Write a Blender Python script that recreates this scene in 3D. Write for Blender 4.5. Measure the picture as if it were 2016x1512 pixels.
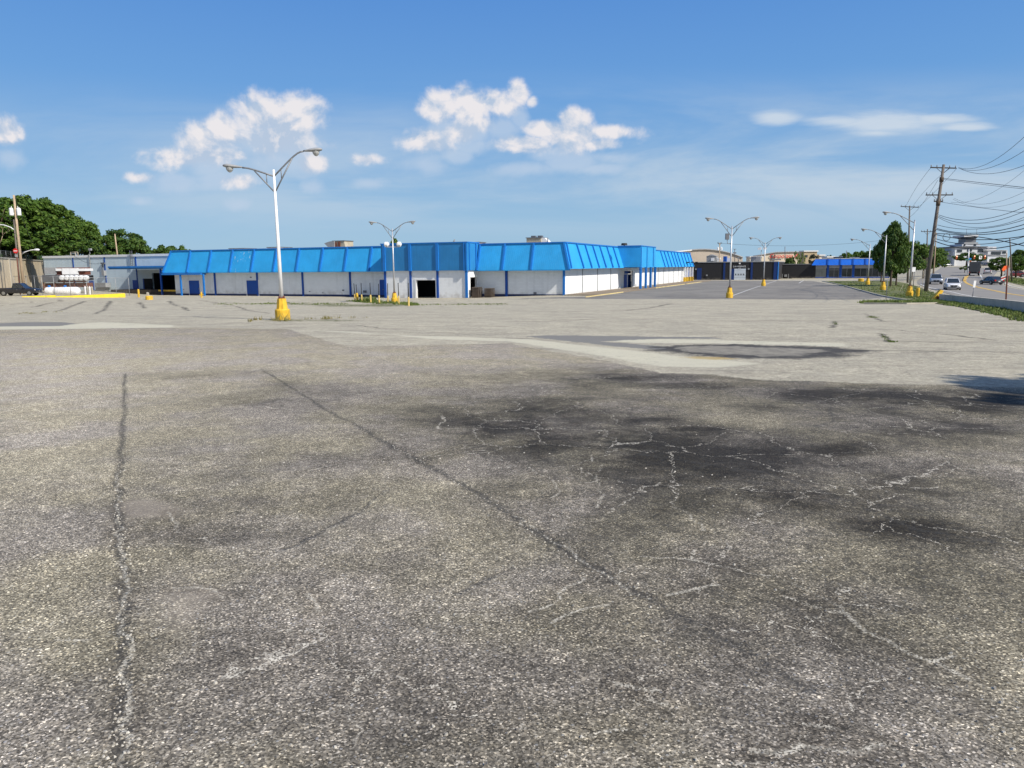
import bpy, math, random
import numpy as np
from math import sin, cos, tan, atan, pi, radians, sqrt
from mathutils import Vector, Matrix

for o in list(bpy.data.objects): bpy.data.objects.remove(o)
SC = bpy.context.scene
COL = SC.collection
rnd = random.Random(7)

# ------------------------------------------------------------------ camera
F = 1461.0; CX, CY = 1008., 756.
PITCH = atan(228.6 / F); ROLL = .0085
_f = np.array([0, cos(PITCH), -sin(PITCH)])
_u0 = np.array([0, sin(PITCH), cos(PITCH)]); _r0 = np.array([1., 0, 0])
_up = _u0 * cos(ROLL) + _r0 * sin(ROLL); _rt = _r0 * cos(ROLL) - _u0 * sin(ROLL)
H = np.array([0, 0, 3.67])
cd = bpy.data.cameras.new('camera'); cam = bpy.data.objects.new('camera', cd); COL.objects.link(cam)
cd.sensor_width = 36; cd.sensor_fit = 'HORIZONTAL'; cd.lens = 36 * F / 2016; cd.clip_end = 6000; cd.clip_start = .05
cam.matrix_world = Matrix(((_rt[0], _up[0], -_f[0], H[0]), (_rt[1], _up[1], -_f[1], H[1]), (_rt[2], _up[2], -_f[2], H[2]), (0, 0, 0, 1)))
SC.camera = cam

# ------------------------------------------------------------------ light
SUN = np.array([.822, -.622, .87]); SUN /= np.linalg.norm(SUN)
sd = bpy.data.lights.new('sun', 'SUN'); so = bpy.data.objects.new('sun', sd); COL.objects.link(so)
sd.energy = 4.2; sd.angle = radians(.53); sd.color = (1.0, .93, .82)
so.rotation_mode = 'QUATERNION'; so.rotation_quaternion = Vector(SUN).to_track_quat('Z', 'Y'); so.location = (30, -30, 60)
SC.view_settings.view_transform = 'Standard'; SC.view_settings.look = 'None'
SC.view_settings.exposure = 0.45; SC.view_settings.gamma = 1
SC.cycles.max_bounces = 6; SC.cycles.diffuse_bounces = 3; SC.cycles.transparent_max_bounces = 8

def ray(x, y): return _f + _rt * ((x - CX) / F) - _up * ((y - CY) / F)
class NT:
    """small node helper"""
    def __init__(s, nt): s.nt = nt; s.N = nt.nodes; s.L = nt.links
    def n(s, t, **k):
        q = s.N.new(t)
        for a, v in k.items(): setattr(q, a, v)
        return q
    def l(s, a, b): s.L.new(a, b)
    def put(s, v, sock):
        if v is None: return
        if hasattr(v, 'is_output'): s.L.new(v, sock)
        else:
            try: sock.default_value = v
            except Exception: sock.default_value = tuple(v) + (1,)
    def m(s, op, a, b=None, c=None, clamp=False):
        q = s.n('ShaderNodeMath', operation=op, use_clamp=clamp)
        s.put(a, q.inputs[0]); s.put(b, q.inputs[1]); s.put(c, q.inputs[2]); return q.outputs[0]
    def sm(s, v, lo, hi, a=0., b=1.):
        q = s.n('ShaderNodeMapRange', interpolation_type='SMOOTHSTEP')
        s.put(v, q.inputs[0]); s.put(lo, q.inputs[1]); s.put(hi, q.inputs[2]); s.put(a, q.inputs[3]); s.put(b, q.inputs[4]); return q.outputs[0]
    def mr(s, v, lo, hi, a=0., b=1.):
        q = s.n('ShaderNodeMapRange')
        s.put(v, q.inputs[0]); s.put(lo, q.inputs[1]); s.put(hi, q.inputs[2]); s.put(a, q.inputs[3]); s.put(b, q.inputs[4]); return q.outputs[0]
    def mix(s, f, a, b, bt='MIX'):
        q = s.n('ShaderNodeMix', data_type='RGBA', blend_type=bt)
        s.put(f, q.inputs[0]); s.put(a, q.inputs[6]); s.put(b, q.inputs[7]); return q.outputs[2]
    def noise(s, vec, sc, det=3., rough=.55, dist=0.):
        q = s.n('ShaderNodeTexNoise'); s.put(vec, q.inputs['Vector'])
        q.inputs['Scale'].default_value = sc; q.inputs['Detail'].default_value = det
        q.inputs['Roughness'].default_value = rough; q.inputs['Distortion'].default_value = dist; return q.outputs['Fac']
    def vor(s, vec, sc, feat='F1', out='Color', rn=1.):
        q = s.n('ShaderNodeTexVoronoi', feature=feat); s.put(vec, q.inputs['Vector'])
        q.inputs['Scale'].default_value = sc; q.inputs['Randomness'].default_value = rn; return q.outputs[out]
    def map(s, vec, sc=(1, 1, 1), loc=(0, 0, 0), rot=(0, 0, 0)):
        q = s.n('ShaderNodeMapping'); s.put(vec, q.inputs[0]); q.inputs[1].default_value = loc
        q.inputs[2].default_value = rot; q.inputs[3].default_value = sc; return q.outputs[0]
    def sep(s, v):
        q = s.n('ShaderNodeSeparateXYZ'); s.put(v, q.inputs[0]); return q.outputs
    def comb(s, x, y, z=0.):
        q = s.n('ShaderNodeCombineXYZ'); s.put(x, q.inputs[0]); s.put(y, q.inputs[1]); s.put(z, q.inputs[2]); return q.outputs[0]
    def ramp(s, v, pts):
        q = s.n('ShaderNodeValToRGB'); s.put(v, q.inputs[0]); e = q.color_ramp.elements
        while len(e) < len(pts): e.new(.5)
        for k, (p, c) in zip(e, pts): k.position = p; k.color = (c, c, c, 1) if isinstance(c, (int, float)) else tuple(c) + (1,)
        return q.outputs[0]

# ------------------------------------------------------------------ sky
W = bpy.data.worlds.new('World'); SC.world = W; W.use_nodes = True
w = NT(W.node_tree); w.N.clear()
sky = w.n('ShaderNodeTexSky', sky_type='NISHITA'); sky.sun_disc = False
sky.sun_elevation = radians(40); sky.sun_rotation = math.atan2(SUN[0], SUN[1])
sky.air_density = 1.0; sky.dust_density = .6; sky.ozone_density = 2.2; sky.altitude = 300
tc = w.n('ShaderNodeTexCoord').outputs['Generated']
X, Y, Z = w.sep(tc)
Yc = w.m('MAXIMUM', Y, .02)
U = w.m('DIVIDE', X, Yc); V = w.m('DIVIDE', Z, Yc)
UV = w.comb(U, V, 0.)
front = w.sm(Y, .1, .25)
def skyuv(px, py):
    d = ray(px, py); return d[0] / d[1], d[2] / d[1]
def field(ell, V=V):
    acc = None
    for px, py, rx, ry, k in ell:
        u, v = skyuv(px, py)
        sx, sy = F / rx, F / ry
        dx = w.m('MULTIPLY_ADD', U, sx, -u * sx); dy = w.m('MULTIPLY_ADD', V, sy, -v * sy)
        r2 = w.m('MULTIPLY_ADD', dx, dx, w.m('MULTIPLY', dy, dy))
        e = w.m('MULTIPLY_ADD', w.m('SQRT', r2), -1., k)
        acc = e if acc is None else w.m('MAXIMUM', acc, e)
    return acc
cum = [(505, 228, 52, 44, 1), (575, 238, 66, 42, 1.), (545, 270, 110, 40, .8), (440, 258, 36, 36, 1), (400, 278, 46, 34, 1.), (350, 312, 70, 24, .85), (425, 305, 80, 24, .85), (272, 350, 34, 14, .72),
       (470, 357, 34, 17, .85), (615, 322, 34, 18, .8), (720, 314, 44, 14, .7), (12, 262, 34, 26, 1.),
       (872, 212, 36, 28, 1), (925, 212, 50, 32, 1), (985, 205, 40, 22, 1.), (1023, 184, 20, 22, 1), (1048, 200, 14, 12, .8), (900, 262, 36, 16, .95), (835, 278, 52, 26, .85), (930, 240, 60, 26, .75),
       (1128, 240, 28, 22, 1), (1080, 256, 44, 18, 1), (1040, 285, 74, 18, .9), (1120, 272, 70, 24, .95), (1200, 262, 80, 18, .62), (1180, 285, 60, 14, .8)]
wis = [(1530, 232, 52, 16, 1.), (1740, 244, 120, 26, 1.), (1650, 238, 90, 13, .9), (1900, 250, 55, 9, 1.), (1725, 262, 80, 12, .9), (1840, 235, 90, 14, .75)]
warp = w.noise(UV, 9., 2.)
n1 = w.noise(UV, 16., 7., .55, .3)
puff = w.vor(w.mix(.06, UV, w.n('ShaderNodeTexNoise').outputs[1]), 34., 'SMOOTH_F1', 'Distance')
n3 = w.noise(UV, 55., 5., .62)
fb = w.m('ADD', w.m('ADD', w.m('MULTIPLY', w.m('SUBTRACT', n1, .5), 3.4), w.m('MULTIPLY', w.m('SUBTRACT', n3, .5), 1.3)), w.m('MULTIPLY', w.m('SUBTRACT', .42, puff), .7))
fc = field(cum)
dens = w.m('ADD', w.m('ADD', fc, .40), w.m('MULTIPLY', fb, .60))
dc = w.sm(dens, .0, .62)
# soft lower skirt
# shading: compare noise toward the sun
UV2 = w.comb(w.m('ADD', U, .006), w.m('ADD', V, .010), 0.)
n2 = w.noise(UV2, 16., 7., .55, .3)
lit = w.m('MULTIPLY', w.m('SUBTRACT', n1, n2), 8.)
#CC
fup = field(cum, w.m('ADD', V, .030))
under = w.sm(w.m('SUBTRACT', fup, fc), -.75, .55)
thick = w.m('MULTIPLY', w.sm(dens, .10, 1.0), w.mr(under, 0., 1., 1.15, .8), clamp=True)
lit2 = w.m('ADD', w.m('ADD', lit, w.mr(under, 0., 1., .85, .02)), w.m('MULTIPLY', w.m('SUBTRACT', n3, .5), .9), clamp=True)
ccol = w.mix(lit2, (.56, .68, .86), (1.0, .965, .985))
sk = w.m('MULTIPLY', w.sm(w.m('ADD', w.m('ADD', fup, .25), w.m('MULTIPLY', w.m('SUBTRACT', n1, .5), 2.2)), .0, .9), .62)
# wispy layer
UVs = w.map(UV, (5., 26., 1.), rot=(0, 0, -.06))
nw = w.noise(UVs, 1.0, 6., .6, .4)
fw = field(wis)
dw = w.m('MULTIPLY', w.sm(w.m('ADD', fw, w.m('MULTIPLY', w.m('SUBTRACT', nw, .5), 2.4)), -.1, .9), .72)
# pale veils low in the sky
UVv = w.map(UV, (1.3, 7., 1.), loc=(3.3, 1.2, 0), rot=(0, 0, -.05))
nv = w.noise(UVv, 1.6, 6., .6, .5)
u_band = w.m('MULTIPLY', w.sm(V, .02, .10), w.sm(V, .26, .13))
veil = w.m('MULTIPLY', w.m('MULTIPLY', w.sm(nv, .32, .66), u_band), w.mr(U, -.7, .5, .35, .85))
SKS = .115
grad = w.ramp(w.m('MAXIMUM', Z, 0.), [(0, (.245, .385, .51)), (.08, (.20, .345, .51)), (.22, (.10, .25, .51)), (.42, (.040, .155, .465)), (.6, (.04, .14, .42)), (1, (.10, .17, .36))])
grad = w.mix(w.m('MULTIPLY', w.sm(Y, .15, -.6), .6), grad, (.34, .37, .42))
skyc = w.mix(w.sm(Z, -.02, 0., 0., .93), sky.outputs[0], w.mix(1., grad, (1 / SKS,) * 3, 'MULTIPLY'))
hs = w.n('ShaderNodeHueSaturation'); hs.inputs['Saturation'].default_value = 1.0; hs.inputs['Value'].default_value = 1.0
w.l(skyc, hs.inputs['Color'])
def tolevel(c): return w.mix(1., c, (1 / SKS * .62,) * 3, 'MULTIPLY')
c1 = w.mix(w.m('MULTIPLY', veil, front), hs.outputs[0], tolevel((.66, .78, .90)))
c2 = w.mix(w.m('MULTIPLY', dw, front), c1, tolevel((.80, .88, .96)))
c2 = w.mix(w.m('MULTIPLY', sk, front), c2, tolevel((.62, .75, .93)))
c3 = w.mix(w.m('MULTIPLY', w.m('MULTIPLY', dc, w.mr(thick, 0., 1., .45, .97)), front), c2, tolevel(ccol))
bg = w.n('ShaderNodeBackground'); w.l(c3, bg.inputs[0]); bg.inputs[1].default_value = SKS
out = w.n('ShaderNodeOutputWorld'); w.l(bg.outputs[0], out.inputs[0])

# ------------------------------------------------------------------ terrain and picture-to-world helpers
def ss(t): t = np.clip(t, 0, 1); return t * t * (3 - 2 * t)
def g(x, y):
    s = .0268 * 5 * np.logaddexp(0, (76 - y) / 5)
    z = s - (.30 * ss((7 - x) / 12.) + .12 * ss((-5 - x) / 12.)) * ss((y - 46) / 36.)
    z = z + .5 * ss((-60 - x) / 14.) * ss((y - 95) / 12.)
    m = ss((x / np.maximum(y, 1) - .5) / .07)
    return z + 2.7 * ss((y - 120) / 230.) * m
def gp(x, y):
    d = ray(x, y); lo = 1.; t = 1.
    while t < 1500:
        P = H + d * t
        if P[2] < g(P[0], P[1]): break
        lo = t; t *= 1.03
    hi = t
    for _ in range(30):
        m = (lo + hi) / 2; P = H + d * m
        if P[2] < g(P[0], P[1]): hi = m
        else: lo = m
    return H + d * hi
def at(x, y, Yd):
    d = ray(x, y); return H + d * (Yd / d[1])
_v = ray(1635, 522); A_ = np.array([_v[0], _v[1], 0]); A_ /= np.linalg.norm(A_)
B_ = np.array([A_[1], -A_[0], 0.])            # to the right along the long left front
C0 = gp(1112, 581.5); C0[2] = 0
TB = np.eye(4); TB[:3, 0] = B_; TB[:3, 1] = A_; TB[:3, 3] = C0
def LX(px, py, Yl):     # picture -> (X,z) on the plane Y=Yl of the building frame
    d = ray(px, py); t = (Yl + (C0 - H) @ A_) / (d @ A_); P = H + d * t; return (P - C0) @ B_, P[2]
def LY(px, py, Xl):
    d = ray(px, py); t = (Xl + (C0 - H) @ B_) / (d @ B_); P = H + d * t; return (P - C0) @ A_, P[2]
def loc(P): return (P - C0) @ B_, (P - C0) @ A_

# ------------------------------------------------------------------ mesh builder
LOCAL = set(); ROOT = {}
class MB:
    def __init__(s, T=None): s.v = []; s.f = []; s.T = T; s.smooth = []
    def P(s, p): 
        if s.T is None: return tuple(float(c) for c in p)
        q = s.T[:3, :3] @ np.array(p, float) + s.T[:3, 3]; return tuple(q)
    def add(s, vs, fs, smooth=False):
        n = len(s.v); s.v += [s.P(p) for p in vs]; s.f += [tuple(i + n for i in f) for f in fs]; s.smooth += [smooth] * len(fs); return s
    def box(s, x0, x1, y0, y1, z0, z1):
        if x0 > x1: x0, x1 = x1, x0
        if y0 > y1: y0, y1 = y1, y0
        vs = [(x, y, z) for z in (z0, z1) for y in (y0, y1) for x in (x0, x1)]
        return s.add(vs, [(0, 2, 3, 1), (4, 5, 7, 6), (0, 1, 5, 4), (2, 6, 7, 3), (0, 4, 6, 2), (1, 3, 7, 5)])
    def hexa(s, b, t):    # 4 bottom, 4 top points
        return s.add(list(b) + list(t), [(3, 2, 1, 0), (4, 5, 6, 7)] + [(i, (i + 1) % 4, (i + 1) % 4 + 4, i + 4) for i in range(4)])
    def prism(s, poly, off):   # poly of 3D points, extruded by vector off
        n = len(poly); o = np.array(off, float); vs = [tuple(p) for p in poly] + [tuple(np.array(p, float) + o) for p in poly]
        return s.add(vs, [tuple(range(n - 1, -1, -1)), tuple(range(n, 2 * n))] + [(i, (i + 1) % n, (i + 1) % n + n, i + n) for i in range(n)])
    def tube(s, pts, r, k=8, caps=True):
        pts = [Vector(p) for p in pts]; n = len(pts)
        rs = r if isinstance(r, (list, tuple)) else [r] * n
        vs = []; prev = None
        for i, p in enumerate(pts):
            d = (pts[min(i + 1, n - 1)] - pts[max(i - 1, 0)]); d = d.normalized() if d.length > 1e-9 else Vector((0, 0, 1))
            if prev is None:
                a = Vector((1, 0, 0)) if abs(d.x) < .9 else Vector((0, 1, 0)); e1 = d.cross(a).normalized()
            else: e1 = (prev - d * prev.dot(d)).normalized()
            prev = e1; e2 = d.cross(e1)
            for j in range(k):
                t = 2 * pi * j / k; vs.append(p + e1 * (cos(t) * rs[i]) + e2 * (sin(t) * rs[i]))
        fs = [(i * k + j, i * k + (j + 1) % k, (i + 1) * k + (j + 1) % k, (i + 1) * k + j) for i in range(n - 1) for j in range(k)]
        s.add(vs, fs, True)
        if caps:
            m = len(s.v) - n * k
            s.f += [tuple(m + j for j in range(k - 1, -1, -1)), tuple(m + (n - 1) * k + j for j in range(k))]; s.smooth += [False, False]
        return s
    def lathe(s, prof, c=(0, 0, 0), k=16, ax='z'):
        vs = []
        for r, z in prof:
            for j in range(k):
                t = 2 * pi * (j + .5) / k; p = (cos(t) * r, sin(t) * r, z)
                if ax == 'x': p = (p[2], p[0], p[1])
                if ax == 'y': p = (p[0], p[2], p[1])
                vs.append((p[0] + c[0], p[1] + c[1], p[2] + c[2]))
        n = len(prof)
        fs = [(i * k + j, i * k + (j + 1) % k, (i + 1) * k + (j + 1) % k, (i + 1) * k + j) for i in range(n - 1) for j in range(k)]
        fs += [tuple(range(k - 1, -1, -1)), tuple((n - 1) * k + j for j in range(k))]
        return s.add(vs, fs, False)
    def build(s, name, m, parent=None, origin=None, smooth=None):
        me = bpy.data.meshes.new(name)
        if parent is not None: origin = ROOT.get(parent.name) if parent.name in ROOT else ((0, 0, 0) if parent.name in LOCAL else tuple(parent.location))
        o3 = np.array(origin if origin is not None else (0, 0, 0), float)
        me.from_pydata([tuple(np.array(p) - o3) for p in s.v], [], s.f)
        me.polygons.foreach_set('use_smooth', [bool(b) if smooth is None else smooth for b in s.smooth] if len(s.smooth) == len(s.f) else [False] * len(s.f))
        me.update()
        me.materials.append(m)
        o = bpy.data.objects.new(name, me); COL.objects.link(o)
        if parent is not None: o.parent = parent; ROOT[o.name] = tuple(o3)
        else: o.location = tuple(o3)
        return o
def fixn(o):
    import bmesh
    bm = bmesh.new(); bm.from_mesh(o.data); bmesh.ops.recalc_face_normals(bm, faces=bm.faces); bm.to_mesh(o.data); bm.free(); return o
def tag(o, label=None, cat=None, group=None, kind=None):
    if label: o['label'] = label
    if cat: o['category'] = cat
    if group: o['group'] = group
    if kind: o['kind'] = kind
    return o
def thing(name, P, label, cat, group=None, rz=0.):
    o = bpy.data.objects.new(name, None); COL.objects.link(o); o.location = tuple(float(c) for c in P); o.rotation_euler = (0, 0, rz)
    o.empty_display_size = .3
    return tag(o, label, cat, group)
def copy_thing(src, P=None, label=None, rz=None, scale=None, group=None):
    r = src.copy(); COL.objects.link(r)
    if P is not None: r.location = tuple(float(c) for c in P)
    if rz is not None: r.rotation_euler = (0, 0, rz)
    if scale is not None: r.scale = scale if isinstance(scale, tuple) else (scale,) * 3
    if label: r['label'] = label
    if group: r['group'] = group
    for ch in src.children:
        c = ch.copy(); COL.objects.link(c); c.parent = r
        for gch in ch.children:
            d = gch.copy(); COL.objects.link(d); d.parent = c
    return r
def struct(o): o['kind'] = 'structure'; return o

# ------------------------------------------------------------------ materials
def base_mat(name):
    m = bpy.data.materials.new(name); m.use_nodes = True; t = NT(m.node_tree); b = t.N['Principled BSDF']; return m, t, b
def mat(name, col, rough=.7, var=.12, sc=2., metal=0., bump=0., bsc=30., spec=.35, coord='Object', streak=0., dirt=0., det=4., coat=0.):
    m, t, b = base_mat(name)
    tcn = t.n('ShaderNodeTexCoord').outputs[coord] if coord != 'World' else t.n('ShaderNodeNewGeometry').outputs['Position']
    n = t.noise(tcn, sc, det)
    f = t.mr(n, .25, .75, 1 - var, 1 + var)
    c = t.mix(1., col, t.comb(f, f, f), 'MULTIPLY')
    if streak:
        ns = t.noise(t.map(tcn, (1., 1., .12)), sc * 3, 5.)
        k = t.sm(ns, .5, .75, 0., streak); c = t.mix(k, c, tuple(x * .45 for x in col))
    if dirt:
        nd = t.noise(tcn, sc * .6, 6., .65); k = t.sm(nd, .52, .72, 0., dirt); c = t.mix(k, c, (.16, .13, .10))
    t.l(c, b.inputs['Base Color']); b.inputs['Metallic'].default_value = metal
    b.inputs['Specular IOR Level'].default_value = spec; b.inputs['Coat Weight'].default_value = coat
    t.put(t.mr(n, .2, .8, max(rough - .07, .02), min(rough + .07, 1.)), b.inputs['Roughness'])
    if bump:
        bn = t.n('ShaderNodeBump'); bn.inputs['Strength'].default_value = bump; bn.inputs['Distance'].default_value = .02
        t.l(t.noise(tcn, bsc, 5.), bn.inputs['Height']); t.l(bn.outputs[0], b.inputs['Normal'])
    return m
M = {}
M['steel'] = mat('galvanised_steel', (.50, .51, .53), .42, .12, 3., .55, spec=.5)
M['arm'] = mat('backlit_arm_steel', (.20, .21, .225), .5, .12, 3., .3)  # arm steel with a darker base colour to look backlit
M['dsteel'] = mat('dark_steel', (.16, .17, .19), .5, .15, 3., .4)
M['yellow'] = mat('yellow_paint', (.68, .42, .035), .65, .2, 3.5, bump=.4, dirt=.85, streak=.5)
M['yellow_b'] = mat('bright_yellow_paint', (.78, .58, .03), .6, .12, 1.5, dirt=.5, streak=.3)
M['white_metal'] = mat('white_metal', (.75, .76, .77), .45, .06, 2.)
M['wood'] = mat('pole_wood', (.14, .12, .105), .85, .25, 1.2, bump=.4, streak=.6)
M['wood_l'] = mat('pale_pole_wood', (.42, .32, .22), .85, .2, 1.2, streak=.5)
M['wire'] = mat('cable_rubber', (.03, .03, .035), .6, .1)
M['black'] = mat('black_plastic', (.02, .02, .022), .5, .1)
M['glass'] = mat('dark_glass', (.02, .028, .035), .06, .3, .6, spec=.8)
M['rubber'] = mat('tyre_rubber', (.018, .018, .018), .8, .1)
M['rim'] = mat('wheel_rim', (.30, .31, .32), .35, .1, 5., .7)
M['red'] = mat('red_plastic', (.45, .01, .01), .3, .1)
M['grey'] = mat('grey_metal', (.28, .29, .30), .55, .15, 1.5, streak=.3)
M['rust'] = mat('rusty_steel', (.16, .055, .035), .8, .3, 2., bump=.3)
M['concrete'] = mat('concrete', (.40, .37, .31), .85, .15, .8, bump=.3, streak=.4)
M['dark'] = mat('dark_interior', (.012, .012, .014), .9, .3, 1.)
M['orange'] = mat('orange_fabric', (.85, .12, .02), .6, .1)
M['roofing'] = mat('roofing', (.35, .34, .33), .9, .15, .5)
def block_mat(name, col, wh=(.4, .2), streak=.35, stain=.3, mort=.84):
    """painted concrete block: brick joints in local building axes"""
    m, t, b = base_mat(name)
    P = t.n('ShaderNodeNewGeometry').outputs['Position']
    q = t.map(P, rot=(0, 0, -math.atan2(B_[1], B_[0])))
    x, y, z = t.sep(q)
    br = t.n('ShaderNodeTexBrick'); t.l(t.comb(t.m('ADD', x, y), z, 0.), br.inputs[0])
    br.inputs['Color1'].default_value = (1, 1, 1, 1); br.inputs['Color2'].default_value = (.95, .95, .95, 1); br.inputs['Mortar'].default_value = (mort, mort, mort, 1)
    br.inputs['Scale'].default_value = 1; br.inputs['Mortar Size'].default_value = .012; br.inputs['Brick Width'].default_value = wh[0]; br.inputs['Row Height'].default_value = wh[1]
    c = t.mix(1., col, br.outputs[0], 'MULTIPLY')
    n = t.noise(P, .35, 6., .6); c = t.mix(t.sm(n, .45, .75, 0., stain), c, tuple(k * .55 for k in col))
    ns = t.noise(t.map(P, (1.6, 1.6, .10)), 1., 6., .6); c = t.mix(t.sm(ns, .52, .8, 0., streak), c, tuple(k * .5 for k in col))
    lowd = t.m('MULTIPLY', t.sm(z, .9, -.3), t.sm(t.noise(P, 1.5, 4.), .35, .7, 0., .5)); c = t.mix(lowd, c, (.30, .26, .21))
    t.l(c, b.inputs['Base Color']); b.inputs['Roughness'].default_value = .8
    bn = t.n('ShaderNodeBump'); bn.inputs['Strength'].default_value = .4; bn.inputs['Distance'].default_value = .01
    t.l(t.m('ADD', br.outputs[1], t.m('MULTIPLY', t.noise(P, 12., 4.), -.4)), bn.inputs['Height']); bn.invert = True; t.l(bn.outputs[0], b.inputs['Normal'])
    return m
M['wall_w'] = block_mat('white_block_wall', (.80, .82, .83))
M['wall_w2'] = block_mat('white_rear_wall', (.52, .63, .70), streak=.2, mort=.96)
M['wall_k'] = block_mat('black_block_wall', (.016, .016, .019), stain=.3)
def metal_siding(name, col, pitch=.3, fleck=0.):
    m, t, b = base_mat(name)
    P = t.n('ShaderNodeNewGeometry').outputs['Position']
    q = t.map(P, rot=(0, 0, -math.atan2(B_[1], B_[0])))
    x, y, z = t.sep(q); s = t.m('ADD', x, y)
    fr = t.m('ABSOLUTE', t.m('SUBTRACT', t.m('FRACT', t.m('DIVIDE', s, pitch)), .5))
    n = t.noise(P, .5, 5.); c = t.mix(t.mr(n, .3, .7), tuple(k * .9 for k in col), tuple(min(k * 1.1, 1) for k in col))
    ns = t.noise(t.map(P, (3., 3., .15)), 1.2, 5.); c = t.mix(t.sm(ns, .5, .8, 0., .3), c, tuple(k * .7 for k in col))
    c = t.mix(t.sm(fr, .46, .5, 0., .35), c, tuple(k * .5 for k in col))
    if fleck:
        c0 = LX(478, 515, 0)[0]
        zone = t.m('MULTIPLY', t.sm(t.m('ABSOLUTE', t.m('SUBTRACT', t.m('SUBTRACT', x, float(C0 @ B_)), c0)), 2.2, 1.8), t.sm(t.sep(q)[1], 500., 499.))
        f1 = t.noise(t.map(P, (2.6, 2.6, 1.1)), 1.5, 5., .6)
        c = t.mix(t.m('MULTIPLY', t.sm(f1, .61, .66), t.m('ADD', t.m('MULTIPLY', zone, .75), .03)), c, (.55, .65, .75))
    t.l(c, b.inputs['Base Color']); b.inputs['Roughness'].default_value = .5; b.inputs['Specular IOR Level'].default_value = .4
    bn = t.n('ShaderNodeBump'); bn.inputs['Strength'].default_value = .5; bn.inputs['Distance'].default_value = .03; bn.invert = True
    t.l(t.sm(fr, .44, .5), bn.inputs['Height']); t.l(bn.outputs[0], b.inputs['Normal'])
    return m
BLUE = (.024, .325, .69)
M['blue'] = metal_siding('blue_mansard_metal', BLUE, .3, 1)
M['siding'] = metal_siding('shaded_blue_siding', (.022, .20, .47), .45)  # plank siding, its blue darkened to stand in for grazing-light shade
M['blue_t'] = mat('blue_trim', (.012, .165, .52), .5, .1, 1.)
M['blue_d'] = mat('deep_blue_paint', (.003, .062, .31), .5, .12, 1., dirt=.1)
M['blue_s'] = metal_siding('bright_blue_panel', (.006, .13, .62), .9)

def leaf_mat(name, c1, c2, c3):
    m, t, b = base_mat(name)
    P = t.n('ShaderNodeNewGeometry').outputs['Position']
    v = t.n('ShaderNodeTexWhiteNoise'); v.noise_dimensions = '3D'
    at_ = t.n('ShaderNodeAttribute', attribute_name='rnd'); r = at_.outputs['Fac']
    n = t.noise(P, .35, 4.)
    c = t.mix(t.sm(n, .35, .65), c1, c2); c = t.mix(t.sm(r, .55, 1., 0., .8), c, c3)
    t.l(c, b.inputs['Base Color']); b.inputs['Roughness'].default_value = .6; b.inputs['Specular IOR Level'].default_value = .25
    b.inputs['Subsurface Weight'].default_value = 0.
    tr = t.n('ShaderNodeBsdfTranslucent'); t.l(t.mix(.5, c, c3), tr.inputs[0])
    mx = t.n('ShaderNodeMixShader'); mx.inputs[0].default_value = .22; t.l(b.outputs[0], mx.inputs[1]); t.l(tr.outputs[0], mx.inputs[2])
    t.l(mx.outputs[0], t.N['Material Output'].inputs[0])
    return m
M['leaf'] = leaf_mat('leaves', (.040, .088, .012), (.068, .128, .016), (.13, .20, .03))
M['leaf_d'] = leaf_mat('dark_leaves', (.030, .072, .014), (.055, .11, .017), (.12, .18, .03))
M['leaf_y'] = leaf_mat('yellow_green_leaves', (.10, .17, .03), (.16, .22, .05), (.22, .26, .08))
M['leaf_r'] = leaf_mat('plum_leaves', (.05, .035, .03), (.06, .07, .03), (.07, .10, .03))
M['grass'] = leaf_mat('grass', (.075, .13, .02), (.12, .17, .035), (.20, .21, .07))
M['dry'] = leaf_mat('dry_weed', (.20, .17, .06), (.16, .18, .05), (.30, .26, .10))
M['bark'] = mat('bark', (.10, .075, .055), .9, .25, 3., bump=.5)
M['turf'] = mat('turf_soil', (.13, .14, .05), .95, .3, .8, coord='World', det=6., bump=.6, bsc=8., dirt=.4)
M['hill'] = mat('hill_soil', (.05, .08, .02), .95, .3, .3, coord='World')

# ------------------------------------------------------------------ the ground: one sheet with worn asphalt
def proj(Pw):
    v = Pw - H; z = v @ _f; z = np.where(z > .3, z, .3); return CX + F * (v @ _rt) / z, CY - F * (v @ _up) / z
rows = [-40, -15, -5, -1.5, 0., .8]
y = 1.3
while y < 75: rows.append(y); y *= 1.0052
while y < 1500: rows.append(y); y *= 1.03
rows = np.array(rows)
tt = list(np.arange(-.86, .8601, .004)); k = .864; ext = []
while k < 6: ext.append(k); k *= 1.22
tt = np.array([-e for e in ext[::-1]] + tt + ext)
RY, TT = np.meshgrid(rows, tt, indexing='ij')
GX = TT * (np.maximum(RY, .5) + 1.0) + np.where(RY < .5, TT * np.abs(RY - .5), 0); GY = RY
GZ = g(GX, GY)
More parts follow.
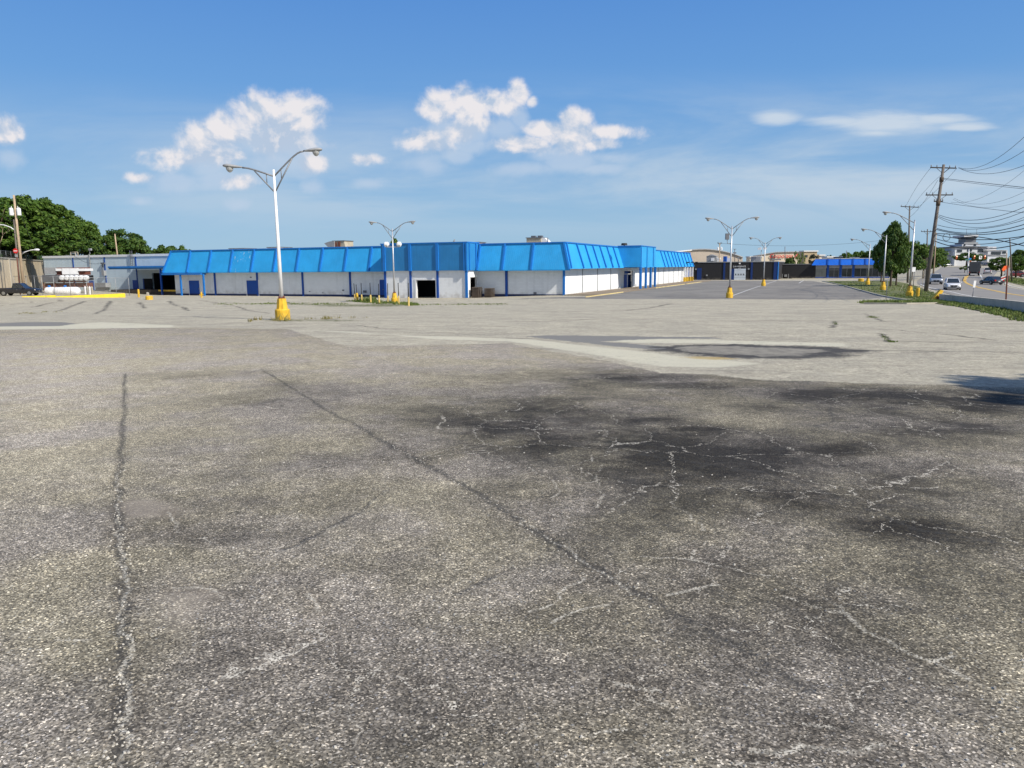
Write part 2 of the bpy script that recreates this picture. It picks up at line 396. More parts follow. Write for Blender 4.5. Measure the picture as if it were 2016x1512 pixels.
# near-surface relief: shallow dips and humps in the old asphalt
GZ = GZ + (.012 * np.sin(GX * 1.3 + .6 * np.sin(GY * .9)) * np.sin(GY * 1.1 + 1.7) + .008 * np.sin(GX * 2.9 + 1) * np.sin(GY * 2.3)) * ss((30 - GY) / 20) * ss(GY / 2.)
nr, nc = GX.shape
PW = np.stack([GX.ravel(), GY.ravel(), GZ.ravel()], 1)
PX, PY = proj(PW); behind = PW[:, 1] < 1.5
def w2(px, py):
    P = gp(px, py); return P[0], P[1]
def segd(poly, closed=False, amp=0., seed=0, sub=1):
    pts = [w2(*p) for p in poly]
    if closed: pts.append(pts[0])
    if amp:
        r = random.Random(seed); q = [pts[0]]
        for (x0, y0), (x1, y1) in zip(pts[:-1], pts[1:]):
            L = math.hypot(x1 - x0, y1 - y0); n = max(1, min(10, int(L / (.09 * sub))))
            for i in range(1, n + 1):
                f = i / n; j = amp * (i < n)
                q.append((x0 + (x1 - x0) * f + r.uniform(-j, j), y0 + (y1 - y0) * f + r.uniform(-j, j)))
        pts = q
    x = PW[:, 0]; yv = PW[:, 1]; best = np.full(len(x), 9.0)
    xs = [p[0] for p in pts]; ys = [p[1] for p in pts]
    sel = np.where((x > min(xs) - 3) & (x < max(xs) + 3) & (yv > min(ys) - 3) & (yv < max(ys) + 3))[0]
    xx = x[sel]; yy = yv[sel]; bb = best[sel]
    for (x0, y0), (x1, y1) in zip(pts[:-1], pts[1:]):
        dx, dy = x1 - x0, y1 - y0; L2 = dx * dx + dy * dy + 1e-9
        t = np.clip(((xx - x0) * dx + (yy - y0) * dy) / L2, 0, 1)
        bb = np.minimum(bb, np.hypot(xx - x0 - t * dx, yy - y0 - t * dy))
    best[sel] = bb; return best
def inside(poly, world=False):
    pts = poly if world else [w2(*p) for p in poly]
    x = PW[:, 0]; yv = PW[:, 1]; c = np.zeros(len(x), bool); n = len(pts)
    for i in range(n):
        x0, y0 = pts[i]; x1, y1 = pts[(i + 1) % n]
        if y0 == y1: continue
        c ^= ((y0 > yv) != (y1 > yv)) & (x < (x1 - x0) * (yv - y0) / (y1 - y0) + x0)
    return c
def sdist(poly, amp=0., seed=0):
    d = segd(poly, True, amp, seed, 6); s = inside(poly); return np.where(s, -d, d)
# region A: darker near asphalt; everything inside this outline
edge = [(-60, 650), (120, 648), (330, 645), (565, 648), (620, 664), (690, 683), (860, 679), (1000, 676), (1070, 689), (1150, 703), (1220, 716), (1300, 735), (1400, 738), (1500, 748), (1640, 752), (1760, 757), (1900, 760), (2100, 764)]
wpe = [w2(*p) for p in edge]
polyA = wpe + [(60, 20), (60, -60), (-80, -60), (-80, wpe[0][1])]
dE = segd(edge, False, .12, 3, 3)
insA = inside(polyA, True)
near = np.where(insA, -dE, dE)
wedge = np.minimum(sdist([(1035, 662), (1080, 660), (1400, 664), (1430, 667), (1300, 667), (1180, 672), (1330, 684), (1310, 690), (1210, 682)], .1, 5),
                   sdist([(-10, 637), (40, 634.5), (120, 634), (150, 637), (120, 642), (-10, 643)], .1, 6))
patch = sdist([(1308, 684), (1380, 680), (1450, 679), (1560, 683), (1685, 689.5), (1640, 697), (1570, 704), (1500, 704), (1400, 699), (1330, 691)], .1, 8)
far = sdist([(985, 590), (1165, 588.5), (1440, 589), (1700, 590), (1755, 584), (1700, 571), (1640, 560), (1600, 553), (1385, 552.3), (1300, 560), (1160, 584)], 0., 2)
bright = np.minimum(np.minimum(sdist([(575, 650), (700, 653), (860, 668), (1000, 672), (1120, 690), (1300, 722), (1420, 724), (1500, 716), (1330, 700), (1180, 683), (1040, 668), (800, 660)], .1, 9),
                    sdist([(1180, 670), (1300, 667), (1660, 676), (1670, 683), (1400, 676), (1250, 675)], .1, 10)),
                    sdist([(-20, 641), (130, 640), (200, 634), (340, 640), (340, 645), (-20, 649)], .1, 12))
G_ = [(1350, 860, 420, 55, .35), (1500, 960, 420, 45, .22), (1250, 880, 330, 40, .42), (1550, 900, 260, 40, .38), (1750, 800, 330, 40, .4), (1150, 790, 260, 34, .25), (1850, 960, 240, 90, .25), (1020, 850, 200, 40, .25), (1300, 960, 300, 60, .2), (1000, 835, 170, 32, .55), (880, 800, 130, 22, .3), (1230, 745, 190, 17, .75), (1120, 792, 120, 16, .3), (1310, 903, 70, 10, 1.1), (1420, 893, 110, 13, .75), (1290, 828, 70, 7, .7), (1370, 845, 70, 6, .8), (1250, 870, 90, 14, .5),
      (1660, 885, 55, 8, 1.0), (1780, 782, 190, 11, .9), (1640, 772, 130, 11, .7), (1930, 800, 140, 22, .75), (1900, 845, 200, 20, .5), (1960, 790, 90, 12, .5), (1450, 930, 190, 24, .45), (1600, 985, 150, 26, .5), (1780, 1035, 120, 24, .75), (1920, 1060, 120, 24, .6),
      (640, 772, 130, 12, .4), (500, 792, 110, 12, .38), (560, 757, 50, 12, .35), (820, 905, 45, 8, .6), (1180, 1000, 300, 70, .32), (1650, 1150, 500, 160, .36), (1350, 1420, 900, 200, .30), (300, 1010, 170, 40, .15), (420, 1060, 130, 28, .28),
      (560, 900, 250, 60, .12), (720, 1010, 260, 50, .12), (340, 742, 100, 7, .3), (470, 735, 120, 7, .28), (1190, 1120, 70, 25, .25), (1500, 800, 120, 8, .2), (1040, 885, 120, 14, .35), (1560, 745, 110, 9, .6),(1380, 760,120,9,.5)]
stain = np.zeros(len(PX))
for cx, cy, rx, ry, kk in G_:
    stain += kk * np.exp(-(((PX - cx) / rx) ** 2 + ((PY - cy) / ry) ** 2) * .9)
stain = np.where(behind, .2, stain)
LT = [(250, 720, 600, 80, .38), (60, 950, 160, 300, .22), (1000, 700, 400, 30, .2), (1130, 960, 90, 22, .35), (1490, 835, 150, 20, .45), (560, 960, 60, 10, 0), (1600, 930, 200, 18, .15), (900, 1040, 170, 60, .22), (150, 860, 200, 120, .2), (1060, 1010, 120, 40, .15), (1330, 1255, 180, 60, .12), (620, 850, 180, 30, .12), (1700, 905, 120, 8, .15)]
LT += [(880, 950, 200, 70, .2), (450, 860, 150, 60, .12), (1000, 1180, 260, 80, .12)]
for cx, cy, rx, ry, kk in LT: stain -= kk * np.exp(-(((PX - cx) / rx) ** 2 + ((PY - cy) / ry) ** 2))
warmth = np.zeros(len(PX))
for cx, cy, rx, ry, kk in [(270, 1000, 60, 22, 1.0), (350, 1010, 70, 20, .5), (350, 1200, 60, 70, .6), (420, 1170, 70, 20, .5), (1440, 705, 60, 5, 0)]:
    warmth += kk * np.exp(-(((PX - cx) / rx) ** 2 + ((PY - cy) / ry) ** 2))
seamL = [(246, 735), (244, 800), (236, 900), (231, 960), (235, 1050), (243, 1130), (243, 1230), (240, 1340), (236, 1440), (231, 1530)]
diag = [(515, 727), (560, 755), (620, 795), (700, 840), (770, 880), (820, 905), (880, 935), (950, 975), (1010, 1015), (1080, 1060), (1150, 1108), (1215, 1148), (1280, 1178)]
LC = [[(232, 925), (229, 950), (232, 1010), (236, 1060), (243, 1130), (243, 1230), (240, 1340), (236, 1440), (231, 1530)],
      [(775, 883), (820, 903), (838, 912)], [(1010, 1013), (1080, 1058), (1150, 1106), (1215, 1146), (1280, 1178)],
      [(565, 893), (640, 900), (700, 903), (775, 901)], [(590, 932), (640, 918), (700, 905)], [(830, 903), (870, 889), (930, 880), (1000, 866)], [(850, 900), (900, 893), (960, 886)],
      [(1010, 905), (1050, 925), (1085, 945), (1095, 960), (1090, 985)], [(1165, 895), (1183, 925), (1178, 950), (1190, 975), (1175, 1000)],
      [(1260, 1095), (1300, 1100), (1370, 1104), (1440, 1118), (1530, 1134), (1590, 1160), (1660, 1195), (1705, 1240), (1790, 1283), (1860, 1310), (1940, 1350)],
      [(1310, 1170), (1370, 1156), (1430, 1149)], [(1040, 1207), (1082, 1195), (1100, 1168), (1148, 1144), (1147, 1128)], [(1085, 1230), (1130, 1205), (1200, 1190)], [(1360, 1104), (1368, 1085)],
      [(1545, 1170), (1600, 1190), (1650, 1200)], [(1480, 1472), (1580, 1462), (1640, 1475), (1690, 1480), (1732, 1460), (1775, 1480)], [(1165, 1442), (1190, 1434), (1230, 1430)], [(1570, 1420), (1640, 1428)],
      [(605, 1170), (625, 1190), (628, 1205)], [(110, 1264), (180, 1267)], [(1320, 1000), (1360, 1020), (1385, 1050)], [(1460, 965), (1500, 958)], [(1275, 1372), (1340, 1390)], [(1830, 1300), (1880, 1290)], [(340, 1160), (420, 1163), (440, 1180)],
      [(330, 1010), (345, 1040), (380, 1060)], [(1215, 955), (1260, 965), (1300, 950)]]
rl = random.Random(5)
for i in range(5):
    cx, cy = rl.uniform(100, 1950), rl.uniform(940, 1490); a = rl.uniform(-.5, .5); L = rl.uniform(15, 45)
    LC.append([(cx - L * cos(a), cy - L * sin(a) * .5), (cx, cy + rl.uniform(-6, 6)), (cx + L * cos(a), cy + L * sin(a) * .5)])
DC = [seamL, diag, [(480, 700), (600, 715), (690, 700)], [(380, 815), (470, 805), (560, 785), (640, 772)], [(560, 1080), (700, 1010), (760, 960)], [(1060, 690), (1150, 710), (1240, 735), (1300, 750)], [(1280, 765), (1350, 780), (1420, 790)], [(1440, 760), (1470, 790)], [(690, 683), (740, 705), (830, 735), (960, 765)],
      [(1280, 1178), (1350, 1215), (1440, 1262), (1520, 1310), (1590, 1352)], [(900, 1170), (960, 1140), (1010, 1118)], [(1150, 880), (1300, 900), (1500, 930), (1620, 970), (1800, 1040), (2016, 1075)], [(1630, 800), (1640, 830), (1600, 840)]]
far_lines = [[(0, 602), (60, 595), (130, 589)], [(60, 606), (100, 596), (125, 592)], [(110, 613), (140, 603), (170, 592)], [(185, 618), (207, 607), (219, 592)], [(275, 595), (285, 608)], [(330, 592), (352, 604)], [(390, 590), (470, 604), (530, 617)], [(360, 604), (372, 612)],
      [(200, 622), (330, 623), (470, 626), (550, 628)], [(0, 621), (60, 620), (120, 618)], [(1200, 632), (1400, 632), (1560, 631), (1760, 634), (2060, 639)], [(1560, 632), (1500, 632), (1440, 633)], [(1680, 689), (1860, 692), (2060, 696)],  # long lines at the right paint overhead wire shadows into the colour
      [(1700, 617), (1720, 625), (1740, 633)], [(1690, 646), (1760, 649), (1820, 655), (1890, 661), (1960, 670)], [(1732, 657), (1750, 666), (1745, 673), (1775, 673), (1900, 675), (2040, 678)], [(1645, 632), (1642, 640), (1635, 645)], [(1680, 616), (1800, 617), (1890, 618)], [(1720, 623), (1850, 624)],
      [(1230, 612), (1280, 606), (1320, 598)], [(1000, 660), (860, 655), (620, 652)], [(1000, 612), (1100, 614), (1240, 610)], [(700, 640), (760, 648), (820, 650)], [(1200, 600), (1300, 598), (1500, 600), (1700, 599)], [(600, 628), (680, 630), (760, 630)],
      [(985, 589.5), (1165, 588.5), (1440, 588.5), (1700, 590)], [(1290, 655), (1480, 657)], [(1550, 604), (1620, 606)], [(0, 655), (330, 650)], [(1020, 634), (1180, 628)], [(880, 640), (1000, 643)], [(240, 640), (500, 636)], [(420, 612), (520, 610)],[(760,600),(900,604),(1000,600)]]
crL = np.full(len(PX), 9.)
for i, c in enumerate(LC): crL = np.minimum(crL, segd(c, False, .035, i))
crD = np.full(len(PX), 9.)
for i, c in enumerate(DC): crD = np.minimum(crD, segd(c, False, .02, 50 + i) + (0 if i < 2 else .012))
far_line_dist = np.full(len(PX), 9.)
for i, c in enumerate(far_lines): far_line_dist = np.minimum(far_line_dist, segd(c, False, .12, 90 + i, 4) / np.maximum(1., PW[:, 1] / 30.))
green = np.zeros(len(PX))
for cx, cy, rx, ry, kk in [(560, 598, 110, 3, 1.), (660, 602, 60, 3, 1.), (760, 601, 60, 4, 1.2), (900, 598, 60, 3, .7), (660, 631, 80, 3, 1.), (60, 617, 90, 4, .7), (1740, 664, 12, 3, .9), (1760, 673, 20, 2, .9), (1645, 637, 8, 5, .9), (1720, 624, 15, 4, .8), (1820, 654, 18, 2, .7), (550, 630, 50, 4, 1.), (1500, 578, 10, 1, 0)]:
    green += kk * np.exp(-(((PX - cx) / rx) ** 2 + ((PY - cy) / ry) ** 2))
yel = .9 * np.exp(-(((PX - 1395) / 70) ** 2 + ((PY - 705 - (PX - 1395) * .03) / 4.) ** 2))
me = bpy.data.meshes.new('parking_lot')
me.vertices.add(len(PW)); me.vertices.foreach_set('co', PW.astype(np.float32).ravel())
I = np.arange(nr * nc).reshape(nr, nc)
Q = np.stack([I[:-1, :-1], I[:-1, 1:], I[1:, 1:], I[1:, :-1]], -1).reshape(-1, 4)
me.loops.add(Q.size); me.loops.foreach_set('vertex_index', Q.ravel().astype(np.int32))
me.polygons.add(len(Q)); me.polygons.foreach_set('loop_start', np.arange(0, Q.size, 4, dtype=np.int32)); me.polygons.foreach_set('loop_total', np.full(len(Q), 4, np.int32))
me.update(calc_edges=True)
me.polygons.foreach_set('use_smooth', np.ones(len(Q), bool))
def attr(name, *ch):
    a = me.attributes.new(name, 'FLOAT_COLOR', 'POINT'); d = np.zeros((len(PW), 4), np.float32)
    for i, c in enumerate(ch): d[:, i] = np.clip(c, -9, 9)
    a.data.foreach_set('color', d.ravel())
attr('zone_one', near, wedge, patch, far); attr('zone_two', stain, warmth, green, yel); attr('zone_three', crL, crD, far_line_dist, bright)
lot = bpy.data.objects.new('parking_lot', me); COL.objects.link(lot); struct(lot)
m, t, b = base_mat('worn_asphalt'); me.materials.append(m)
P = t.n('ShaderNodeNewGeometry').outputs['Position']
def A4(name):
    q = t.n('ShaderNodeAttribute', attribute_name=name); s = t.n('ShaderNodeSeparateColor'); t.l(q.outputs['Color'], s.inputs[0]); return s.outputs[0], s.outputs[1], s.outputs[2], q.outputs['Alpha']
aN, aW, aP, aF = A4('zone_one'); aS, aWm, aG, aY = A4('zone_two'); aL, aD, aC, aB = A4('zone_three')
nB = t.noise(P, .55, 4., .6); nM = t.noise(P, 3.2, 5., .65); nF = t.noise(P, 22., 3., .6); nS = t.noise(P, .16, 3.)
nR = t.noise(P, 1.3, 7., .74)
def jit(v, amp, n=None): return t.m('ADD', v, t.m('MULTIPLY', t.m('SUBTRACT', n or nM, .5), amp))
# aggregate
vs_ = t.n('ShaderNodeTexVoronoi', feature='F1'); t.l(P, vs_.inputs['Vector']); vs_.inputs['Scale'].default_value = 128
r1 = t.sep(vs_.outputs['Color'])
agg = t.ramp(r1[0], [(0, .045), (.25, .085), (.5, .14), (.75, .205), (.90, .29), (.965, .46), (1, .66)])
v2 = t.n('ShaderNodeTexVoronoi', feature='F1'); t.l(P, v2.inputs['Vector']); v2.inputs['Scale'].default_value = 50
r2 = t.sep(v2.outputs['Color'])
stone = t.m('MULTIPLY', t.sm(v2.outputs['Distance'], .36, .26), t.sm(r2[0], .86, .88))
v3 = t.n('ShaderNodeTexVoronoi', feature='F1'); t.l(P, v3.inputs['Vector']); v3.inputs['Scale'].default_value = 15
r3 = t.sep(v3.outputs['Color']); chunk = t.ramp(r3[1], [(0, .84), (.5, .98), (.85, 1.05), (1, 1.22)])
tint = t.mix(r1[1], (1.08, 1.02, .90), (1.0, .99, .96))
nearc = t.mix(1., agg, t.mix(1., tint, (1.57, 1.49, 1.30), 'MULTIPLY'), 'MULTIPLY')
nearc = t.mix(t.m('MULTIPLY', stone, .85), nearc, t.mix(r2[1], (.52, .49, .42), (.42, .43, .43)))
# streaky worn look at larger scale
mod = t.m('MULTIPLY', t.mr(nM, .25, .75, .84, 1.16), t.mr(nB, .3, .7, .88, 1.12))
mod = t.m('MULTIPLY', mod, t.m('MULTIPLY', chunk, t.mr(nF, .3, .7, .86, 1.14)))
nearc = t.mix(1., nearc, t.comb(mod, mod, mod), 'MULTIPLY')
nearc = t.mix(1., nearc, t.mix(t.sm(nB, .4, .62), (1.05, 1.03, .93), (1.0, .985, 1.02)), 'MULTIPLY')
# stains
vo = t.n('ShaderNodeTexVoronoi', feature='F1'); t.l(P, vo.inputs['Vector']); vo.inputs['Scale'].default_value = 1.4
ro = t.sep(vo.outputs['Color']); drip = t.m('MULTIPLY', t.sm(t.m('ADD', vo.outputs['Distance'], t.m('MULTIPLY', t.m('SUBTRACT', nF, .5), .12)), t.mr(ro[1], 0., 1., .03, .12), .01), t.sm(ro[0], .62, .66))
nearc = t.mix(t.m('MULTIPLY', drip, .6), nearc, t.mix(1., nearc, (.38, .36, .34), 'MULTIPLY'))
st = t.m('ADD', aS, t.m('MULTIPLY', t.m('SUBTRACT', nR, .5), t.m('MULTIPLY_ADD', aS, 3., 1.6))); st = t.m('ADD', st, t.m('MULTIPLY', t.m('SUBTRACT', nF, .5), .55)); st = t.m('ADD', st, t.m('MULTIPLY', t.m('SUBTRACT', nB, .5), .5))
dark = t.m('POWER', 2.718, t.m('MULTIPLY', t.mr(st, -.55, 1.35, -.38, 1.55), -1.))
nearc = t.mix(1., nearc, t.comb(dark, t.m('MULTIPLY', dark, .985), t.m('MULTIPLY', dark, .96)), 'MULTIPLY')
nearc = t.mix(t.m('MULTIPLY', t.sm(jit(aWm, .8), .2, .9), .55), nearc, (.30, .26, .21))
blk = t.m('ADD', aS, t.m('ADD', t.m('MULTIPLY', t.m('SUBTRACT', nR, .5), t.m('MULTIPLY_ADD', aS, 3.4, .6)), t.m('MULTIPLY', t.m('SUBTRACT', nF, .5), 1.3)))
nearc = t.mix(t.sm(t.m('ADD', blk, t.m('MULTIPLY', t.m('SUBTRACT', nM, .5), 1.4)), .5, 1.5, 0., .84), nearc, t.mix(1., nearc, (.40, .365, .32), 'MULTIPLY'))
# worn pale surface farther on
pv = t.ramp(r1[0], [(0, .15), (.5, .25), (1, .38)])
pale = t.mix(1., t.mix(.6, (.425, .388, .30), t.mix(1., pv, (1.5, 1.4, 1.1), 'MULTIPLY')), t.mix(nB, (.95, .95, .97), (1.06, 1.04, .98)), 'MULTIPLY')
pale = t.mix(1., pale, t.comb(mod, mod, mod), 'MULTIPLY')
nSt = t.noise(t.map(P, (.25, 1.3, 1.)), 1., 4., .65)
pale = t.mix(t.sm(nSt, .5, .72, 0., .42), pale, (.17, .152, .125)); pale = t.mix(t.sm(nR, .52, .7, 0., .5), pale, (.16, .145, .12))
pale = t.mix(t.m('MULTIPLY', t.sm(jit(aB, .35), .1, -.15), .75), pale, t.mix(nF, (.50, .475, .355), (.64, .61, .47)))
pc = t.noise(P, 1.1, 4., .7)
pale = t.mix(t.m('MULTIPLY', t.sm(t.m('ABSOLUTE', t.m('SUBTRACT', pc, .5)), .012, .0), t.sm(nS, .45, .6, .1, .55)), pale, (.08, .075, .065))
fl = t.mix(t.sm(nS, .4, .6), (.18, .168, .148), (.225, .210, .182)); fl = t.mix(1., fl, t.comb(mod, mod, mod), 'MULTIPLY')
fl = t.mix(t.sm(nSt, .52, .7, 0., .5), fl, (.24, .235, .22))
pale = t.mix(t.sm(jit(jit(aF, 2.), 3., nR), .3, -.3), pale, fl)
c = t.mix(t.sm(jit(jit(aN, .35), .2, nF), -.05, .05), nearc, pale)
wedc = t.mix(nF, (.17, .165, .15), (.23, .222, .20)); c = t.mix(t.sm(jit(aW, .5), .05, -.05), c, wedc)
ptc = t.mix(t.sm(nM, .35, .65), (.19, .175, .145), (.28, .26, .21)); c = t.mix(t.sm(jit(aP, .3), .05, -.05), c, ptc)
c = t.mix(t.m('MULTIPLY', t.sm(t.m('ABSOLUTE', jit(jit(aP, 2.6, nR), .4, nF)), t.mr(nB, .35, .65, .30, 1.0), .08), .95), c, t.mix(nF, (.03, .028, .026), (.07, .065, .06)))
c = t.mix(t.m('MULTIPLY', t.sm(jit(aY, 1.1, nM), .45, .75), .6), c, (.42, .29, .07))
# cracks, and dark lines painted for wire shadows
wp = t.n('ShaderNodeVectorMath', operation='MULTIPLY_ADD'); nc_ = t.n('ShaderNodeTexNoise'); t.l(P, nc_.inputs['Vector']); nc_.inputs['Scale'].default_value = 2.6; nc_.inputs['Detail'].default_value = 5; nc_.inputs['Roughness'].default_value = .65
t.l(nc_.outputs[1], wp.inputs[0]); wp.inputs[1].default_value = (.55, .55, 0); t.l(P, wp.inputs[2])
ve = t.n('ShaderNodeTexVoronoi', feature='DISTANCE_TO_EDGE'); t.l(wp.outputs[0], ve.inputs['Vector']); ve.inputs['Scale'].default_value = 1.0
ve2 = t.n('ShaderNodeTexVoronoi', feature='DISTANCE_TO_EDGE'); t.l(wp.outputs[0], ve2.inputs['Vector']); ve2.inputs['Scale'].default_value = 4.2
nearm = t.sm(aN, .2, -.4)
k1 = t.m('MULTIPLY', t.m('MULTIPLY', t.sm(ve.outputs[0], t.mr(nF, .3, .7, .002, .013), .0), t.sm(t.m('ADD', nB, t.m('MULTIPLY', aS, .40)), .62, .70)), nearm)
k2 = t.m('MULTIPLY', t.m('MULTIPLY', t.sm(ve2.outputs[0], .05, .01), t.sm(t.m('ADD', nS, t.m('MULTIPLY', aS, .22)), .58, .68)), nearm)
c = t.mix(t.m('MULTIPLY', k2, .5), c, (.05, .047, .04))
c = t.mix(t.m('MULTIPLY', t.m('MULTIPLY', t.sm(ve.outputs[0], .09, .01), t.sm(t.m('ADD', nB, t.m('MULTIPLY', aS, .40)), .62, .70)), t.m('MULTIPLY', nearm, .35)), c, t.mix(1., c, (.55, .53, .5), 'MULTIPLY'))
c = t.mix(t.m('MULTIPLY', k1, t.sm(r1[2], .25, .7)), c, t.mix(nF, (.50, .46, .38), (.78, .73, .61)))
wd = t.mr(nM, .35, .65, .004, .022)
dk = t.sm(jit(jit(aD, .07, nF), .03, r1[2]), t.m('MULTIPLY_ADD', wd, t.mr(nB, .3, .7, 1.6, 3.0), .016), 0.); c = t.mix(t.m('MULTIPLY', dk, .8), c, t.mix(nF, (.03, .028, .024), (.09, .085, .075)))
lk = t.m('MULTIPLY', t.sm(jit(jit(jit(aL, .06, nM), .04, nF), .02, r1[2]), t.m('MULTIPLY_ADD', wd, .5, .010), .003), t.sm(nM, .30, .5, .3, 1.))
c = t.mix(t.m('MULTIPLY', t.m('MULTIPLY', t.sm(aL, .12, .02), t.sm(nB, .3, .6)), .5), c, t.mix(1., c, (.55, .53, .5), 'MULTIPLY'))
c = t.mix(t.m('MULTIPLY', lk, t.m('MULTIPLY', t.sm(r1[2], .12, .4), t.sm(nF, .36, .50, .3, 1.))), c, t.mix(nF, (.46, .43, .35), (.78, .73, .61)))
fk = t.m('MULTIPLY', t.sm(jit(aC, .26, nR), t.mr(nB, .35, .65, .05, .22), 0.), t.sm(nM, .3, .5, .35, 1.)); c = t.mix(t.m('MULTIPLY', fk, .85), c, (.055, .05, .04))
gk = t.m('MULTIPLY', t.sm(t.m('ADD', aG, t.m('MULTIPLY', t.m('SUBTRACT', nM, .5), 2.6)), .65, 1.1), .8); c = t.mix(gk, c, t.mix(nF, (.06, .07, .02), (.12, .13, .035)))
t.l(c, b.inputs['Base Color']); b.inputs['Roughness'].default_value = .88; b.inputs['Specular IOR Level'].default_value = .25
hgt = t.m('ADD', t.m('MULTIPLY', r1[0], .35), t.m('ADD', t.m('MULTIPLY', stone, .35), t.m('MULTIPLY', nF, .4)))
hgt = t.m('SUBTRACT', hgt, t.m('MULTIPLY', dk, .9))
bn = t.n('ShaderNodeBump'); bn.inputs['Strength'].default_value = .75; bn.inputs['Distance'].default_value = .012
t.l(hgt, bn.inputs['Height']); t.l(bn.outputs[0], b.inputs['Normal'])

def drape(name, pts, m, lift, world=False, sub=6., kindn='structure', px=True):
    """sheet following the ground: strip between two polylines (left list, right list)"""
    L, R = pts; mb = MB()
    def dens(q):
        q = [gp(*p) for p in q] if px else [np.array([p[0], p[1], 0.]) for p in q]
        return q
    L = dens(L); R = dens(R)
    def res(q, n):
        d = [0.]
        for a_, b_ in zip(q[:-1], q[1:]): d.append(d[-1] + float(np.hypot(*(b_ - a_)[:2])))
        o = []
        for i in range(n + 1):
            s = d[-1] * i / n; j = 0
            while j < len(d) - 2 and d[j + 1] < s: j += 1
            f = (s - d[j]) / max(d[j + 1] - d[j], 1e-6); o.append(q[j] + (q[j + 1] - q[j]) * f)
        return o
    def tot(q): return sum(float(np.hypot(*(b_ - a_)[:2])) for a_, b_ in zip(q[:-1], q[1:]))
    n = max(2, int(max(tot(L), tot(R)) / sub)); L = res(L, n); R = res(R, n)
    wdt = max(float(np.hypot(*(a_ - b_)[:2])) for a_, b_ in zip(L, R)); k = max(1, int(wdt / 5.))
    for l_, r_ in zip(L, R):
        for j in range(k + 1):
            p = l_ + (r_ - l_) * (j / k); mb.v.append((p[0], p[1], float(g(p[0], p[1])) + lift))
    for i in range(n):
        for j in range(k):
            a0 = i * (k + 1) + j; mb.f.append((a0, a0 + 1, a0 + k + 2, a0 + k + 1)); mb.smooth.append(True)
    o = mb.build(name, m)
    import bmesh
    bm = bmesh.new(); bm.from_mesh(o.data); bmesh.ops.recalc_face_normals(bm, faces=bm.faces)
    if sum(f.normal.z for f in bm.faces) < 0: bmesh.ops.reverse_faces(bm, faces=bm.faces)
    bm.to_mesh(o.data); bm.free()
    if kindn: o['kind'] = kindn
    return o
# ------------------------------------------------------------------ the long blue and white store
PI = pi
def part(mb, name, m, par, label=None):
    o = mb.build(name, m, par); fixn(o)
    if label: o['label'] = label
    return o
def B(): return MB(TB)
store = thing('store_building', tuple(C0), 'long white block store with sloping blue roof panels and a projecting bay', 'building')
ZT, ZE, ZR = 6.9, 3.42, 3.60
XS0, XS1, YS = -25.88, -12.8, -3.3
XL = LX(345, 560, 0)[0]; XLM = LX(337, 496, 0)[0]; YR = 96.
# walls
w1 = B(); w1.box(XL, XS0, 0, .3, -.8, ZE + .6); part(w1, 'wall', M['wall_w'], store)
gx0, gz = LX(819.5, 551.6, YS); gx1 = LX(857.5, 551.6, YS)[0]
w1 = B(); w1.box(XS0, gx0, YS, YS + .3, -.8, 3.5); w1.box(gx1, XS1, YS, YS + .3, -.8, 3.5); w1.box(gx0, gx1, YS, YS + .3, gz, 3.5)
w1.box(XS0, XS0 + .3, YS + .3, 0, -.8, 3.5)
yd0 = LY(926, 560, XS1)[0]; yd0 = max(yd0, YS + .5)
w1.box(XS1 - .3, XS1, YS + .3, YS + 1.0, -.8, 3.5); w1.box(XS1 - .3, XS1, YS + 1.0, -.25, 2.45, 3.5); w1.box(XS1 - .3, XS1, -.25, 0, -.8, 3.5)
part(w1, 'wall', M['wall_w'], store, 'projecting bay wall with a garage opening')
w1 = B(); w1.box(XS1, 0, 0, .3, -.8, ZE + .6); part(w1, 'wall', M['wall_w'], store)
ye0 = LY(1222, 550, 0)[0]; ye1 = LY(1246, 550, 0)[0]
w1 = B(); w1.box(-.3, 0, .3, ye0, -.5, ZR + .6); w1.box(-.3, 0, ye1, 88, -.5, ZR + .6); w1.box(-.3, 0, ye0, ye1, 3.0, ZR + .6); w1.box(-1.2, -.9, ye0, ye1, -.5, 3.0)
part(w1, 'wall', M['wall_w'], store)
w1 = B(); w1.box(XS0 + .4, XS1 - .4, YS + 5, YS + 5.2, -.6, 3.5); w1.box(XS0 + .4, XS1 - .4, YS + .4, YS + 5, -.6, -.42)
part(w1, 'interior', M['dark'], store)
w1 = B()
for i in range(9): w1.box(XS1 - 1.5, XS1 - .45, YS + .9, YS + 2.8, -.3 + i * .0 + 2.4, 2.5)
w1 = B(); w1.box(XLM, -1, 1, 60, 5.9, 6.2); w1.box(-40, -1, 60, YR, 5.9, 6.2); part(w1, 'roof', M['roofing'], store)
w1 = B(); w1.box(XLM, -.35, 0, .3, ZE + .6, ZT - .05); w1.box(-.3, 0, .3, YR, ZR + .6, ZT - .05); w1.box(XLM, XLM + .3, .3, 60, 3.5, ZT - .05); part(w1, 'parapet', M['wall_w'], store)
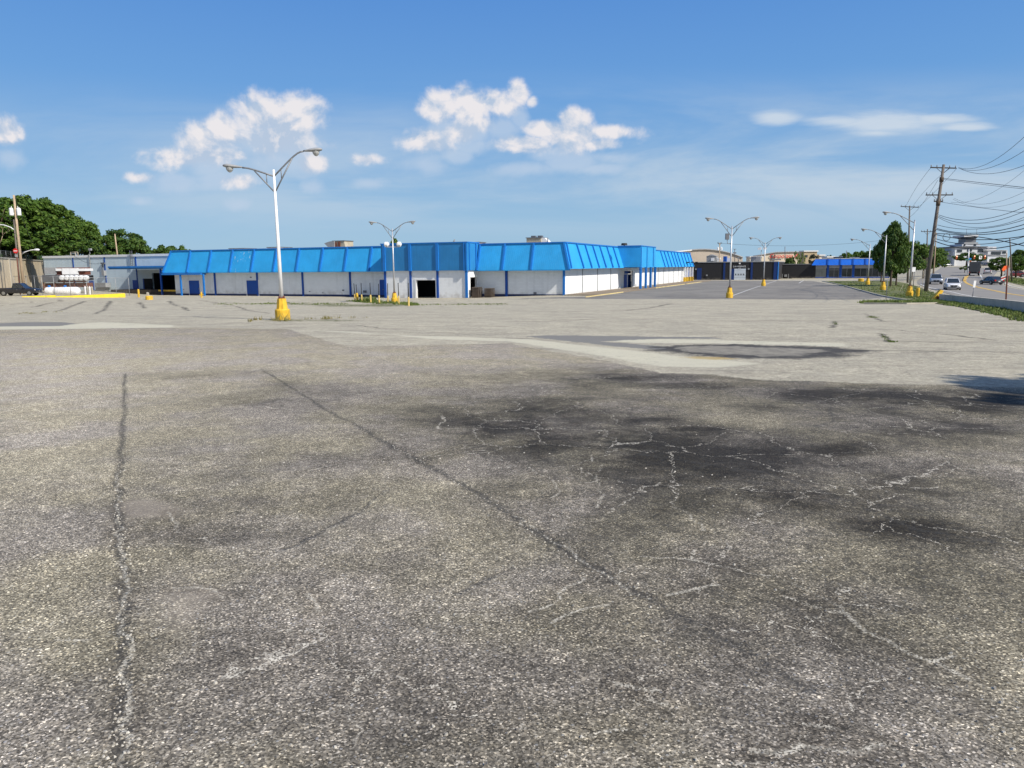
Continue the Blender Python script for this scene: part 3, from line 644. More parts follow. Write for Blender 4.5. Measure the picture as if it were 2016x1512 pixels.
# mansards
OV = 1.12
def mans(x0, x1, hl, hr, ze, nm='mansard'):
    mb = B(); a = .16
    b0, b1 = x0 - (OV if hl else 0), x1 + (OV if hr else 0)
    vs = [(x0, 0, ZT), (x1, 0, ZT), (b1, -OV, ze), (b0, -OV, ze), (x0, .0, ze + .35), (x1, .0, ze + .35), (b1, -OV, ze - .14), (b0, -OV, ze - .14)]
    mb.add(vs, [(0, 1, 2, 3), (3, 2, 6, 7), (7, 6, 5, 4), (0, 3, 7, 4), (1, 5, 6, 2), (0, 4, 5, 1)])
    if hl: mb.add([(x0, 0, ZT), (b0, -OV, ze), (b0, 3.5, ze), (x0, 3.5, ZT), (x0, 3.5, ze)], [(0, 3, 2, 1), (2, 3, 4), (1, 2, 4)])
    return part(mb, nm, M['blue'], store)
mans(XLM, XS0, True, False, ZE)
mans(XS1, 0, False, True, ZE)
mb = B(); mb.add([(0, 0, ZT), (0, YR, ZT), (OV, YR, ZR), (OV, -OV, ZR - .12), (0, YR, ZR + .3), (0, 0, ZR + .3)], [(0, 1, 2, 3), (3, 2, 4, 5), (1, 4, 2)])
part(mb, 'mansard', M['blue'], store, 'sunlit mansard of the wing running away')
def rib(x, ze, xs=0., w=.12):
    mb = B(); n = np.array([0, -(ZT - ze), -OV]); n = n / np.linalg.norm(n) * .2; n = np.array([0, -.19, -.06]) * 1.0
    n = np.array([0, -.2, .065])
    t0, t1 = np.array([x, 0, ZT - .02]), np.array([x + xs, -OV, ze - .06])
    dx = np.array([w, 0, 0])
    mb.hexa([t1 - dx, t1 + dx, t0 + dx, t0 - dx], [t1 - dx + n, t1 + dx + n, t0 + dx + n, t0 - dx + n]); return part(mb, 'roof_rib', M['blue_t'], store)
for px in (376, 417, 459.5, 501.9, 546, 590.7, 637.3, 685, 733.5): rib(LX(px, 492, 0)[0], ZE)
for px in (946, 995.3, 1051.6): rib(LX(px, 484, 0)[0], ZE)
rib(XLM + .1, ZE, -OV); rib(-.1, ZE, OV)
def ribr(y, ysh=0.):
    mb = B(); n = np.array([.2, 0, .065]); t0, t1 = np.array([0, y, ZT - .02]), np.array([OV, y + ysh, ZR - .05]); d = np.array([0, .09, 0])
    mb.hexa([t1 - d, t1 + d, t0 + d, t0 - d], [t1 - d + n, t1 + d + n, t0 + d + n, t0 - d + n]); part(mb, 'roof_rib', M['blue_t'], store)
ribr(.3, -OV)
ys = [LY(p, 486, 0)[0] for p in (1133.5, 1150, 1165, 1179, 1193, 1205.5)]
for y in ys: ribr(y)
for p in (1299, 1306, 1313, 1320, 1326, 1332, 1339, 1345, 1351, 1357): ribr(LY(p, 495, 0)[0])
# coping along the top, gutters, base strip
w1 = B(); w1.box(XLM - .1, XS0, -.14, .32, ZT - .05, ZT + .12); w1.box(XS1, .12, -.14, .32, ZT - .05, ZT + .12); w1.box(-.32, .14, .34, YR, ZT - .05, ZT + .12)
part(w1, 'coping', M['blue_t'], store)
w1 = B(); w1.box(XL, XS0, -.06, -.002, -.8, -.12); w1.box(XS1 + .1, -.3, -.06, -.002, -.8, .12); part(w1, 'base_strip', mat('dark_base', (.02, .03, .09), .8), store)
# projecting bay fascia
w1 = B(); w1.box(XS0, XS1, YS - .28, YS - .02, 3.38, 7.05); w1.box(XS1 - .02, XS1 + .24, YS - .28, 0, 3.38, 7.05); w1.box(XS0 - .24, XS0 - .002, YS - .28, 0, 3.38, 7.05); w1.box(XS0, XS1, YS + .02, YS + .2, 3.55, 7.0)
part(w1, 'fascia', M['siding'], store, 'tall blue fascia of the projecting bay')
w1 = B(); w1.box(XS0 - .3, XS1 + .3, YS - .36, YS + .1, 7.05, 7.2); w1.box(XS1 - .2, XS1 + .3, YS + .1, .2, 7.05, 7.2); part(w1, 'coping', M['blue_t'], store)
w1 = B(); w1.box(XS0, XS1, YS + .1, 0, 6.6, 6.8); part(w1, 'roof', M['roofing'], store)
for px in (756.5, 807, 861, 914, 918.5):
    x = LX(px, 505, YS - .3)[0]; w1 = B(); ww = .1 if px > 900 else .2; w1.box(x - ww, x + ww, YS - .46, YS - .28, 3.34, 7.04); part(w1, 'roof_rib', M['blue_t'], store)
w1 = B(); w1.box(XS1 + .24, XS1 + .36, YS + .15, YS + .35, 3.38, 7.04); w1.box(XS1 + .24, XS1 + .4, -1.15, -.95, 3.38, 7.04); part(w1, 'roof_rib', M['blue_t'], store)
# posts
def post(x, y, z0, z1, m, w=.13, nm='post'):
    w1 = B(); w1.box(x - w, x + w, y - w * .7, y + .0, z0, z1); return part(w1, nm, m, store)
for px in (424, 507.4, 596.5, 690): post(LX(px, 560, 0)[0], -.004, -.8, ZE + .1, M['blue_d'], .16)
for px in (759, 809, 862): post(LX(px, 560, YS)[0], YS - .004, -.8, 3.36, M['blue_d'], .16)
post(XS1 - .05, YS - .02, -.8, 3.36, M['blue_t'], .18)
post(LX(997.5, 560, 0)[0], -.004, -.8, ZE + .1, M['blue_d'], .18)
w1 = B(); w1.box(-.22, .05, -.24, .0, -.6, ZE + .1); part(w1, 'post', M['blue_t'], store)
for px in (1146.5, 1176, 1202):
    y = LY(px, 555, 0)[0]; w1 = B(); w1.box(.003, .05, y - .07, y + .07, -.2, ZR + .3); part(w1, 'post', M['dsteel'], store)
for i, y in enumerate(np.linspace(42, 86, 9)): w1 = B(); w1.box(.003, .05, y - .07, y + .07, -.2, ZR + .3); part(w1, 'post', M['dsteel'], store)
# doors
def door(p0, p1, yt, yp, z0=-.5, m='blue_d'):
    x0, z1 = LX(p0, yt, yp); x1 = LX(p1, yt, yp)[0]
    w1 = B(); w1.box(x0, x1, yp - .05, yp - .004, z0, z1); d = part(w1, 'door', M[m], store)
    w1 = B(); w1.box(x0 - .1, x0 - .003, yp - .08, yp - .004, z0, z1 + .1); w1.box(x1 + .003, x1 + .1, yp - .08, yp - .004, z0, z1 + .1); w1.box(x0 - .003, x1 + .003, yp - .08, yp - .004, z1 + .003, z1 + .1)
    f = w1.build('frame', M['white_metal'], d); fixn(f)
    w1 = B(); w1.box(x1 - .25, x1 - .15, yp - .12, yp - .05, .6, .75); w1.build('handle', M['dsteel'], d)
    return d
door(372, 392.5, 552.2, 0); door(485.5, 508.5, 552, 0); door(747.5, 756.5, 550.6, 0)
w1 = B(); w1.box(gx0 - .25, gx0 - .003, YS - .06, YS - .003, -.6, gz + .2); w1.box(gx1 + .003, gx1 + .2, YS - .06, YS - .003, -.6, gz + .2); w1.box(gx0 - .003, gx1 + .003, YS - .06, YS - .003, gz, gz + .2)
part(w1, 'garage_frame', M['white_metal'], store)
# small conduits and vents on the wall
for px, py, s in ((362, 570, .08), (494, 546, .12), (610, 574, .09), (636, 576, .07), (676, 571.5, .16), (1053.5, 577, .2), (718.5, 574, .28)):
    x, z = LX(px, py, 0); w1 = B(); w1.box(x - s, x + s, -.1, -.002, z - s * .6, z + s * .6); part(w1, 'wall_vent', M['dsteel'], store)
# ragged shelf brackets: white paint line below the bay fascia
w1 = B(); w1.box(XS0 + .2, gx0 - .3, YS - .012, YS - .002, 2.35, 2.5); part(w1, 'paint_line', M['white_metal'], store)
# entrance canopy of the running wing
Yc0 = loc(gp(1260.5, 570))[1]; Xc = loc(gp(1260.5, 570))[0]
Yc1 = LY(1291, 500, Xc)[0]; zt = LY(1264.5, 484.7, Xc)[1]; zb = LY(1264.5, 525.8, Xc)[1]
w1 = B(); w1.box(0.02, Xc, Yc0, Yc0 + .25, zb, zt); w1.box(Xc - .25, Xc, Yc0 + .25, Yc1, zb, zt - .0); w1.box(.02, Xc - .25, Yc0 + .25, Yc1, zb + .1, zb + .3); w1.box(0.02, Xc - .25, Yc1 - .25, Yc1, zb + .3, zt)
part(w1, 'entrance_canopy', M['blue'], store)
w1 = B(); w1.box(0, Xc + .08, Yc0 - .08, Yc0 + .3, zt, zt + .13); w1.box(Xc - .3, Xc + .08, Yc0 + .3, Yc1, zt, zt + .13); part(w1, 'coping', M['blue_t'], store)
for yy in (Yc0 + 4.3, Yc0 + 9.2, Yc0 + .15): w1 = B(); w1.box(Xc, Xc + .1, yy - .1, yy + .1, zb, zt); part(w1, 'roof_rib', M['blue_t'], store)
for px, py in ((1260.8, 570), (1271, 569), (1280.3, 567.5), (1289, 566)):
    P = gp(px, py); X_, Y_ = loc(P); w1 = B(); w1.box(X_ - .17, X_ + .17, Y_ - .17, Y_ + .17, -.1, zb); part(w1, 'post', M['blue_t'], store)
for p0, p1, z0, z1 in ((1228, 1233.5, .1, 2.35), (1236, 1241.5, .1, 2.35), (1229, 1241, 2.5, 2.95)):
    a0, a1 = LY(p0, 550, -.9)[0], LY(p1, 550, -.9)[0]; w1 = B(); w1.box(-.88, -.82, a0, a1, z0, z1); part(w1, 'door' if z0 < 1 else 'transom', M['blue_d'], store)
# columns at the far end with yellow bases
for px in (1348.5, 1353.5, 1358.5, 1363.5):
    y = LY(px, 548, .9)[0]; w1 = B(); w1.box(.6, 1.0, y - .25, y + .25, 1.15, ZR + .1); cpart = part(w1, 'column', M['white_metal'], store)
    w1 = B(); w1.box(.55, 1.05, y - .3, y + .3, -.1, 1.15); q = w1.build('base', M['yellow'], cpart); fixn(q)
w1 = B(); w1.box(-.3, 0.0, 88, YR, -.2, ZR + .3); part(w1, 'wall', M['blue_d'], store, 'deep blue end bay')
for px, py in ((1352, 516.5), (1361, 516), (1369, 516)):
    y, z = LY(px, py, .9); w1 = B(); w1.box(.9, 1.5, y - .4, y + .2, z - .15, z + .1); part(w1, 'floodlight', M['black'], store)
# pavement in front
def slab(name, x0, x1, y0, y1, z0, z1, m): w1 = B(); w1.box(x0, x1, y0, y1, z0, z1); return struct(fixn(w1.build(name, m)))
M['walk'] = mat('walk_concrete', (.22, .175, .125), .9, .25, .8, coord='World', det=6., dirt=.5)
slab('sidewalk', .05, 4.7, -.5, 100, -.2, .12, M['walk'])
w1 = B()
for a0, a1 in ((-6, 12), (34, 62), (64, 84)):
    w1.box(4.7, 4.85, a0, a1, -.2, .125)
struct(fixn(w1.build('kerb', mat('worn_yellow_kerb', (.58, .47, .22), .8, .2, 1.5, dirt=.7))))
slab('sidewalk', -24, 4.6, -5.6, -3.4, -.6, -.1, M['walk']) if False else None
# ---------------- loading dock and rear wing
YW = 5.0
xw0, zw = LX(85, 505, YW); xw1 = XLM + 4
rear = thing('warehouse_wing', tuple(C0 + B_ * xw0 + A_ * YW), 'pale blue-white rear wing with flat roof and loading dock at the left end', 'building')
zw = LX(200, 502.5, YW)[1]
xo0 = LX(301, 560, YW)[0]; xo1 = LX(343, 560, YW)[0]
w1 = B(); w1.box(xw0, xo0, YW, YW + .3, -.8, zw); w1.box(xo0, xw1, YW, YW + .3, 3.3, zw); w1.box(xw0, xw0 + .3, YW + .3, YW + 40, -.8, zw)
part(w1, 'wall', M['wall_w2'], rear)
w1 = B(); w1.box(xo0, xw1, YW + 4, YW + 4.2, -.8, 3.3); w1.box(xo0, xw1, YW + .3, YW + 4, .1, .3); w1.box(xo0 - .2, xo0, YW + .3, YW + 4, -.8, 3.3); w1.box(xw1, xw1 + .2, .3, YW + 4, -.8, 3.3); part(w1, 'dock_interior', M['dark'], rear)
w1 = B(); w1.box(xw0 + .3, xw1, YW + .3, YW + 40, zw - .6, zw - .4); part(w1, 'roof', M['roofing'], rear)
w1 = B(); w1.box(xw0 - .15, xw1, YW - .12, YW - .003, zw - .35, zw + .05); w1.box(xw0 - .15, xw1, YW - .003, YW + .3, zw + .002, zw + .05); part(w1, 'coping', M['white_metal'], rear)
for p0, p1 in ((144, 147), (206, 212), (267.5, 270)):
    x = LX(p0, 515, YW)[0]; w1 = B(); w1.box(x - .13, x + .13, YW - .08, YW - .003, -.5, zw - .35); part(w1, 'post', M['blue_d'], rear)
for p0, p1, yt, mm in ((175.5, 184.5, 552.5, 'blue_d'), (261, 270.5, 551.5, 'blue_d'), (281, 283.2, 548.5, 'blue_d'), (283.4, 300, 548.5, 'dark')):
    x0, z1 = LX(p0, yt, YW); x1 = LX(p1, yt, YW)[0]; w1 = B(); w1.box(x0, x1, YW - .05, YW - .003, .2, z1); part(w1, 'door', M[mm], rear)
xc0, xc1 = LX(214, 530, -.5)[0], LX(325, 530, -.5)[0]
w1 = B(); w1.box(xc0, xc1, -.5, YW - .15, 4.0, 4.45); part(w1, 'dock_canopy', mat('faded_blue_canopy', (.035, .16, .36), .55, .15, 1.), rear)
w1 = B(); w1.box(xc0 - .05, xc1, -.6, -.5, 4.25, 4.52); part(w1, 'canopy_edge', M['blue_t'], rear)
P = gp(273, 583); X_, Y_ = loc(P)
w1 = B(); w1.box(X_ - .12, X_ + .12, -.3, -.06, -.6, 4.0); part(w1, 'post', M['blue_d'], rear)
xd0 = LX(213, 580, -.2)[0]
w1 = B(); w1.box(xd0, XL, .4, YW - .01, -.8, .45); part(w1, 'dock_platform', mat('dock_brown', (.05, .04, .032), .9, .4, 2.), rear)
w1 = B(); w1.box(XLM - 4, XL - .2, .3, .395, .2, .46); part(w1, 'dock_edge', M['yellow'], rear)
w1 = B(); P = gp(324.5, 583.5); X_, Y_ = loc(P); P2 = gp(379, 583.5); X2, Y2 = loc(P2)
w1.box(X_ - .12, X_ + .12, -1.35, -1.12, -.8, 3.1); part(w1, 'post', M['blue_t'], store)
w1 = B(); w1.box(X2 - .12, X2 + .12, -1.35, -1.12, -.8, 3.1); part(w1, 'post', M['blue_t'], store)
w1 = B(); w1.box(XLM - OV, LX(397, 540, -1.2)[0], -1.4, -.3, 2.98, 3.26); part(w1, 'porch_beam', M['blue_t'], store)
# ladder, meter box and duct on the rear wall
w1 = B()
for dx in (-.25, .25): w1.box(-68 + 0, -68, 0, 0, 0, 0) if False else None
xl = LX(267, 515, YW)[0]
for dx in (-.9, -.4): w1.box(xl + dx - .04, xl + dx + .04, YW - .35, YW - .27, 4.5, zw + .7)
for i in range(8): w1.box(xl - .9, xl - .4, YW - .33, YW - .29, 4.7 + i * .33, 4.75 + i * .33)
part(w1, 'ladder', M['dsteel'], rear)
def boxpx(mb, p0, p1, y0, y1, Yp, dep):
    x0, z1 = LX(p0, y0, Yp); x1, z0 = LX(p1, y1, Yp); mb.box(x0, x1, Yp, Yp + dep, min(z0, z1), max(z0, z1))
w1 = B(); boxpx(w1, 199.5, 205, 532.5, 542.5, YW - .5, .49); part(w1, 'meter_box', M['grey'], rear)
w1 = B(); boxpx(w1, 200, 201.2, 517, 532.5, YW - .3, .2); boxpx(w1, 197.5, 204.5, 517, 520, YW - .4, .3); part(w1, 'conduit', M['dsteel'], rear)
w1 = B(); boxpx(w1, 186, 208, 557, 565.5, YW - 1.2, 1.1); boxpx(w1, 188, 206, 566, 575, YW - .9, .8); part(w1, 'air_unit', M['grey'], rear)
w1 = B(); boxpx(w1, 175.5, 177, 500, 530, YW - .25, .1); boxpx(w1, 173.5, 178.5, 489, 493, YW - .3, .3); boxpx(w1, 175.6, 176.8, 493, 500, YW - .2, .1); part(w1, 'vent_pipe', M['grey'], rear)
mb = MB(); p0 = at(146, 504, 137.); p1 = at(196, 519, 133.)
mb.tube([p0 * (1 - t_) + p1 * t_ - np.array([0, 0, .5 * 4 * t_ * (1 - t_)]) for t_ in np.linspace(0, 1, 8)], .03, 4); tag(mb.build('power_cable', M['wire']), 'thin sagging service cable in front of the pale rear wing', 'cable')
# ---------------- things on the roofs
def unit(name, label, p0, p1, y0, y1, Yb, dep, m, extra=None, grp=None, cat='roof unit'):
    x0, z1 = LX(p0, y0, Yb); x1, z0 = LX(p1, y1, Yb); z0 = 6.2
    o = thing(name, C0 + B_ * ((x0 + x1) / 2) + A_ * (Yb + dep / 2) + np.array([0, 0, z0]), label, cat, grp)
    mb = B(); mb.box(x0, x1, Yb, Yb + dep, z0, z1); body = mb.build('body', m, o); fixn(body)
    mb = B(); mb.box(x0 - .1, x1 + .1, Yb - .1, Yb + dep + .1, z1 + .002, z1 + .1); fixn(mb.build('lid', M['dsteel'], o))
    if extra: extra(o, x0, x1, z0, z1, Yb, dep)
    return o
M['tan'] = mat('tan_metal', (.40, .36, .27), .6, .15, 1.5, streak=.3)
def hopper(o, x0, x1, z0, z1, Yb, dep):
    mb = B(); mb.prism([(x0 + .5, Yb - .3, z0), (x0 - 1.5, Yb - .3, z1 - .3), (x0 - .3, Yb - .3, z1), (x0 + .5, Yb - .3, z1)], (0, 1.6, 0)); mb.box(x0 + .2, x1 - .2, Yb - .2, Yb, z0, z0 + .5); fixn(mb.build('intake_hood', M['grey'], o))
    mb = B(); mb.box(x0 + 1.1, x0 + 1.5, Yb - .16, Yb - .02, z0 + .3, z1 - .1); mb.box(x0 + .3, x0 + .8, Yb - .14, Yb - .02, z0 + .5, z1 - .2); fixn(mb.build('louvre', M['rust'], o))
    mb = B(); mb.prism([(x1, Yb, z0), (x1, Yb, z1 - .2), (x1 + .5, Yb, z0)], (0, 1, 0)); fixn(mb.build('flap', M['tan'], o))
unit('rooftop_unit', 'rusty beige air handler with tapered hood on the blue roof left of the middle lamp', 655, 678, 475, 487, 8, 2.5, M['tan'], hopper)
def duct(o, x0, x1, z0, z1, Yb, dep):
    mb = B(); mb.prism([(x1, Yb + .2, z0), (x1, Yb + .2, z1), (x1 + .5, Yb + .2, z1), (x1 + 1.9, Yb + .2, z0)], (0, 1.2, 0)); fixn(mb.build('duct', M['white_metal'], o))
    mb = B(); mb.box(x0 + .5, x0 + 1.1, Yb + .5, Yb + 1.2, z1 + .1, z1 + .35); mb.box(x1 - .7, x1 - .1, Yb + .5, Yb + 1.2, z1 + .1, z1 + .35); fixn(mb.build('vent_cap', M['dsteel'], o))
unit('rooftop_unit', 'grey box air handler with white sloping duct on the roof near the building corner', 1036.5, 1065, 469, 478.5, 6, 2.5, M['tan'], duct)
unit('rooftop_unit', 'low flat roof hatch left of the tallest foreground lamp post', 451, 481, 490.0, 495, 9, 3, M['white_metal'])
unit('rooftop_unit', 'low flat roof vent hidden partly behind the foreground lamp post', 526, 552, 487.6, 492, 9, 3, M['white_metal'])
unit('rooftop_unit', 'small flat roof curb above the projecting bay corner', 922, 944, 478.0, 482, 3, 2, M['tan'])
mb = B(); x_, z_ = LX(1078.5, 468.5, 5); mb.tube([(x_, 5, 6.2), (x_, 5, z_)], .08, 6); tag(mb.build('roof_pipe', M['dsteel'], None, tuple(C0 + B_ * x_ + A_ * 5 + np.array([0, 0, 6.2]))), 'short dark vent pipe right of the grey box air handler on the roof', 'pipe')
mb = B(); x_, z_ = LX(887, 478, 2.); mb.prism([(x_ - .3, 2, 6.8), (x_ + .5, 2, 6.8), (x_ + .6, 2, z_ + .5), (x_ + .3, 2, z_)], (0, .3, 0)); mb.tube([(x_ - .8, 2, 7.2), (x_ - .3, 2, 6.8)], .12, 6)
tag(fixn(mb.build('roof_vent', M['grey'], None, tuple(C0 + B_ * x_ + A_ * 2 + np.array([0, 0, 6.8])))), 'small broken vent cap on top of the projecting blue bay', 'vent')
mb = B(); x_, z_ = LX(1229, 479, 20.); mb.lathe([(.05, 6.9), (.42, 7.3), (.5, z_ - .3), (.2, z_)], (x_, 20, 0), 10)
tag(fixn(mb.build('roof_turbine', M['black'], None, tuple(C0 + B_ * x_ + A_ * 20 + np.array([0, 0, 6.2])))), 'dark round roof ventilator behind the entrance canopy', 'vent')
unit('rooftop_unit', 'white louvred box on the flat roof of the pale rear wing', 106, 128, 498, 503.5, YW + 3, 2.5, M['white_metal'])
mb = B()
for px in (139, 148, 153): x_, z_ = LX(px, 496, YW + 2); mb.tube([(x_, YW + 2, zw - .5), (x_, YW + 2, z_)], .07, 6)
x_, z_ = LX(139, 496.5, YW + 2); x2, _ = LX(153, 496.5, YW + 2); mb.tube([(x_, YW + 2, z_), (x2, YW + 2, z_)], .06, 6)
tag(mb.build('roof_rail', M['tan'], None, tuple(C0 + B_ * x_ + A_ * (YW + 2) + np.array([0, 0, zw - .5]))), 'tan pipe frame standing on the roof of the pale rear wing', 'railing')

# ------------------------------------------------------------------ pallets beside the bay
def pallet_proto():
    o = thing('pallet', (0, 0, 0), 'x', 'pallet', 'grey wooden pallets stacked beside the bay corner')
    mb = MB()
    for i in range(5): mb.box(-.6, .6, -.5 + i * .225, -.36 + i * .225, .11, .13)
    mb.build('deck', M['wood'], o)
    mb = MB()
    for x in (-.6, -.05, .5): mb.box(x, x + .1, -.5, .52, 0, .108)
    mb.build('stringer', M['bark'], o); return o
pp = pallet_proto(); ang = math.atan2(B_[1], B_[0]); base = C0 + B_ * (XS1 + 1.2) + A_ * (YS + 1.0); gz_ = float(g(base[0], base[1]))
for s_ in range(2):
    for i in range(9 - s_):
        P = C0 + B_ * (XS1 + 1.0 + s_ * 1.5) + A_ * (YS + 1.0 + s_ * .8 + rnd.uniform(-.05, .05)); P[2] = gz_ + .16 * i + .01
        lb = ('wooden pallet at level %s of the ' % ['ground', 'second', 'third', 'fourth', 'fifth', 'sixth', 'seventh', 'eighth', 'top'][i]) + ('stack beside the white doorway' if s_ == 0 else 'outer stack farther from the doorway')
        if s_ == 0 and i == 0: pp.location = tuple(P); pp.rotation_euler[2] = ang + pi / 2; pp['label'] = lb
        else: copy_thing(pp, P, lb, ang + pi / 2 + rnd.uniform(-.06, .06))

# ------------------------------------------------------------------ black building, blue-roofed shop, paving lines
Pk = gp(1440, 551); YK = loc(Pk)[1]
XK0 = LX(1366, 530, YK)[0] - 8; XK1 = LX(1531, 530, YK)[0]; zk = LX(1445, 516.5, YK)[1]
M['navy'] = mat('navy_paint', (.006, .032, .15), .6, .1, 1.)
bk = thing('black_building', tuple(C0 + B_ * XK0 + A_ * YK), 'low black block building with blue columns and a white garage door', 'building')
w1 = B(); w1.box(XK0, XK1, YK, YK + .3, -.3, zk); w1.box(XK1 - .3, XK1, YK + .3, YK + 30, -.3, zk); part(w1, 'wall', M['wall_k'], bk)
w1 = B(); w1.box(XK0, XK1 - .3, YK + .3, YK + 30, zk - .7, zk - .5); part(w1, 'roof', M['roofing'], bk)
w1 = B(); w1.box(XK0, XK1 + .1, YK - .1, YK + .35, zk + .002, zk + .2); w1.box(XK1 - .35, XK1 + .1, YK + .35, YK + 30, zk + .002, zk + .2); part(w1, 'coping', M['grey'], bk)
for px, ww in ((1377, .6), (1426, .25), (1442, .5), (1480, .25), (1526.5, .4)):
    x = LX(px, 530, YK)[0]; w1 = B(); w1.box(x - ww, x + ww, YK - .12, YK - .003, -.2, zk - .02 if ww not in (.5, .6) else (2.9 if px > 1400 else 3.2)); part(w1, 'column', M['navy'], bk)
w1 = B(); w1.box(XK1 + .003, XK1 + .2, YK - .1, YK + 1.2, -.2, zk); part(w1, 'column', M['blue_t'], bk)
x0, z1 = LX(1445, 529, YK); x1 = LX(1468.5, 529, YK)[0]
w1 = B(); w1.box(x0, x1, YK - .06, YK - .003, -.2, z1)
gd = part(w1, 'garage_door', mat('pale_door', (.58, .64, .70), .6, .06, .6), bk)
w1 = B()
for i in range(1, 5): w1.box(x0, x1, YK - .075, YK - .061, i * z1 / 5, i * z1 / 5 + .04)
fixn(w1.build('panel_line', M['grey'], gd))
for k_ in range(4):
    xx = x0 + (x1 - x0) * (.17 + .22 * k_); w1 = B(); w1.box(xx - .14, xx + .14, YK - .08, YK - .061, 1.25, 1.6); fixn(w1.build('pane', M['glass'], gd))
def text_obj(s, size, P, rz, m, par=None, depth=.02, name='lettering', shear=0.):
    cu = bpy.data.curves.new(name, 'FONT'); cu.body = s; cu.size = size; cu.extrude = depth; cu.align_x = 'CENTER'; cu.resolution_u = 3; cu.shear = shear
    o = bpy.data.objects.new(name, cu); COL.objects.link(o)
    dg = bpy.context.evaluated_depsgraph_get(); me_ = bpy.data.meshes.new_from_object(o.evaluated_get(dg)); bpy.data.objects.remove(o)
    me_.transform(Matrix.Rotation(rz, 4, 'Z') @ Matrix.Rotation(pi / 2, 4, 'X')); me_.materials.clear(); me_.materials.append(m)
    q = bpy.data.objects.new(name, me_); COL.objects.link(q)
    if par is not None: q.parent = par; q.location = Vector(tuple(P)) - Vector(par.location)
    else: q.location = tuple(P)
    return q
xt, ztx = LX(1456, 525, YK); xt2, zt2 = LX(1456, 527.5, YK)
text_obj('LAWRENCE', .62, C0 + B_ * xt + A_ * (YK - .08) + np.array([0, 0, ztx - .15]), ang, M['white_metal'], bk)
text_obj('500', .5, C0 + B_ * xt2 + A_ * (YK - .08) + np.array([0, 0, zt2 - .35]), ang, M['white_metal'], bk)
w1 = B(); xx, zz = LX(1456.5, 518.8, YK); w1.box(xx - .2, xx + .2, YK - .3, YK - .003, zz - .15, zz + .2); part(w1, 'wall_lamp', M['white_metal'], bk)
for px, py in ((1370, 530), (1391.5, 542), (1474, 529.5)):
    w1 = B(); xx, zz = LX(px, py, YK); w1.box(xx - .2, xx + .2, YK - .2, YK - .003, zz - .2, zz + .2); part(w1, 'wall_vent', M['grey'], bk)
# roof gear of the black building
def unitk(name, label, p0, p1, y0, Yb, dep, m, z0=None):
    x0, z1 = LX(p0, y0, Yb); x1 = LX(p1, y0, Yb)[0]; z0 = zk - .5 if z0 is None else z0
    o = thing(name, C0 + B_ * ((x0 + x1) / 2) + A_ * (Yb + dep / 2) + np.array([0, 0, z0]), label, 'roof unit')
    mb = B(); mb.box(x0, x1, Yb, Yb + dep, z0, z1); fixn(mb.build('body', m, o)); return o, x0, x1, z1
o, x0, x1, z1 = unitk('rooftop_unit', 'big grey sheet metal hood with white fan on the black building roof', 1391, 1410, 504.5, YK + 6, 3, M['grey'])
mb = B(); xm = (x0 + x1) / 2; mb.prism([(x0 - .1, YK + 5.9, z1), (x1 + .1, YK + 5.9, z1), (xm, YK + 5.9, z1 + .5)], (0, 3.2, 0)); fixn(mb.build('hood', M['grey'], o))
mb = B(); mb.lathe([(.3, -.2), (.55, 0), (.55, .3), (.2, .4)], (x1 - .8, 0, 0), 12); 
mb = B(); mb.box(x1 - 1.3, x1 - .5, YK + 5.5, YK + 5.95, z1 - 1.3, z1 - .5); fixn(mb.build('fan_housing', M['white_metal'], o))
unitk('rooftop_unit', 'white wall cabinet with dark louvre on the black building roof beside the utility pole', 1412, 1417, 507.5, YK + 7, 2, M['white_metal'])
unitk('rooftop_unit', 'deep blue box unit on the black building roof', 1424, 1430, 504.5, YK + 8, 2, M['blue_d'])
unitk('rooftop_unit', 'bright white box unit right of the deep blue one on the black roof', 1430.4, 1438, 508, YK + 10, 2, M['white_metal'])
o, x0, x1, z1 = unitk('rooftop_unit', 'wide grey cooling cabinet on the black roof left of the slim lamp post', 1478, 1497, 505, YK + 10, 3, M['grey'])
mb = B(); xf, zf = LX(1499, 492, YK + 9); mb.tube([(xf, YK + 9, zk - .5), (xf, YK + 9, zf)], .1, 6)
fl = thing('floodlight_mast', C0 + B_ * xf + A_ * (YK + 9) + np.array([0, 0, zk - .5]), 'white twin floodlight mast on the black building roof', 'floodlight'); mb.build('pole', M['grey'], fl)
for dx in (-.9, .5): mb = B(); mb.prism([(xf + dx, YK + 8.8, zf), (xf + dx + .9, YK + 8.8, zf + .1), (xf + dx + .8, YK + 8.8, zf + .8), (xf + dx - .1, YK + 8.8, zf + .5)], (0, .5, 0)); fixn(mb.build('lamp_head', M['white_metal'], fl))
# lower dark wing and shop
Pq = gp(1600, 548.3); YQ = loc(Pq)[1]; XQ0 = XK1 + .3; XQ1 = LX(1606, 530, YQ)[0]; zq = LX(1570, 520.5, YQ)[1]; XQ2 = LX(1752, 530, YQ)[0]
shop = thing('shop_building', tuple(C0 + B_ * XQ1 + A_ * YQ), 'small glass-fronted shop with bright blue mansard roof', 'building')
w1 = B(); w1.box(XQ0 - 6, XQ1, YQ, YQ + .3, -.3, zq); w1.box(XQ0 - 6, XQ1, YQ + .3, YQ + 14, zq - .5, zq - .3); part(w1, 'wall', M['wall_k'], shop, 'low black block wall joining the black building')
w1 = B(); w1.box(XQ0 - 6, XQ1, YQ - .08, YQ + .3, zq + .002, zq + .15); part(w1, 'coping', M['grey'], shop)
w1 = B(); xx0, xx1 = LX(1540, 540, YQ)[0], LX(1552, 540, YQ)[0]
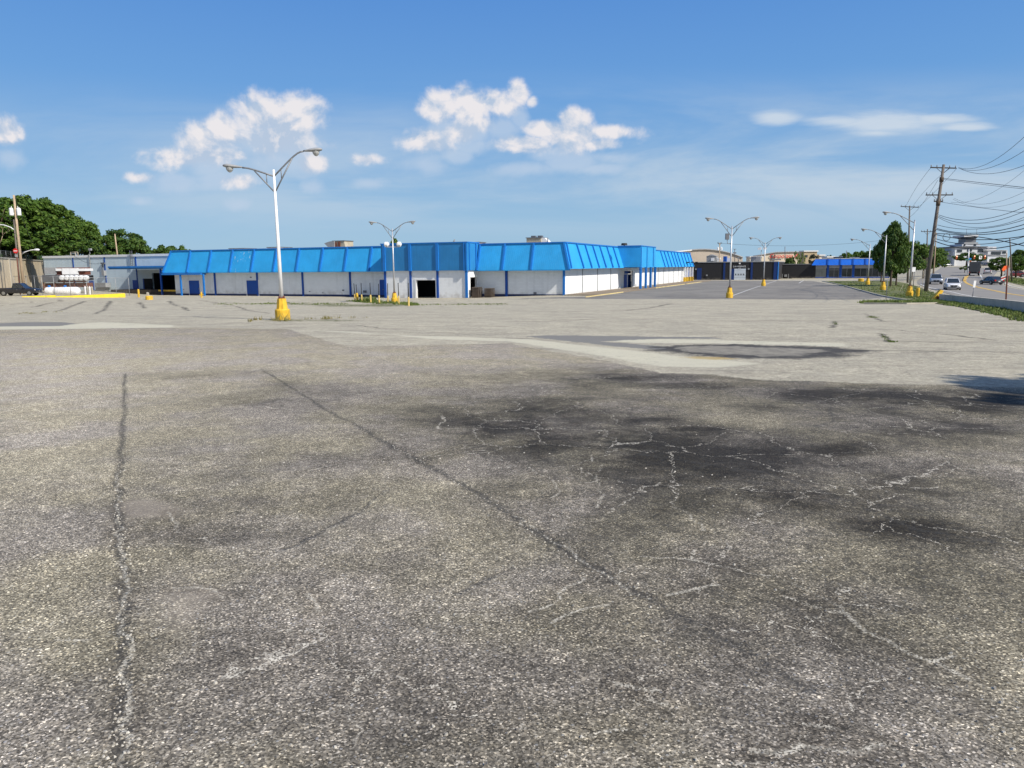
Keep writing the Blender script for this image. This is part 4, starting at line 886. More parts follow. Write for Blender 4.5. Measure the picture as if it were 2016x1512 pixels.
w1.box(xx0, xx0 + .15, YQ - .25, YQ - .1, 0, 1.3); w1.box(xx1, xx1 + .15, YQ - .25, YQ - .1, 0, 1.3); w1.box(xx0 + .6, xx0 + 1.3, YQ - .3, YQ - .02, .5, 1.15); part(w1, 'meter_rack', M['grey'], shop)
zs0 = LX(1660, 521.8, YQ)[1]; zs1 = LX(1660, 509.6, YQ)[1]; zw1 = zs0 - .85
w1 = B(); w1.box(XQ1, XQ2, YQ + .2, YQ + .5, -.2, zs1); w1.box(XQ1, XQ2, YQ + .5, YQ + 16, zs1 - .6, zs1 - .3); part(w1, 'wall', M['dark'], shop)
w1 = B(); w1.add([(XQ1 - .2, YQ + .1, zs1), (XQ2, YQ + .1, zs1), (XQ2 + .9, YQ - .9, zs0), (XQ1 - 1.1, YQ - .9, zs0), (XQ1 - .2, YQ + .1, zs0 + .2), (XQ2, YQ + .1, zs0 + .2), (XQ1 - .2, YQ + 3, zs1), (XQ1 - 1.1, YQ + 3, zs0)], [(0, 1, 2, 3), (3, 2, 5, 4), (1, 5, 2), (0, 3, 7, 6)]); part(w1, 'mansard', M['blue_s'], shop)
w1 = B(); w1.box(XQ1 - .3, XQ2, YQ - .02, YQ + .4, zs1 + .002, zs1 + .13); part(w1, 'coping', M['white_metal'], shop)
pxs = [1629.5, 1654.5, 1679.5, 1704]
for px in pxs:
    x = LX(px, 515, YQ)[0]; w1 = B(); t0 = np.array([x, YQ + .1, zs1]); t1 = np.array([x, YQ - .9, zs0]); d = np.array([.2, 0, 0]); n = np.array([0, -.15, .06])
    w1.hexa([t1 - d, t1 + d, t0 + d, t0 - d], [t1 - d + n, t1 + d + n, t0 + d + n, t0 - d + n]); part(w1, 'roof_rib', M['blue_d'], shop)
w1 = B(); w1.box(LX(1605, 525, YQ)[0], XQ2, YQ - .0, YQ + .19, zw1, zs0 + .1); part(w1, 'sign_band', M['grey'], shop)
for px in pxs[:3]:
    x = LX(px, 540, YQ)[0]; w1 = B(); w1.box(x - .3, x + .3, YQ - .12, YQ + .19, -.1, zs0); part(w1, 'column', M['blue_d'], shop)
w1 = B(); w1.box(XQ1, XQ2, YQ + .02, YQ + .19, -.1, .42); part(w1, 'base_panel', M['blue_d'], shop)
bays = [(1605, 1626), (1631.5, 1651.5), (1656.5, 1677), (1681.5, 1693), (1693.5, 1705), (1705.5, 1716), (1716.5, 1728), (1729, 1750)]
for i, (p0, p1) in enumerate(bays):
    x0, x1 = LX(p0, 540, YQ)[0], LX(p1, 540, YQ)[0]; z0 = .42 if i != 1 else 0.
    w1 = B(); w1.box(x0, x1, YQ + .1, YQ + .14, z0, zw1); wn = part(w1, 'window', M['glass'] if i != 0 else mat('papered_glass', (.20, .21, .19), .3, .2, .8), shop)
    w1 = B()
    for xx in ((x0, (x0 + x1) / 2, x1 - .07) if i < 3 else (x0,)): w1.box(xx, xx + .07, YQ + .02, YQ + .095, z0, zw1)
    w1.box(x0, x1, YQ + .03, YQ + .094, z0, z0 + .12); w1.box(x0, x1, YQ + .03, YQ + .094, zw1 - .5 if i == 1 else zw1 - .1, zw1 - .4 if i == 1 else zw1)
    fixn(w1.build('frame', M['grey'], wn))
w1 = B(); w1.box(XQ1 - 6, XQ2 + 2, YQ - 5.5, YQ - .2, -.1, .12); struct(fixn(w1.build('sidewalk', mat('pale_walk', (.42, .37, .27), .9, .2, 1.))))
for px0, px1, py, c_, lb in ((1673, 1692, 507.2, 'grey', 'low pale roof box near the middle of the bright blue shop roof'), (1641, 1659, 506, 'dsteel', 'dark low roof cabinet left of the middle on the bright blue shop roof')):
    x0, z1 = LX(px0, py, YQ + 6); x1 = LX(px1, py, YQ + 6)[0]
    o = thing('rooftop_unit', C0 + B_ * ((x0 + x1) / 2) + A_ * (YQ + 7) + np.array([0, 0, zs1 - .3]), lb, 'roof unit'); mb = B(); mb.box(x0, x1, YQ + 6, YQ + 8, zs1 - .3, z1); fixn(mb.build('body', M[c_], o))
    mb = B(); mb.box(x0 - .1, x1 + .1, YQ + 5.9, YQ + 8.1, z1 + .002, z1 + .1); fixn(mb.build('lid', M['white_metal'], o))
# guide rail in front of the black building and yellow barriers
def P3(px, py): return gp(px, py)
def barrier(px0, px1, py, h, d, m, name, label, cat, grp=None):
    a0 = gp(px0, py); a1 = gp(px1, py); v = a1 - a0; L = float(np.hypot(v[0], v[1])); rz = math.atan2(v[1], v[0])
    o = thing(name, a0, label, cat, grp, rz)
    mb = MB(); n = max(1, int(round(L / 3.2)))
    for i in range(n): mb.prism([(L * i / n + .03, 0, -.1), (L * i / n + .03, d, -.1), (L * i / n + .03, d * .7, h), (L * i / n + .03, d * .3, h)], (L / n - .06, 0, 0))
    fixn(mb.build('block', m, o)); 
    mb = MB(); mb.box(.0, .08, d * .2, d * .8, 0, h + .05); mb.build('lifting_loop', M['dsteel'], o); return o
barrier(1383, 1411, 551.6, .72, .6, M['yellow_b'], 'concrete_barrier', 'long yellow concrete barrier beside the utility pole at the black building', 'barrier')
barrier(1366, 1373, 551.2, .6, .6, M['yellow_b'], 'concrete_barrier', 'short yellow concrete barrier at the far end of the blue mansard wing', 'barrier')
fr = gp(1402, 550.2); fr2 = gp(1488, 549.6)
o = thing('pipe_gate', fr, 'thin pale pipe barrier in front of the white garage door', 'gate'); mb = MB(); zg = 1.15
mb.tube([(fr[0], fr[1], zg), (fr2[0], fr2[1], zg)], .06, 6); mb.build('rail', M['tan'], o)
for q in (fr, fr2): mb = MB(); mb.tube([(q[0], q[1], -.1), (q[0], q[1], 1.6)], .09, 6); mb.build('post', M['tan'], o)

# markings
M['white_line'] = mat('worn_white_paint', (.62, .62, .60), .8, .15, 3., coord='World', dirt=.5, det=6.)
M['yellow_line'] = mat('worn_yellow_paint', (.55, .36, .09), .8, .2, 2., coord='World', dirt=.7, det=6.)
def line(name, pts, wd, m, lift=.012, sub=3.):
    q = [gp(*p) for p in pts]; L = []; R = []
    for i, p in enumerate(q):
        d = q[min(i + 1, len(q) - 1)] - q[max(i - 1, 0)]; d = np.array([d[1], -d[0], 0.]); d /= np.linalg.norm(d); L.append(p - d * wd / 2); R.append(p + d * wd / 2)
    return drape(name, (L, R), m, lift, px=False, sub=sub)
line('parking_line', [(1437, 584), (1480, 568.5), (1529, 552.6)], .16, M['white_line'])
line('parking_line', [(1573, 557.5), (1582, 552.2)], .16, M['white_line'])
line('parking_line', [(1537, 553), (1580, 553.4)], .16, M['white_line'])
# road
def catm(p, n=5):
    p = [np.array(q, float) for q in p]; o = []
    for i in range(len(p) - 1):
        a0, a1, a2, a3 = p[max(i - 1, 0)], p[i], p[i + 1], p[min(i + 2, len(p) - 1)]
        for k_ in range(n):
            t_ = k_ / n; o.append(.5 * ((2 * a1) + (-a0 + a2) * t_ + (2 * a0 - 5 * a1 + 4 * a2 - a3) * t_ ** 2 + (-a0 + 3 * a1 - 3 * a2 + a3) * t_ ** 3))
    return o + [p[-1]]
RL = catm([(2330, 640), (2016, 603), (1914, 589), (1850, 574), (1812, 562), (1806, 553), (1822, 544), (1842, 534), (1852, 527)], 4)
RR = catm([(2330, 608), (2016, 571.5), (1972, 556), (1955, 549.5), (1958, 542), (1963, 536), (1960, 531), (1952, 527.5)], 4)
M['road'] = mat('road_asphalt', (.235, .222, .20), .85, .12, .5, coord='World', det=6., bump=.3, bsc=12., streak=0.)
drape('road', (RL, RR), M['road'], .03, sub=5.)
line('road_edge_line', catm([(2300, 627), (2016, 598), (1914, 584), (1870, 574.5), (1828, 566), (1812, 560)], 3), .22, M['white_line'], .045)
line('road_edge_line', catm([(2200, 590), (2016, 569), (1972, 555), (1958, 549)], 3), .2, M['white_line'], .045)
line('road_centre_line', catm([(2200, 602), (2016, 583), (1961, 573.5), (1920, 564.5), (1903, 557.5), (1899, 552), (1903, 546), (1908, 541)], 3), .5, M['yellow_line'], .045)
line('lane_line', [(1936, 551.5), (1932, 546), (1930, 541)], .25, M['white_line'], .045)
mbm = MB(); q0, q1, q2, q3 = gp(1896, 553), gp(1901, 553), gp(1904, 545.5), gp(1899, 545.5)
mbm.hexa([tuple(q) for q in (q0, q1, q2, q3)], [tuple(q + np.array([0, 0, .22])) for q in (q0, q1, q2, q3)])
tag(fixn(mbm.build('median_kerb', M['yellow_line'], None, tuple(q0))), 'low yellow-edged median island in the middle of the road', 'median')
# verges
drape('verge', (catm([(1618, 553.5), (1650, 560), (1690, 571), (1735, 583), (1785, 592)], 3), catm([(1745, 552.5), (1775, 556), (1800, 562), (1828, 573), (1858, 586)], 3)), M['turf'], .03, sub=3.)
drape('verge', ([(1700, 597.5), (1730, 598), (1785, 598), (1840, 597)], [(1712, 594.5), (1730, 594), (1780, 594), (1846, 592)]), M['turf'], .05, sub=2.)
drape('verge', ([(1838, 597.5), (1880, 603), (1950, 617), (2016, 631), (2150, 660)], [(1846, 590), (1900, 598), (1960, 607), (2016, 617), (2150, 640)]), M['turf'], .05, sub=2.)
drape('verge', ([(1975, 553), (2016, 563), (2150, 590)], [(1985, 545), (2016, 549), (2150, 565)]), M['turf'], .04, sub=4.)
def kerbrun(name, pts, h, wd, m, label=None, cat=None, back=1):
    q = [gp(*p) for p in pts]; mb = MB()
    for i, p in enumerate(q):
        d = q[min(i + 1, len(q) - 1)] - q[max(i - 1, 0)]; d = np.array([d[1], -d[0], 0.]); d = d / np.linalg.norm(d) * wd * back
        z = float(g(p[0], p[1])); mb.v += [(p[0], p[1], z - .2), (p[0], p[1], z + h), (p[0] + d[0], p[1] + d[1], z + h), (p[0] + d[0], p[1] + d[1], z - .2)]
    for i in range(len(q) - 1):
        for k_ in range(4): mb.f.append((i * 4 + k_, i * 4 + (k_ + 1) % 4, i * 4 + 4 + (k_ + 1) % 4, i * 4 + 4 + k_)); mb.smooth.append(False)
    mb.f += [(0, 1, 2, 3), tuple(len(q) * 4 - 4 + k_ for k_ in range(4))]; mb.smooth += [False] * 2
    o = fixn(mb.build(name, m, None, tuple(q[0])))
    return tag(o, label, cat) if label else struct(o)
kerbrun('barrier_wall', catm([(1848, 591), (1900, 598), (1960, 607), (2016, 617), (2160, 642)], 3), .62, .35, M['concrete'], 'low grey concrete wall along the grass strip beside the road', 'wall', -1)
kerbrun('kerb', catm([(1618, 554), (1650, 560.5), (1690, 571.5), (1735, 583.5), (1785, 592.5)], 3), .14, .18, M['concrete'], back=-1)
kerbrun('kerb', [(1700, 598.5), (1785, 599), (1845, 598)], .12, .15, M['concrete'], back=-1)
#@@PART3
# ------------------------------------------------------------------ lamp posts
def arm_mesh(par, L, rise, zt, sgn, head=True, name='arm'):
    a = MB()
    up_ = [(sgn * L * t_, 0, zt - .35 + rise * q_) for t_, q_ in ((0, 0), (.3, .37), (.55, .67), (.68, .81), (.8, .92), (.9, .98), (1., 1.))]
    a.tube(up_, .045, 6)
    lo = [(0, 0, zt - 1.2), (sgn * L * .62, 0, zt - .40 + rise * .76)]
    a.tube(lo, .04, 6); a.tube([(sgn * L * .24, 0, zt - .35 + rise * .3), (sgn * L * .24, 0, zt - .89 + rise * .3)], .025, 5)
    o = a.build(name, M['arm'], par)
    if head:
        h = MB(); x0 = sgn * L; z0 = zt - .35 + rise
        prof = [(0, .07, .06), (.12, .11, .08), (.35, .17, .12), (.6, .24, .15), (.8, .24, .14), (.95, .16, .10), (1.0, .05, .05)]
        vs = []; k = 10
        for s_, w_, hh in prof:
            for j in range(k):
                t_ = 2 * pi * j / k; vs.append((x0 + sgn * s_, cos(t_) * w_, z0 + .02 + .08 * s_ + sin(t_) * hh * (.8 if sin(t_) > 0 else .55)))
        fs = [(i * k + j, i * k + (j + 1) % k, (i + 1) * k + (j + 1) % k, (i + 1) * k + j) for i in range(len(prof) - 1) for j in range(k)] + [tuple(range(k)), tuple((len(prof) - 1) * k + j for j in range(k))]
        h.add(vs, fs, True); hd = fixn(h.build('lamp_head', M['grey'], o))
        l_ = MB(); l_.lathe([(.2, .0), (.17, -.14), (.09, -.24), (.02, -.27)], (x0 + sgn * .66, 0, z0 + .02), 10); fixn(l_.build('lens', mat('lamp_lens', (.35, .36, .36), .25, .1) if 'lamp_lens' not in bpy.data.materials else bpy.data.materials['lamp_lens'], o))
    return o
def lamp(P, h, label, arms, group, L=2.6, rise=.95, rz=0., r=.115):
    o = thing('lamp_post', P, label, 'lamp post', group, rz); LOCAL.add(o.name)
    b1 = MB(); b1.lathe([(.40, -.1), (.40, .54), (.36, .60)], (0, 0, 0), 16); fixn(b1.build('plinth', M['yellow'], o))
    b1 = MB(); b1.lathe([(.31, .602), (.24, 1.18)], (0, 0, 0), 8); fixn(b1.build('pedestal', M['yellow'], o))
    b1 = MB(); b1.lathe([(.18, 1.182), (.18, 1.24)], (0, 0, 0), 8)
    for j in range(4): b1.tube([(cos(j * pi / 2 + .8) * .17, sin(j * pi / 2 + .8) * .17, 1.18), (cos(j * pi / 2 + .8) * .17, sin(j * pi / 2 + .8) * .17, 1.31)], .03, 5)
    b1.build('flange', M['rust'], o)
    b1 = MB(); b1.tube([(0, 0, 1.24), (0, 0, h * .5), (0, 0, h)], [r, r * .8, r * .55], 12); b1.build('pole', M['white_metal'] if 'tallest' in label else M['steel'], o)
    for s_, hs_ in arms: arm_mesh(o, L, rise * hs_, h, s_)
    return o
def px2h(P, px, pt): return at(px, pt, P[1])[2] - P[2]
G2 = 'double-armed lamp posts in the parking lot'; G1 = 'single-armed lamp posts along the grass verge'
P = gp(557, 629.5); lamp1 = lamp(P, px2h(P, 538, 334), 'tallest foreground lamp post with two arms on a yellow pedestal', [(-1, .5), (1, 1.45)], G2, 1.62, .9, .12)
lamp1.rotation_euler[1] = -.006
P = gp(777, 596); lp2 = lamp(P, px2h(P, 770, 450), 'double-armed lamp post with two floodlights in front of the projecting blue bay', [(-1, 1), (1, 1)], G2, 1.85, 1.05, -.1)
h2 = px2h(P, 770, 481)
mb = MB(); mb.box(-.85, .85, -.06, .06, h2 - .35, h2 - .27); cb = mb.build('crossbar', M['steel'], lp2)
for s_ in (-1, 1):
    mb = MB(); mb.lathe([(.12, 0), (.3, .18), (.3, .5), (.12, .62)], (0, 0, 0), 10, 'x'); mb.v = [(x * s_ + s_ * .45, y, z + h2) for x, y, z in mb.v]; mb.tube([(s_ * .7, 0, h2 - .3), (s_ * .7, 0, h2)], .04, 5)
    fixn(mb.build('floodlight', M['white_metal'], lp2))
P = gp(1436, 586.5); lp3 = lamp(P, px2h(P, 1440, 445), 'double-armed lamp post with one dark floodlight at the end of the white line', [(-1, 1), (1, 1.05)], G2, 2.1, 1.15)
h3 = px2h(P, 1440, 470)
mb = MB(); mb.tube([(0, 0, h3 - .55), (-.45, 0, h3 - .55), (-.5, 0, h3 - .1)], .04, 6); mb.box(-.72, -.3, -.12, .12, h3 - .1, h3 + .6); fixn(mb.build('floodlight', M['dsteel'], lp3))
P = gp(1503, 563); lamp(P, px2h(P, 1504, 477), 'slim double-armed lamp post standing farther along the white line', [(-1, 1), (1, 1)], G2, 2.0, 1.1)
for px, py, pt, tx, lb in ((1790, 583.5, 433, 1794, 'single-armed lamp post nearest the viewer by the grass verge'), (1738, 571, 463, 1738, 'middle single-armed lamp post at the edge of the grass'), (1708, 560.5, 480, 1708, 'farthest single-armed lamp post, in front of the blue shop roof')):
    P = gp(px, py); lamp(P, px2h(P, tx, pt), lb, [(-1, 1)], G1, 2.75, 1.15, .0, .12)
# ------------------------------------------------------------------ utility poles and wires
M['silhouette_wood'] = mat('silhouette_arm_wood', (.035, .028, .024), .85, .2, 2.)  # crossarm wood coloured nearly black to read as a backlit silhouette
def utility(P, Ptop, label, r=.17, arms=(), trans=(), wood='wood', group=None):
    o = thing('utility_pole', P, label, 'utility pole', group)
    P = np.array(P); Ptop = np.array(Ptop); mb = MB(); mb.tube([tuple(P - np.array([0, 0, .4])), tuple((P + Ptop) / 2), tuple(Ptop)], [r, r * .85, r * .62], 10); mb.build('pole', M[wood], o)
    h = Ptop[2] - P[2]
    for f, w_, dz, az in arms:
        c = P + (Ptop - P) * f; d = np.array([cos(az), sin(az), 0]) * w_; mb = MB()
        e = np.array([-sin(az), cos(az), 0]) * .07
        q = [c - d - e, c + d - e, c + d + e, c - d + e]
        mb.hexa([tuple(k + np.array([0, 0, -.07 + dz * (1 if i in (1, 2) else -1)])) for i, k in enumerate(q)], [tuple(k + np.array([0, 0, .07 + dz * (1 if i in (1, 2) else -1)])) for i, k in enumerate(q)])
        mb.tube([tuple(c - d * .55), tuple(c - np.array([0, 0, .75]))], .03, 5); mb.tube([tuple(c + d * .55), tuple(c - np.array([0, 0, .75]))], .03, 5)
        ca = mb.build('crossarm', M['silhouette_wood'], o)
        for k_ in (-.95, -.5, .5, .95):
            mb = MB(); b_ = c + d * k_ + np.array([0, 0, .07 + dz * k_]); mb.lathe([(.03, 0), (.07, .08), (.05, .16), (.07, .2), (.03, .28)], tuple(b_), 8); fixn(mb.build('insulator', M['dsteel'], ca))
    for f, s_, sc in trans:
        c = P + (Ptop - P) * f; mb = MB(); mb.lathe([(.24 * sc, 0), (.25 * sc, .1), (.25 * sc, .85 * sc), (.12, .95 * sc)], (c[0] + s_ * (.28 + .25 * sc), c[1] - .1, c[2]), 14); mb.box(c[0], c[0] + s_ * .35, c[1] - .05, c[1] + .05, c[2] + .3, c[2] + .4)
        mb.tube([(c[0] + s_ * .5, c[1] - .1, c[2] + .9 * sc), (c[0] + s_ * .5, c[1] - .1, c[2] + 1.15 * sc)], .04, 6)
        fixn(mb.build('transformer', M['white_metal'], o))
    return o
PU = gp(1822, 574.5); PT = at(1858, 324, PU[1] + .5)
u1 = utility(PU, PT, 'tall leaning wooden utility pole with two crossarms beside the road', .27, ((.975, 1.75, -.05, .05), (.765, 1.85, 0., .05), (.715, .6, 0, .05)))
mb = MB()
for f in (.885, .70): c = PU + (PT - PU) * f; mb.tube([tuple(c + np.array([0, 0, -.3])), tuple(c + np.array([0, 0, .3]))], .27, 8)
mb.build('clamp_band', M['bark'], u1)
PU2 = gp(1787, 557); PU2 = np.array([PU2[0], PU2[1], PU2[2]]); PT2 = at(1791, 405, PU2[1])
utility(PU2, PT2, 'second wooden utility pole rising behind the nearest verge tree', .2, ((.985, 1.75, -.1, .0),))
PU3 = at(1824, 538, 175.); PU3[2] = float(g(PU3[0], PU3[1])); PT3 = at(1826, 451, 175.)
utility(PU3, PT3, 'third utility pole with a short crossarm, just left of the leaning pole', .18, ((.95, 1.45, 0, .0),))
Pm = gp(1415.5, 550.5); PTm = at(1417, 478, Pm[1]); utility(Pm, PTm, 'pale utility pole with two white transformers by the black building', .17, ((.985, .6, 0, 0.),), ((.80, -1, .85), (.80, 1, .85)), 'wood_l')
PL = gp(46, 575.); PL[1] = PL[1]; PL = np.array([at(45.5, 556, 122.)[0], 122., float(g(-80, 122))]); PTL = at(27, 384, 121.)
utility(PL, PTL, 'pale wooden utility pole with two white transformers at the left edge', .24, (), ((.80, -1, 1.25), (.80, 1, 1.25)), 'wood_l')
ul = bpy.data.objects[[o.name for o in bpy.data.objects if o.get('label', '').startswith('pale wooden utility pole with two')][0]]
mb = MB(); c = at(42, 500, 121.8); 
pts = [at(42, 501, 121.8), at(50, 496, 121.8), at(60, 492.5, 121.8), at(66, 491.8, 121.8)]; mb.tube([tuple(p) for p in pts], .06, 6); mb.tube([tuple(at(43, 497, 121.8)), tuple(pts[2])], .03, 5); mb.build('lamp_arm', M['white_metal'], ul)
mb = MB(); c = at(66, 491.8, 121.8); mb.lathe([(.04, 0), (.14, .2), (.2, .55), (.18, .8), (.06, .95)], tuple(c), 8, 'x'); fixn(mb.build('lamp_head', M['white_metal'], ul))
PQ = at(38.5, 560, 125.); PQ[2] = 0; utility(PQ, at(27, 432, 125.), 'thin brown utility pole just left of the pale transformer pole', .16, (), (), 'wood')
mb = MB(); pts = [at(-60, 452, 118.), at(-5, 442, 118.), at(8, 443, 118.), at(22, 448, 118.), at(27, 452, 118.)]; 
o = thing('street_light', (at(27, 452, 118.)), 'curved street light arm reaching in from the left edge', 'street light'); mb.tube([tuple(p) for p in pts], .07, 6); mb.build('arm', M['white_metal'], o)
# bare dead tree at the left edge
# sign on the brown pole
o = thing('traffic_sign', at(38, 560, 119.5) * np.array([1, 1, 0]), 'red and white no entry sign on a rusty post left of the utility pole', 'sign')
mb = MB(); mb.box(-.05, .05, -.05, .05, 0, 0); c0 = at(38, 560, 119.5); c1 = at(32, 494, 119.5); mb = MB(); mb.tube([(c0[0], c0[1], 0), tuple(c1 + np.array([0, 0, .6]))], .07, 6); mb.build('post', M['rust'], o)
M['sign_red'] = mat('sign_red', (.60, .03, .03), .5, .05); M['sign_white'] = mat('sign_white', (.75, .75, .75), .5, .05)
mb = MB(); mb.lathe([(.40, -.02), (.40, .02)], (0, 0, 0), 8, 'y'); mb.v = [(x + c1[0] - .05, y + c1[1] - .1, z + c1[2]) for x, y, z in mb.v]; pl = fixn(mb.build('plate', M['sign_red'], o))
mb = MB(); mb.box(c1[0] - .33, c1[0] + .23, c1[1] - .135, c1[1] - .125, c1[2] - .06, c1[2] + .06); mb.build('bar', M['sign_white'], pl)
mb = MB(); mb.box(c1[0] - .25, c1[0] + .2, c1[1] - .1, c1[1] - .08, c1[2] - .95, c1[2] - .55); mb.build('plate', M['grey'], o)
for (px, py, pt, tx, Yd, lb) in ((129, 505, 465, 125.5, 165, 'bare pale pole behind the rear wing, in front of the big tree mass'), (232, 503, 460.5, 226, 170, 'bare pale pole behind the rear wing, in front of the round tree')):
    Pb = at(px, 505, Yd); Pb[2] = 4.; utility(Pb, at(tx, pt, Yd), lb, .2, (), (), 'wood_l')
def simple_mast(px, pt, pb, Yd, label, name, cat, ext=()):
    Pb = at(px, pb, Yd); o = thing(name, Pb, label, cat); mb = MB(); mb.tube([tuple(Pb), tuple(at(px, pt, Yd))], .14, 6); mb.build('pole', M['dsteel'], o)
    for q in ext:
        mb = MB(); x0, x1, y0, y1 = q; a0 = at(x0, y1, Yd); a1 = at(x1, y0, Yd); mb.box(a0[0], a1[0], Yd - .2, Yd + .2, a0[2], a1[2]); mb.build('head', M['dsteel'], o)
    return o
simple_mast(1446.5, 490, 516, 300, 'distant mast with dark lamps beyond the black building', 'light_mast', 'mast', ((1443.8, 1449.3, 490, 491), (1443.5, 1445.5, 496.5, 499), (1447.5, 1449.5, 496.5, 499)))
simple_mast(1453.5, 507, 516, 260, 'small round blue sign on a short pole behind the black building', 'pole_sign', 'sign', ((1451.5, 1455.5, 505.8, 508.6),))
simple_mast(1545.5, 485.5, 512, 300, 'thin dark mast in front of the cream hangar', 'antenna_mast', 'mast')
simple_mast(1666.5, 493.5, 510, 260, 'thin dark mast above the blue shop roof', 'antenna_mast', 'mast')

def wire(name, label, pts, r=.03, ext=(0, 0), grp='overhead wires crossing the road sky', nseg=16):
    """parabola through three (px,py,depth) picture points, real cable in the world"""
    (x0, y0, d0), (x1, y1, d1), (x2, y2, d2) = pts
    A0, A1, A2 = at(x0, y0, d0), at(x1, y1, d1), at(x2, y2, d2); mb = MB(); q = []
    # t of the middle point from horizontal distance
    L = np.hypot(*(A2 - A0)[:2]); tm = float(np.clip(np.hypot(*(A1 - A0)[:2]) / max(L, .1), .15, .85))
    for t_ in np.linspace(-ext[0], 1 + ext[1], nseg):
        l0 = (t_ - tm) * (t_ - 1) / (tm); l1 = t_ * (t_ - 1) / (tm * (tm - 1)); l2 = t_ * (t_ - tm) / (1 - tm)
        p = A0 * l0 + A1 * l1 + A2 * l2; lin = A0 + (A2 - A0) * t_; q.append((lin[0], lin[1], p[2]))
    mb.tube(q, r, 5); o = mb.build(name, M['wire'], None, q[0]); return tag(o, label, 'cable', grp)
U1 = PU[1]
WR = [((1887, 330, U1), (1950, 318, 82), (2016, 270, 70), .022, 'uppermost'), ((1887, 331, U1), (1950, 329, 82), (2016, 297, 70), .022, 'second highest'), ((1890, 332, U1), (1945, 342, 82), (2016, 326, 70), .022, 'third highest'),
      ((1856, 351, U1), (1935, 359, 88), (2016, 369, 76), .03, 'fourth, nearly straight'), ((1856, 353, U1), (1935, 362, 88), (2016, 372, 76), .02, 'fifth, nearly straight'),
      ((1848, 397, U1), (1930, 408, 88), (2016, 419, 76), .022, 'sixth, pale nearly straight'), ((1872, 398, U1), (1930, 388, 88), (2016, 336, 76), .014, 'seventh, pale thin rising'), ((1878, 390, U1), (1925, 402, 88), (2016, 378, 76), .014, 'eighth, pale thin sagging'),
      ((1876, 392, U1), (1950, 408, 88), (2016, 394, 76), .014, 'ninth, pale thin sagging'),
      ((1848, 423, U1), (1915, 433, 90), (2016, 408, 80), .03, 'tenth, dark sagging'), ((1848, 426, U1), (1925, 440, 90), (2016, 416, 80), .03, 'eleventh, dark sagging'), ((1847, 428, U1), (1935, 448, 90), (2016, 428, 80), .025, 'twelfth, dark sagging'),
      ((1846, 443, U1), (1910, 451, 90), (2016, 433, 80), .03, 'thirteenth, dark sagging'), ((1845, 450, U1), (1915, 459, 90), (2016, 442, 80), .045, 'fourteenth, thick dark'), ((1844, 452, U1), (1920, 462, 90), (2016, 450, 80), .045, 'fifteenth, thick dark'),
      ((1843, 460, U1), (1935, 470, 90), (2016, 484, 84), .05, 'sixteenth, thick running down right'), ((1843, 462, U1), (1925, 472, 90), (2016, 465, 84), .05, 'seventeenth, thick dark'), ((1842, 470, U1), (1915, 480, 90), (2016, 466, 84), .04, 'eighteenth, thick dark'),
      ((1841, 475, U1), (1915, 490.5, 90), (2016, 478, 84), .055, 'lowest and thickest')]
for a0, a1, a2, r, nm in WR: wire('overhead_wire', f'{nm} overhead wire from the leaning pole to the right edge', (a0, a1, a2), r, (0, .3))
for (a0, a1, a2, nm) in (((1833, 330, U1), (1815, 365, 122), (1783, 407, PU2[1]), 'left end of the upper crossarm'), ((1869, 331, U1), (1845, 365, 122), (1797, 406, PU2[1]), 'middle of the upper crossarm'), ((1884, 331, U1), (1855, 375, 122), (1808, 408, PU2[1]), 'right end of the upper crossarm'), ((1846, 355, U1), (1826, 402, 122), (1790, 428, PU2[1]), 'clamp band of the leaning pole')):
    wire('overhead_wire', f'thin wire from the {nm} back to the second pole', (a0, a1, a2), .02)
wire('overhead_wire', 'slack pale cable looping low between the leaning pole and the verge tree', ((1820, 500, U1), (1806, 510, 110), (1786, 503, 125)), .02)
wire('overhead_wire', 'second slack pale cable looping low behind the leaning pole', ((1820, 512, U1), (1808, 520, 110), (1786, 510, 125)), .02)
wire('overhead_wire', 'long faint wire across the sky from the pale transformer pole to the verge trees', ((1419, 479, Pm[1]), (1590, 483.5, Pm[1]), (1730, 474, Pm[1])), .03)
wire('overhead_wire', 'guy wire running down right from the transformer pole at the left edge', ((29, 390, 121), (50, 440, 124), (70, 488, 128)), .03)
wire('overhead_wire', 'wire leaving the left transformer pole toward the left edge', ((27, 436, 121), (10, 424, 119), (-20, 408, 117)), .03, (0, .5))
mb = MB(); c = at(1863.5, 467, 88.); mb.tube([tuple(c + np.array([cos(t_) * .42, 0, sin(t_) * .42])) for t_ in np.linspace(0, 2 * pi, 17)], .03, 5, False); tag(mb.build('cable_coil', M['wire'], None, tuple(c)), 'round coil of spare cable hanging on the thick wires', 'cable coil')

# ------------------------------------------------------------------ small yard things
G8 = 'short yellow bollards with thin dark rods around the middle lamp island'
def bollard(P, lb, h=.95, r=.09, rod=2.35, group=G8, tilt=0.):
    o = thing('bollard', P, lb, 'bollard', group); LOCAL.add(o.name)
    mb = MB(); mb.lathe([(r, -.1), (r, h - .03), (r * .7, h + .02)], (0, 0, 0), 12); fixn(mb.build('post', M['yellow_pale'] if r < .12 else M['yellow'], o))
    if rod: mb = MB(); mb.tube([(0, 0, h), (rnd.uniform(-.03, .03), 0, rod)], .05, 5); mb.build('rod', M['black'], o)
    o.rotation_euler[1] = tilt; return o
M['yellow_pale'] = mat('pale_yellow_paint', (.66, .48, .16), .65, .12, 2., dirt=.3)
names = ['leftmost', 'second from the left', 'third from the left, standing in weeds', 'fourth from the left', 'fifth, just left of the middle lamp', 'sixth, just right of the middle lamp', 'last, nearest the viewer, at the right tip']
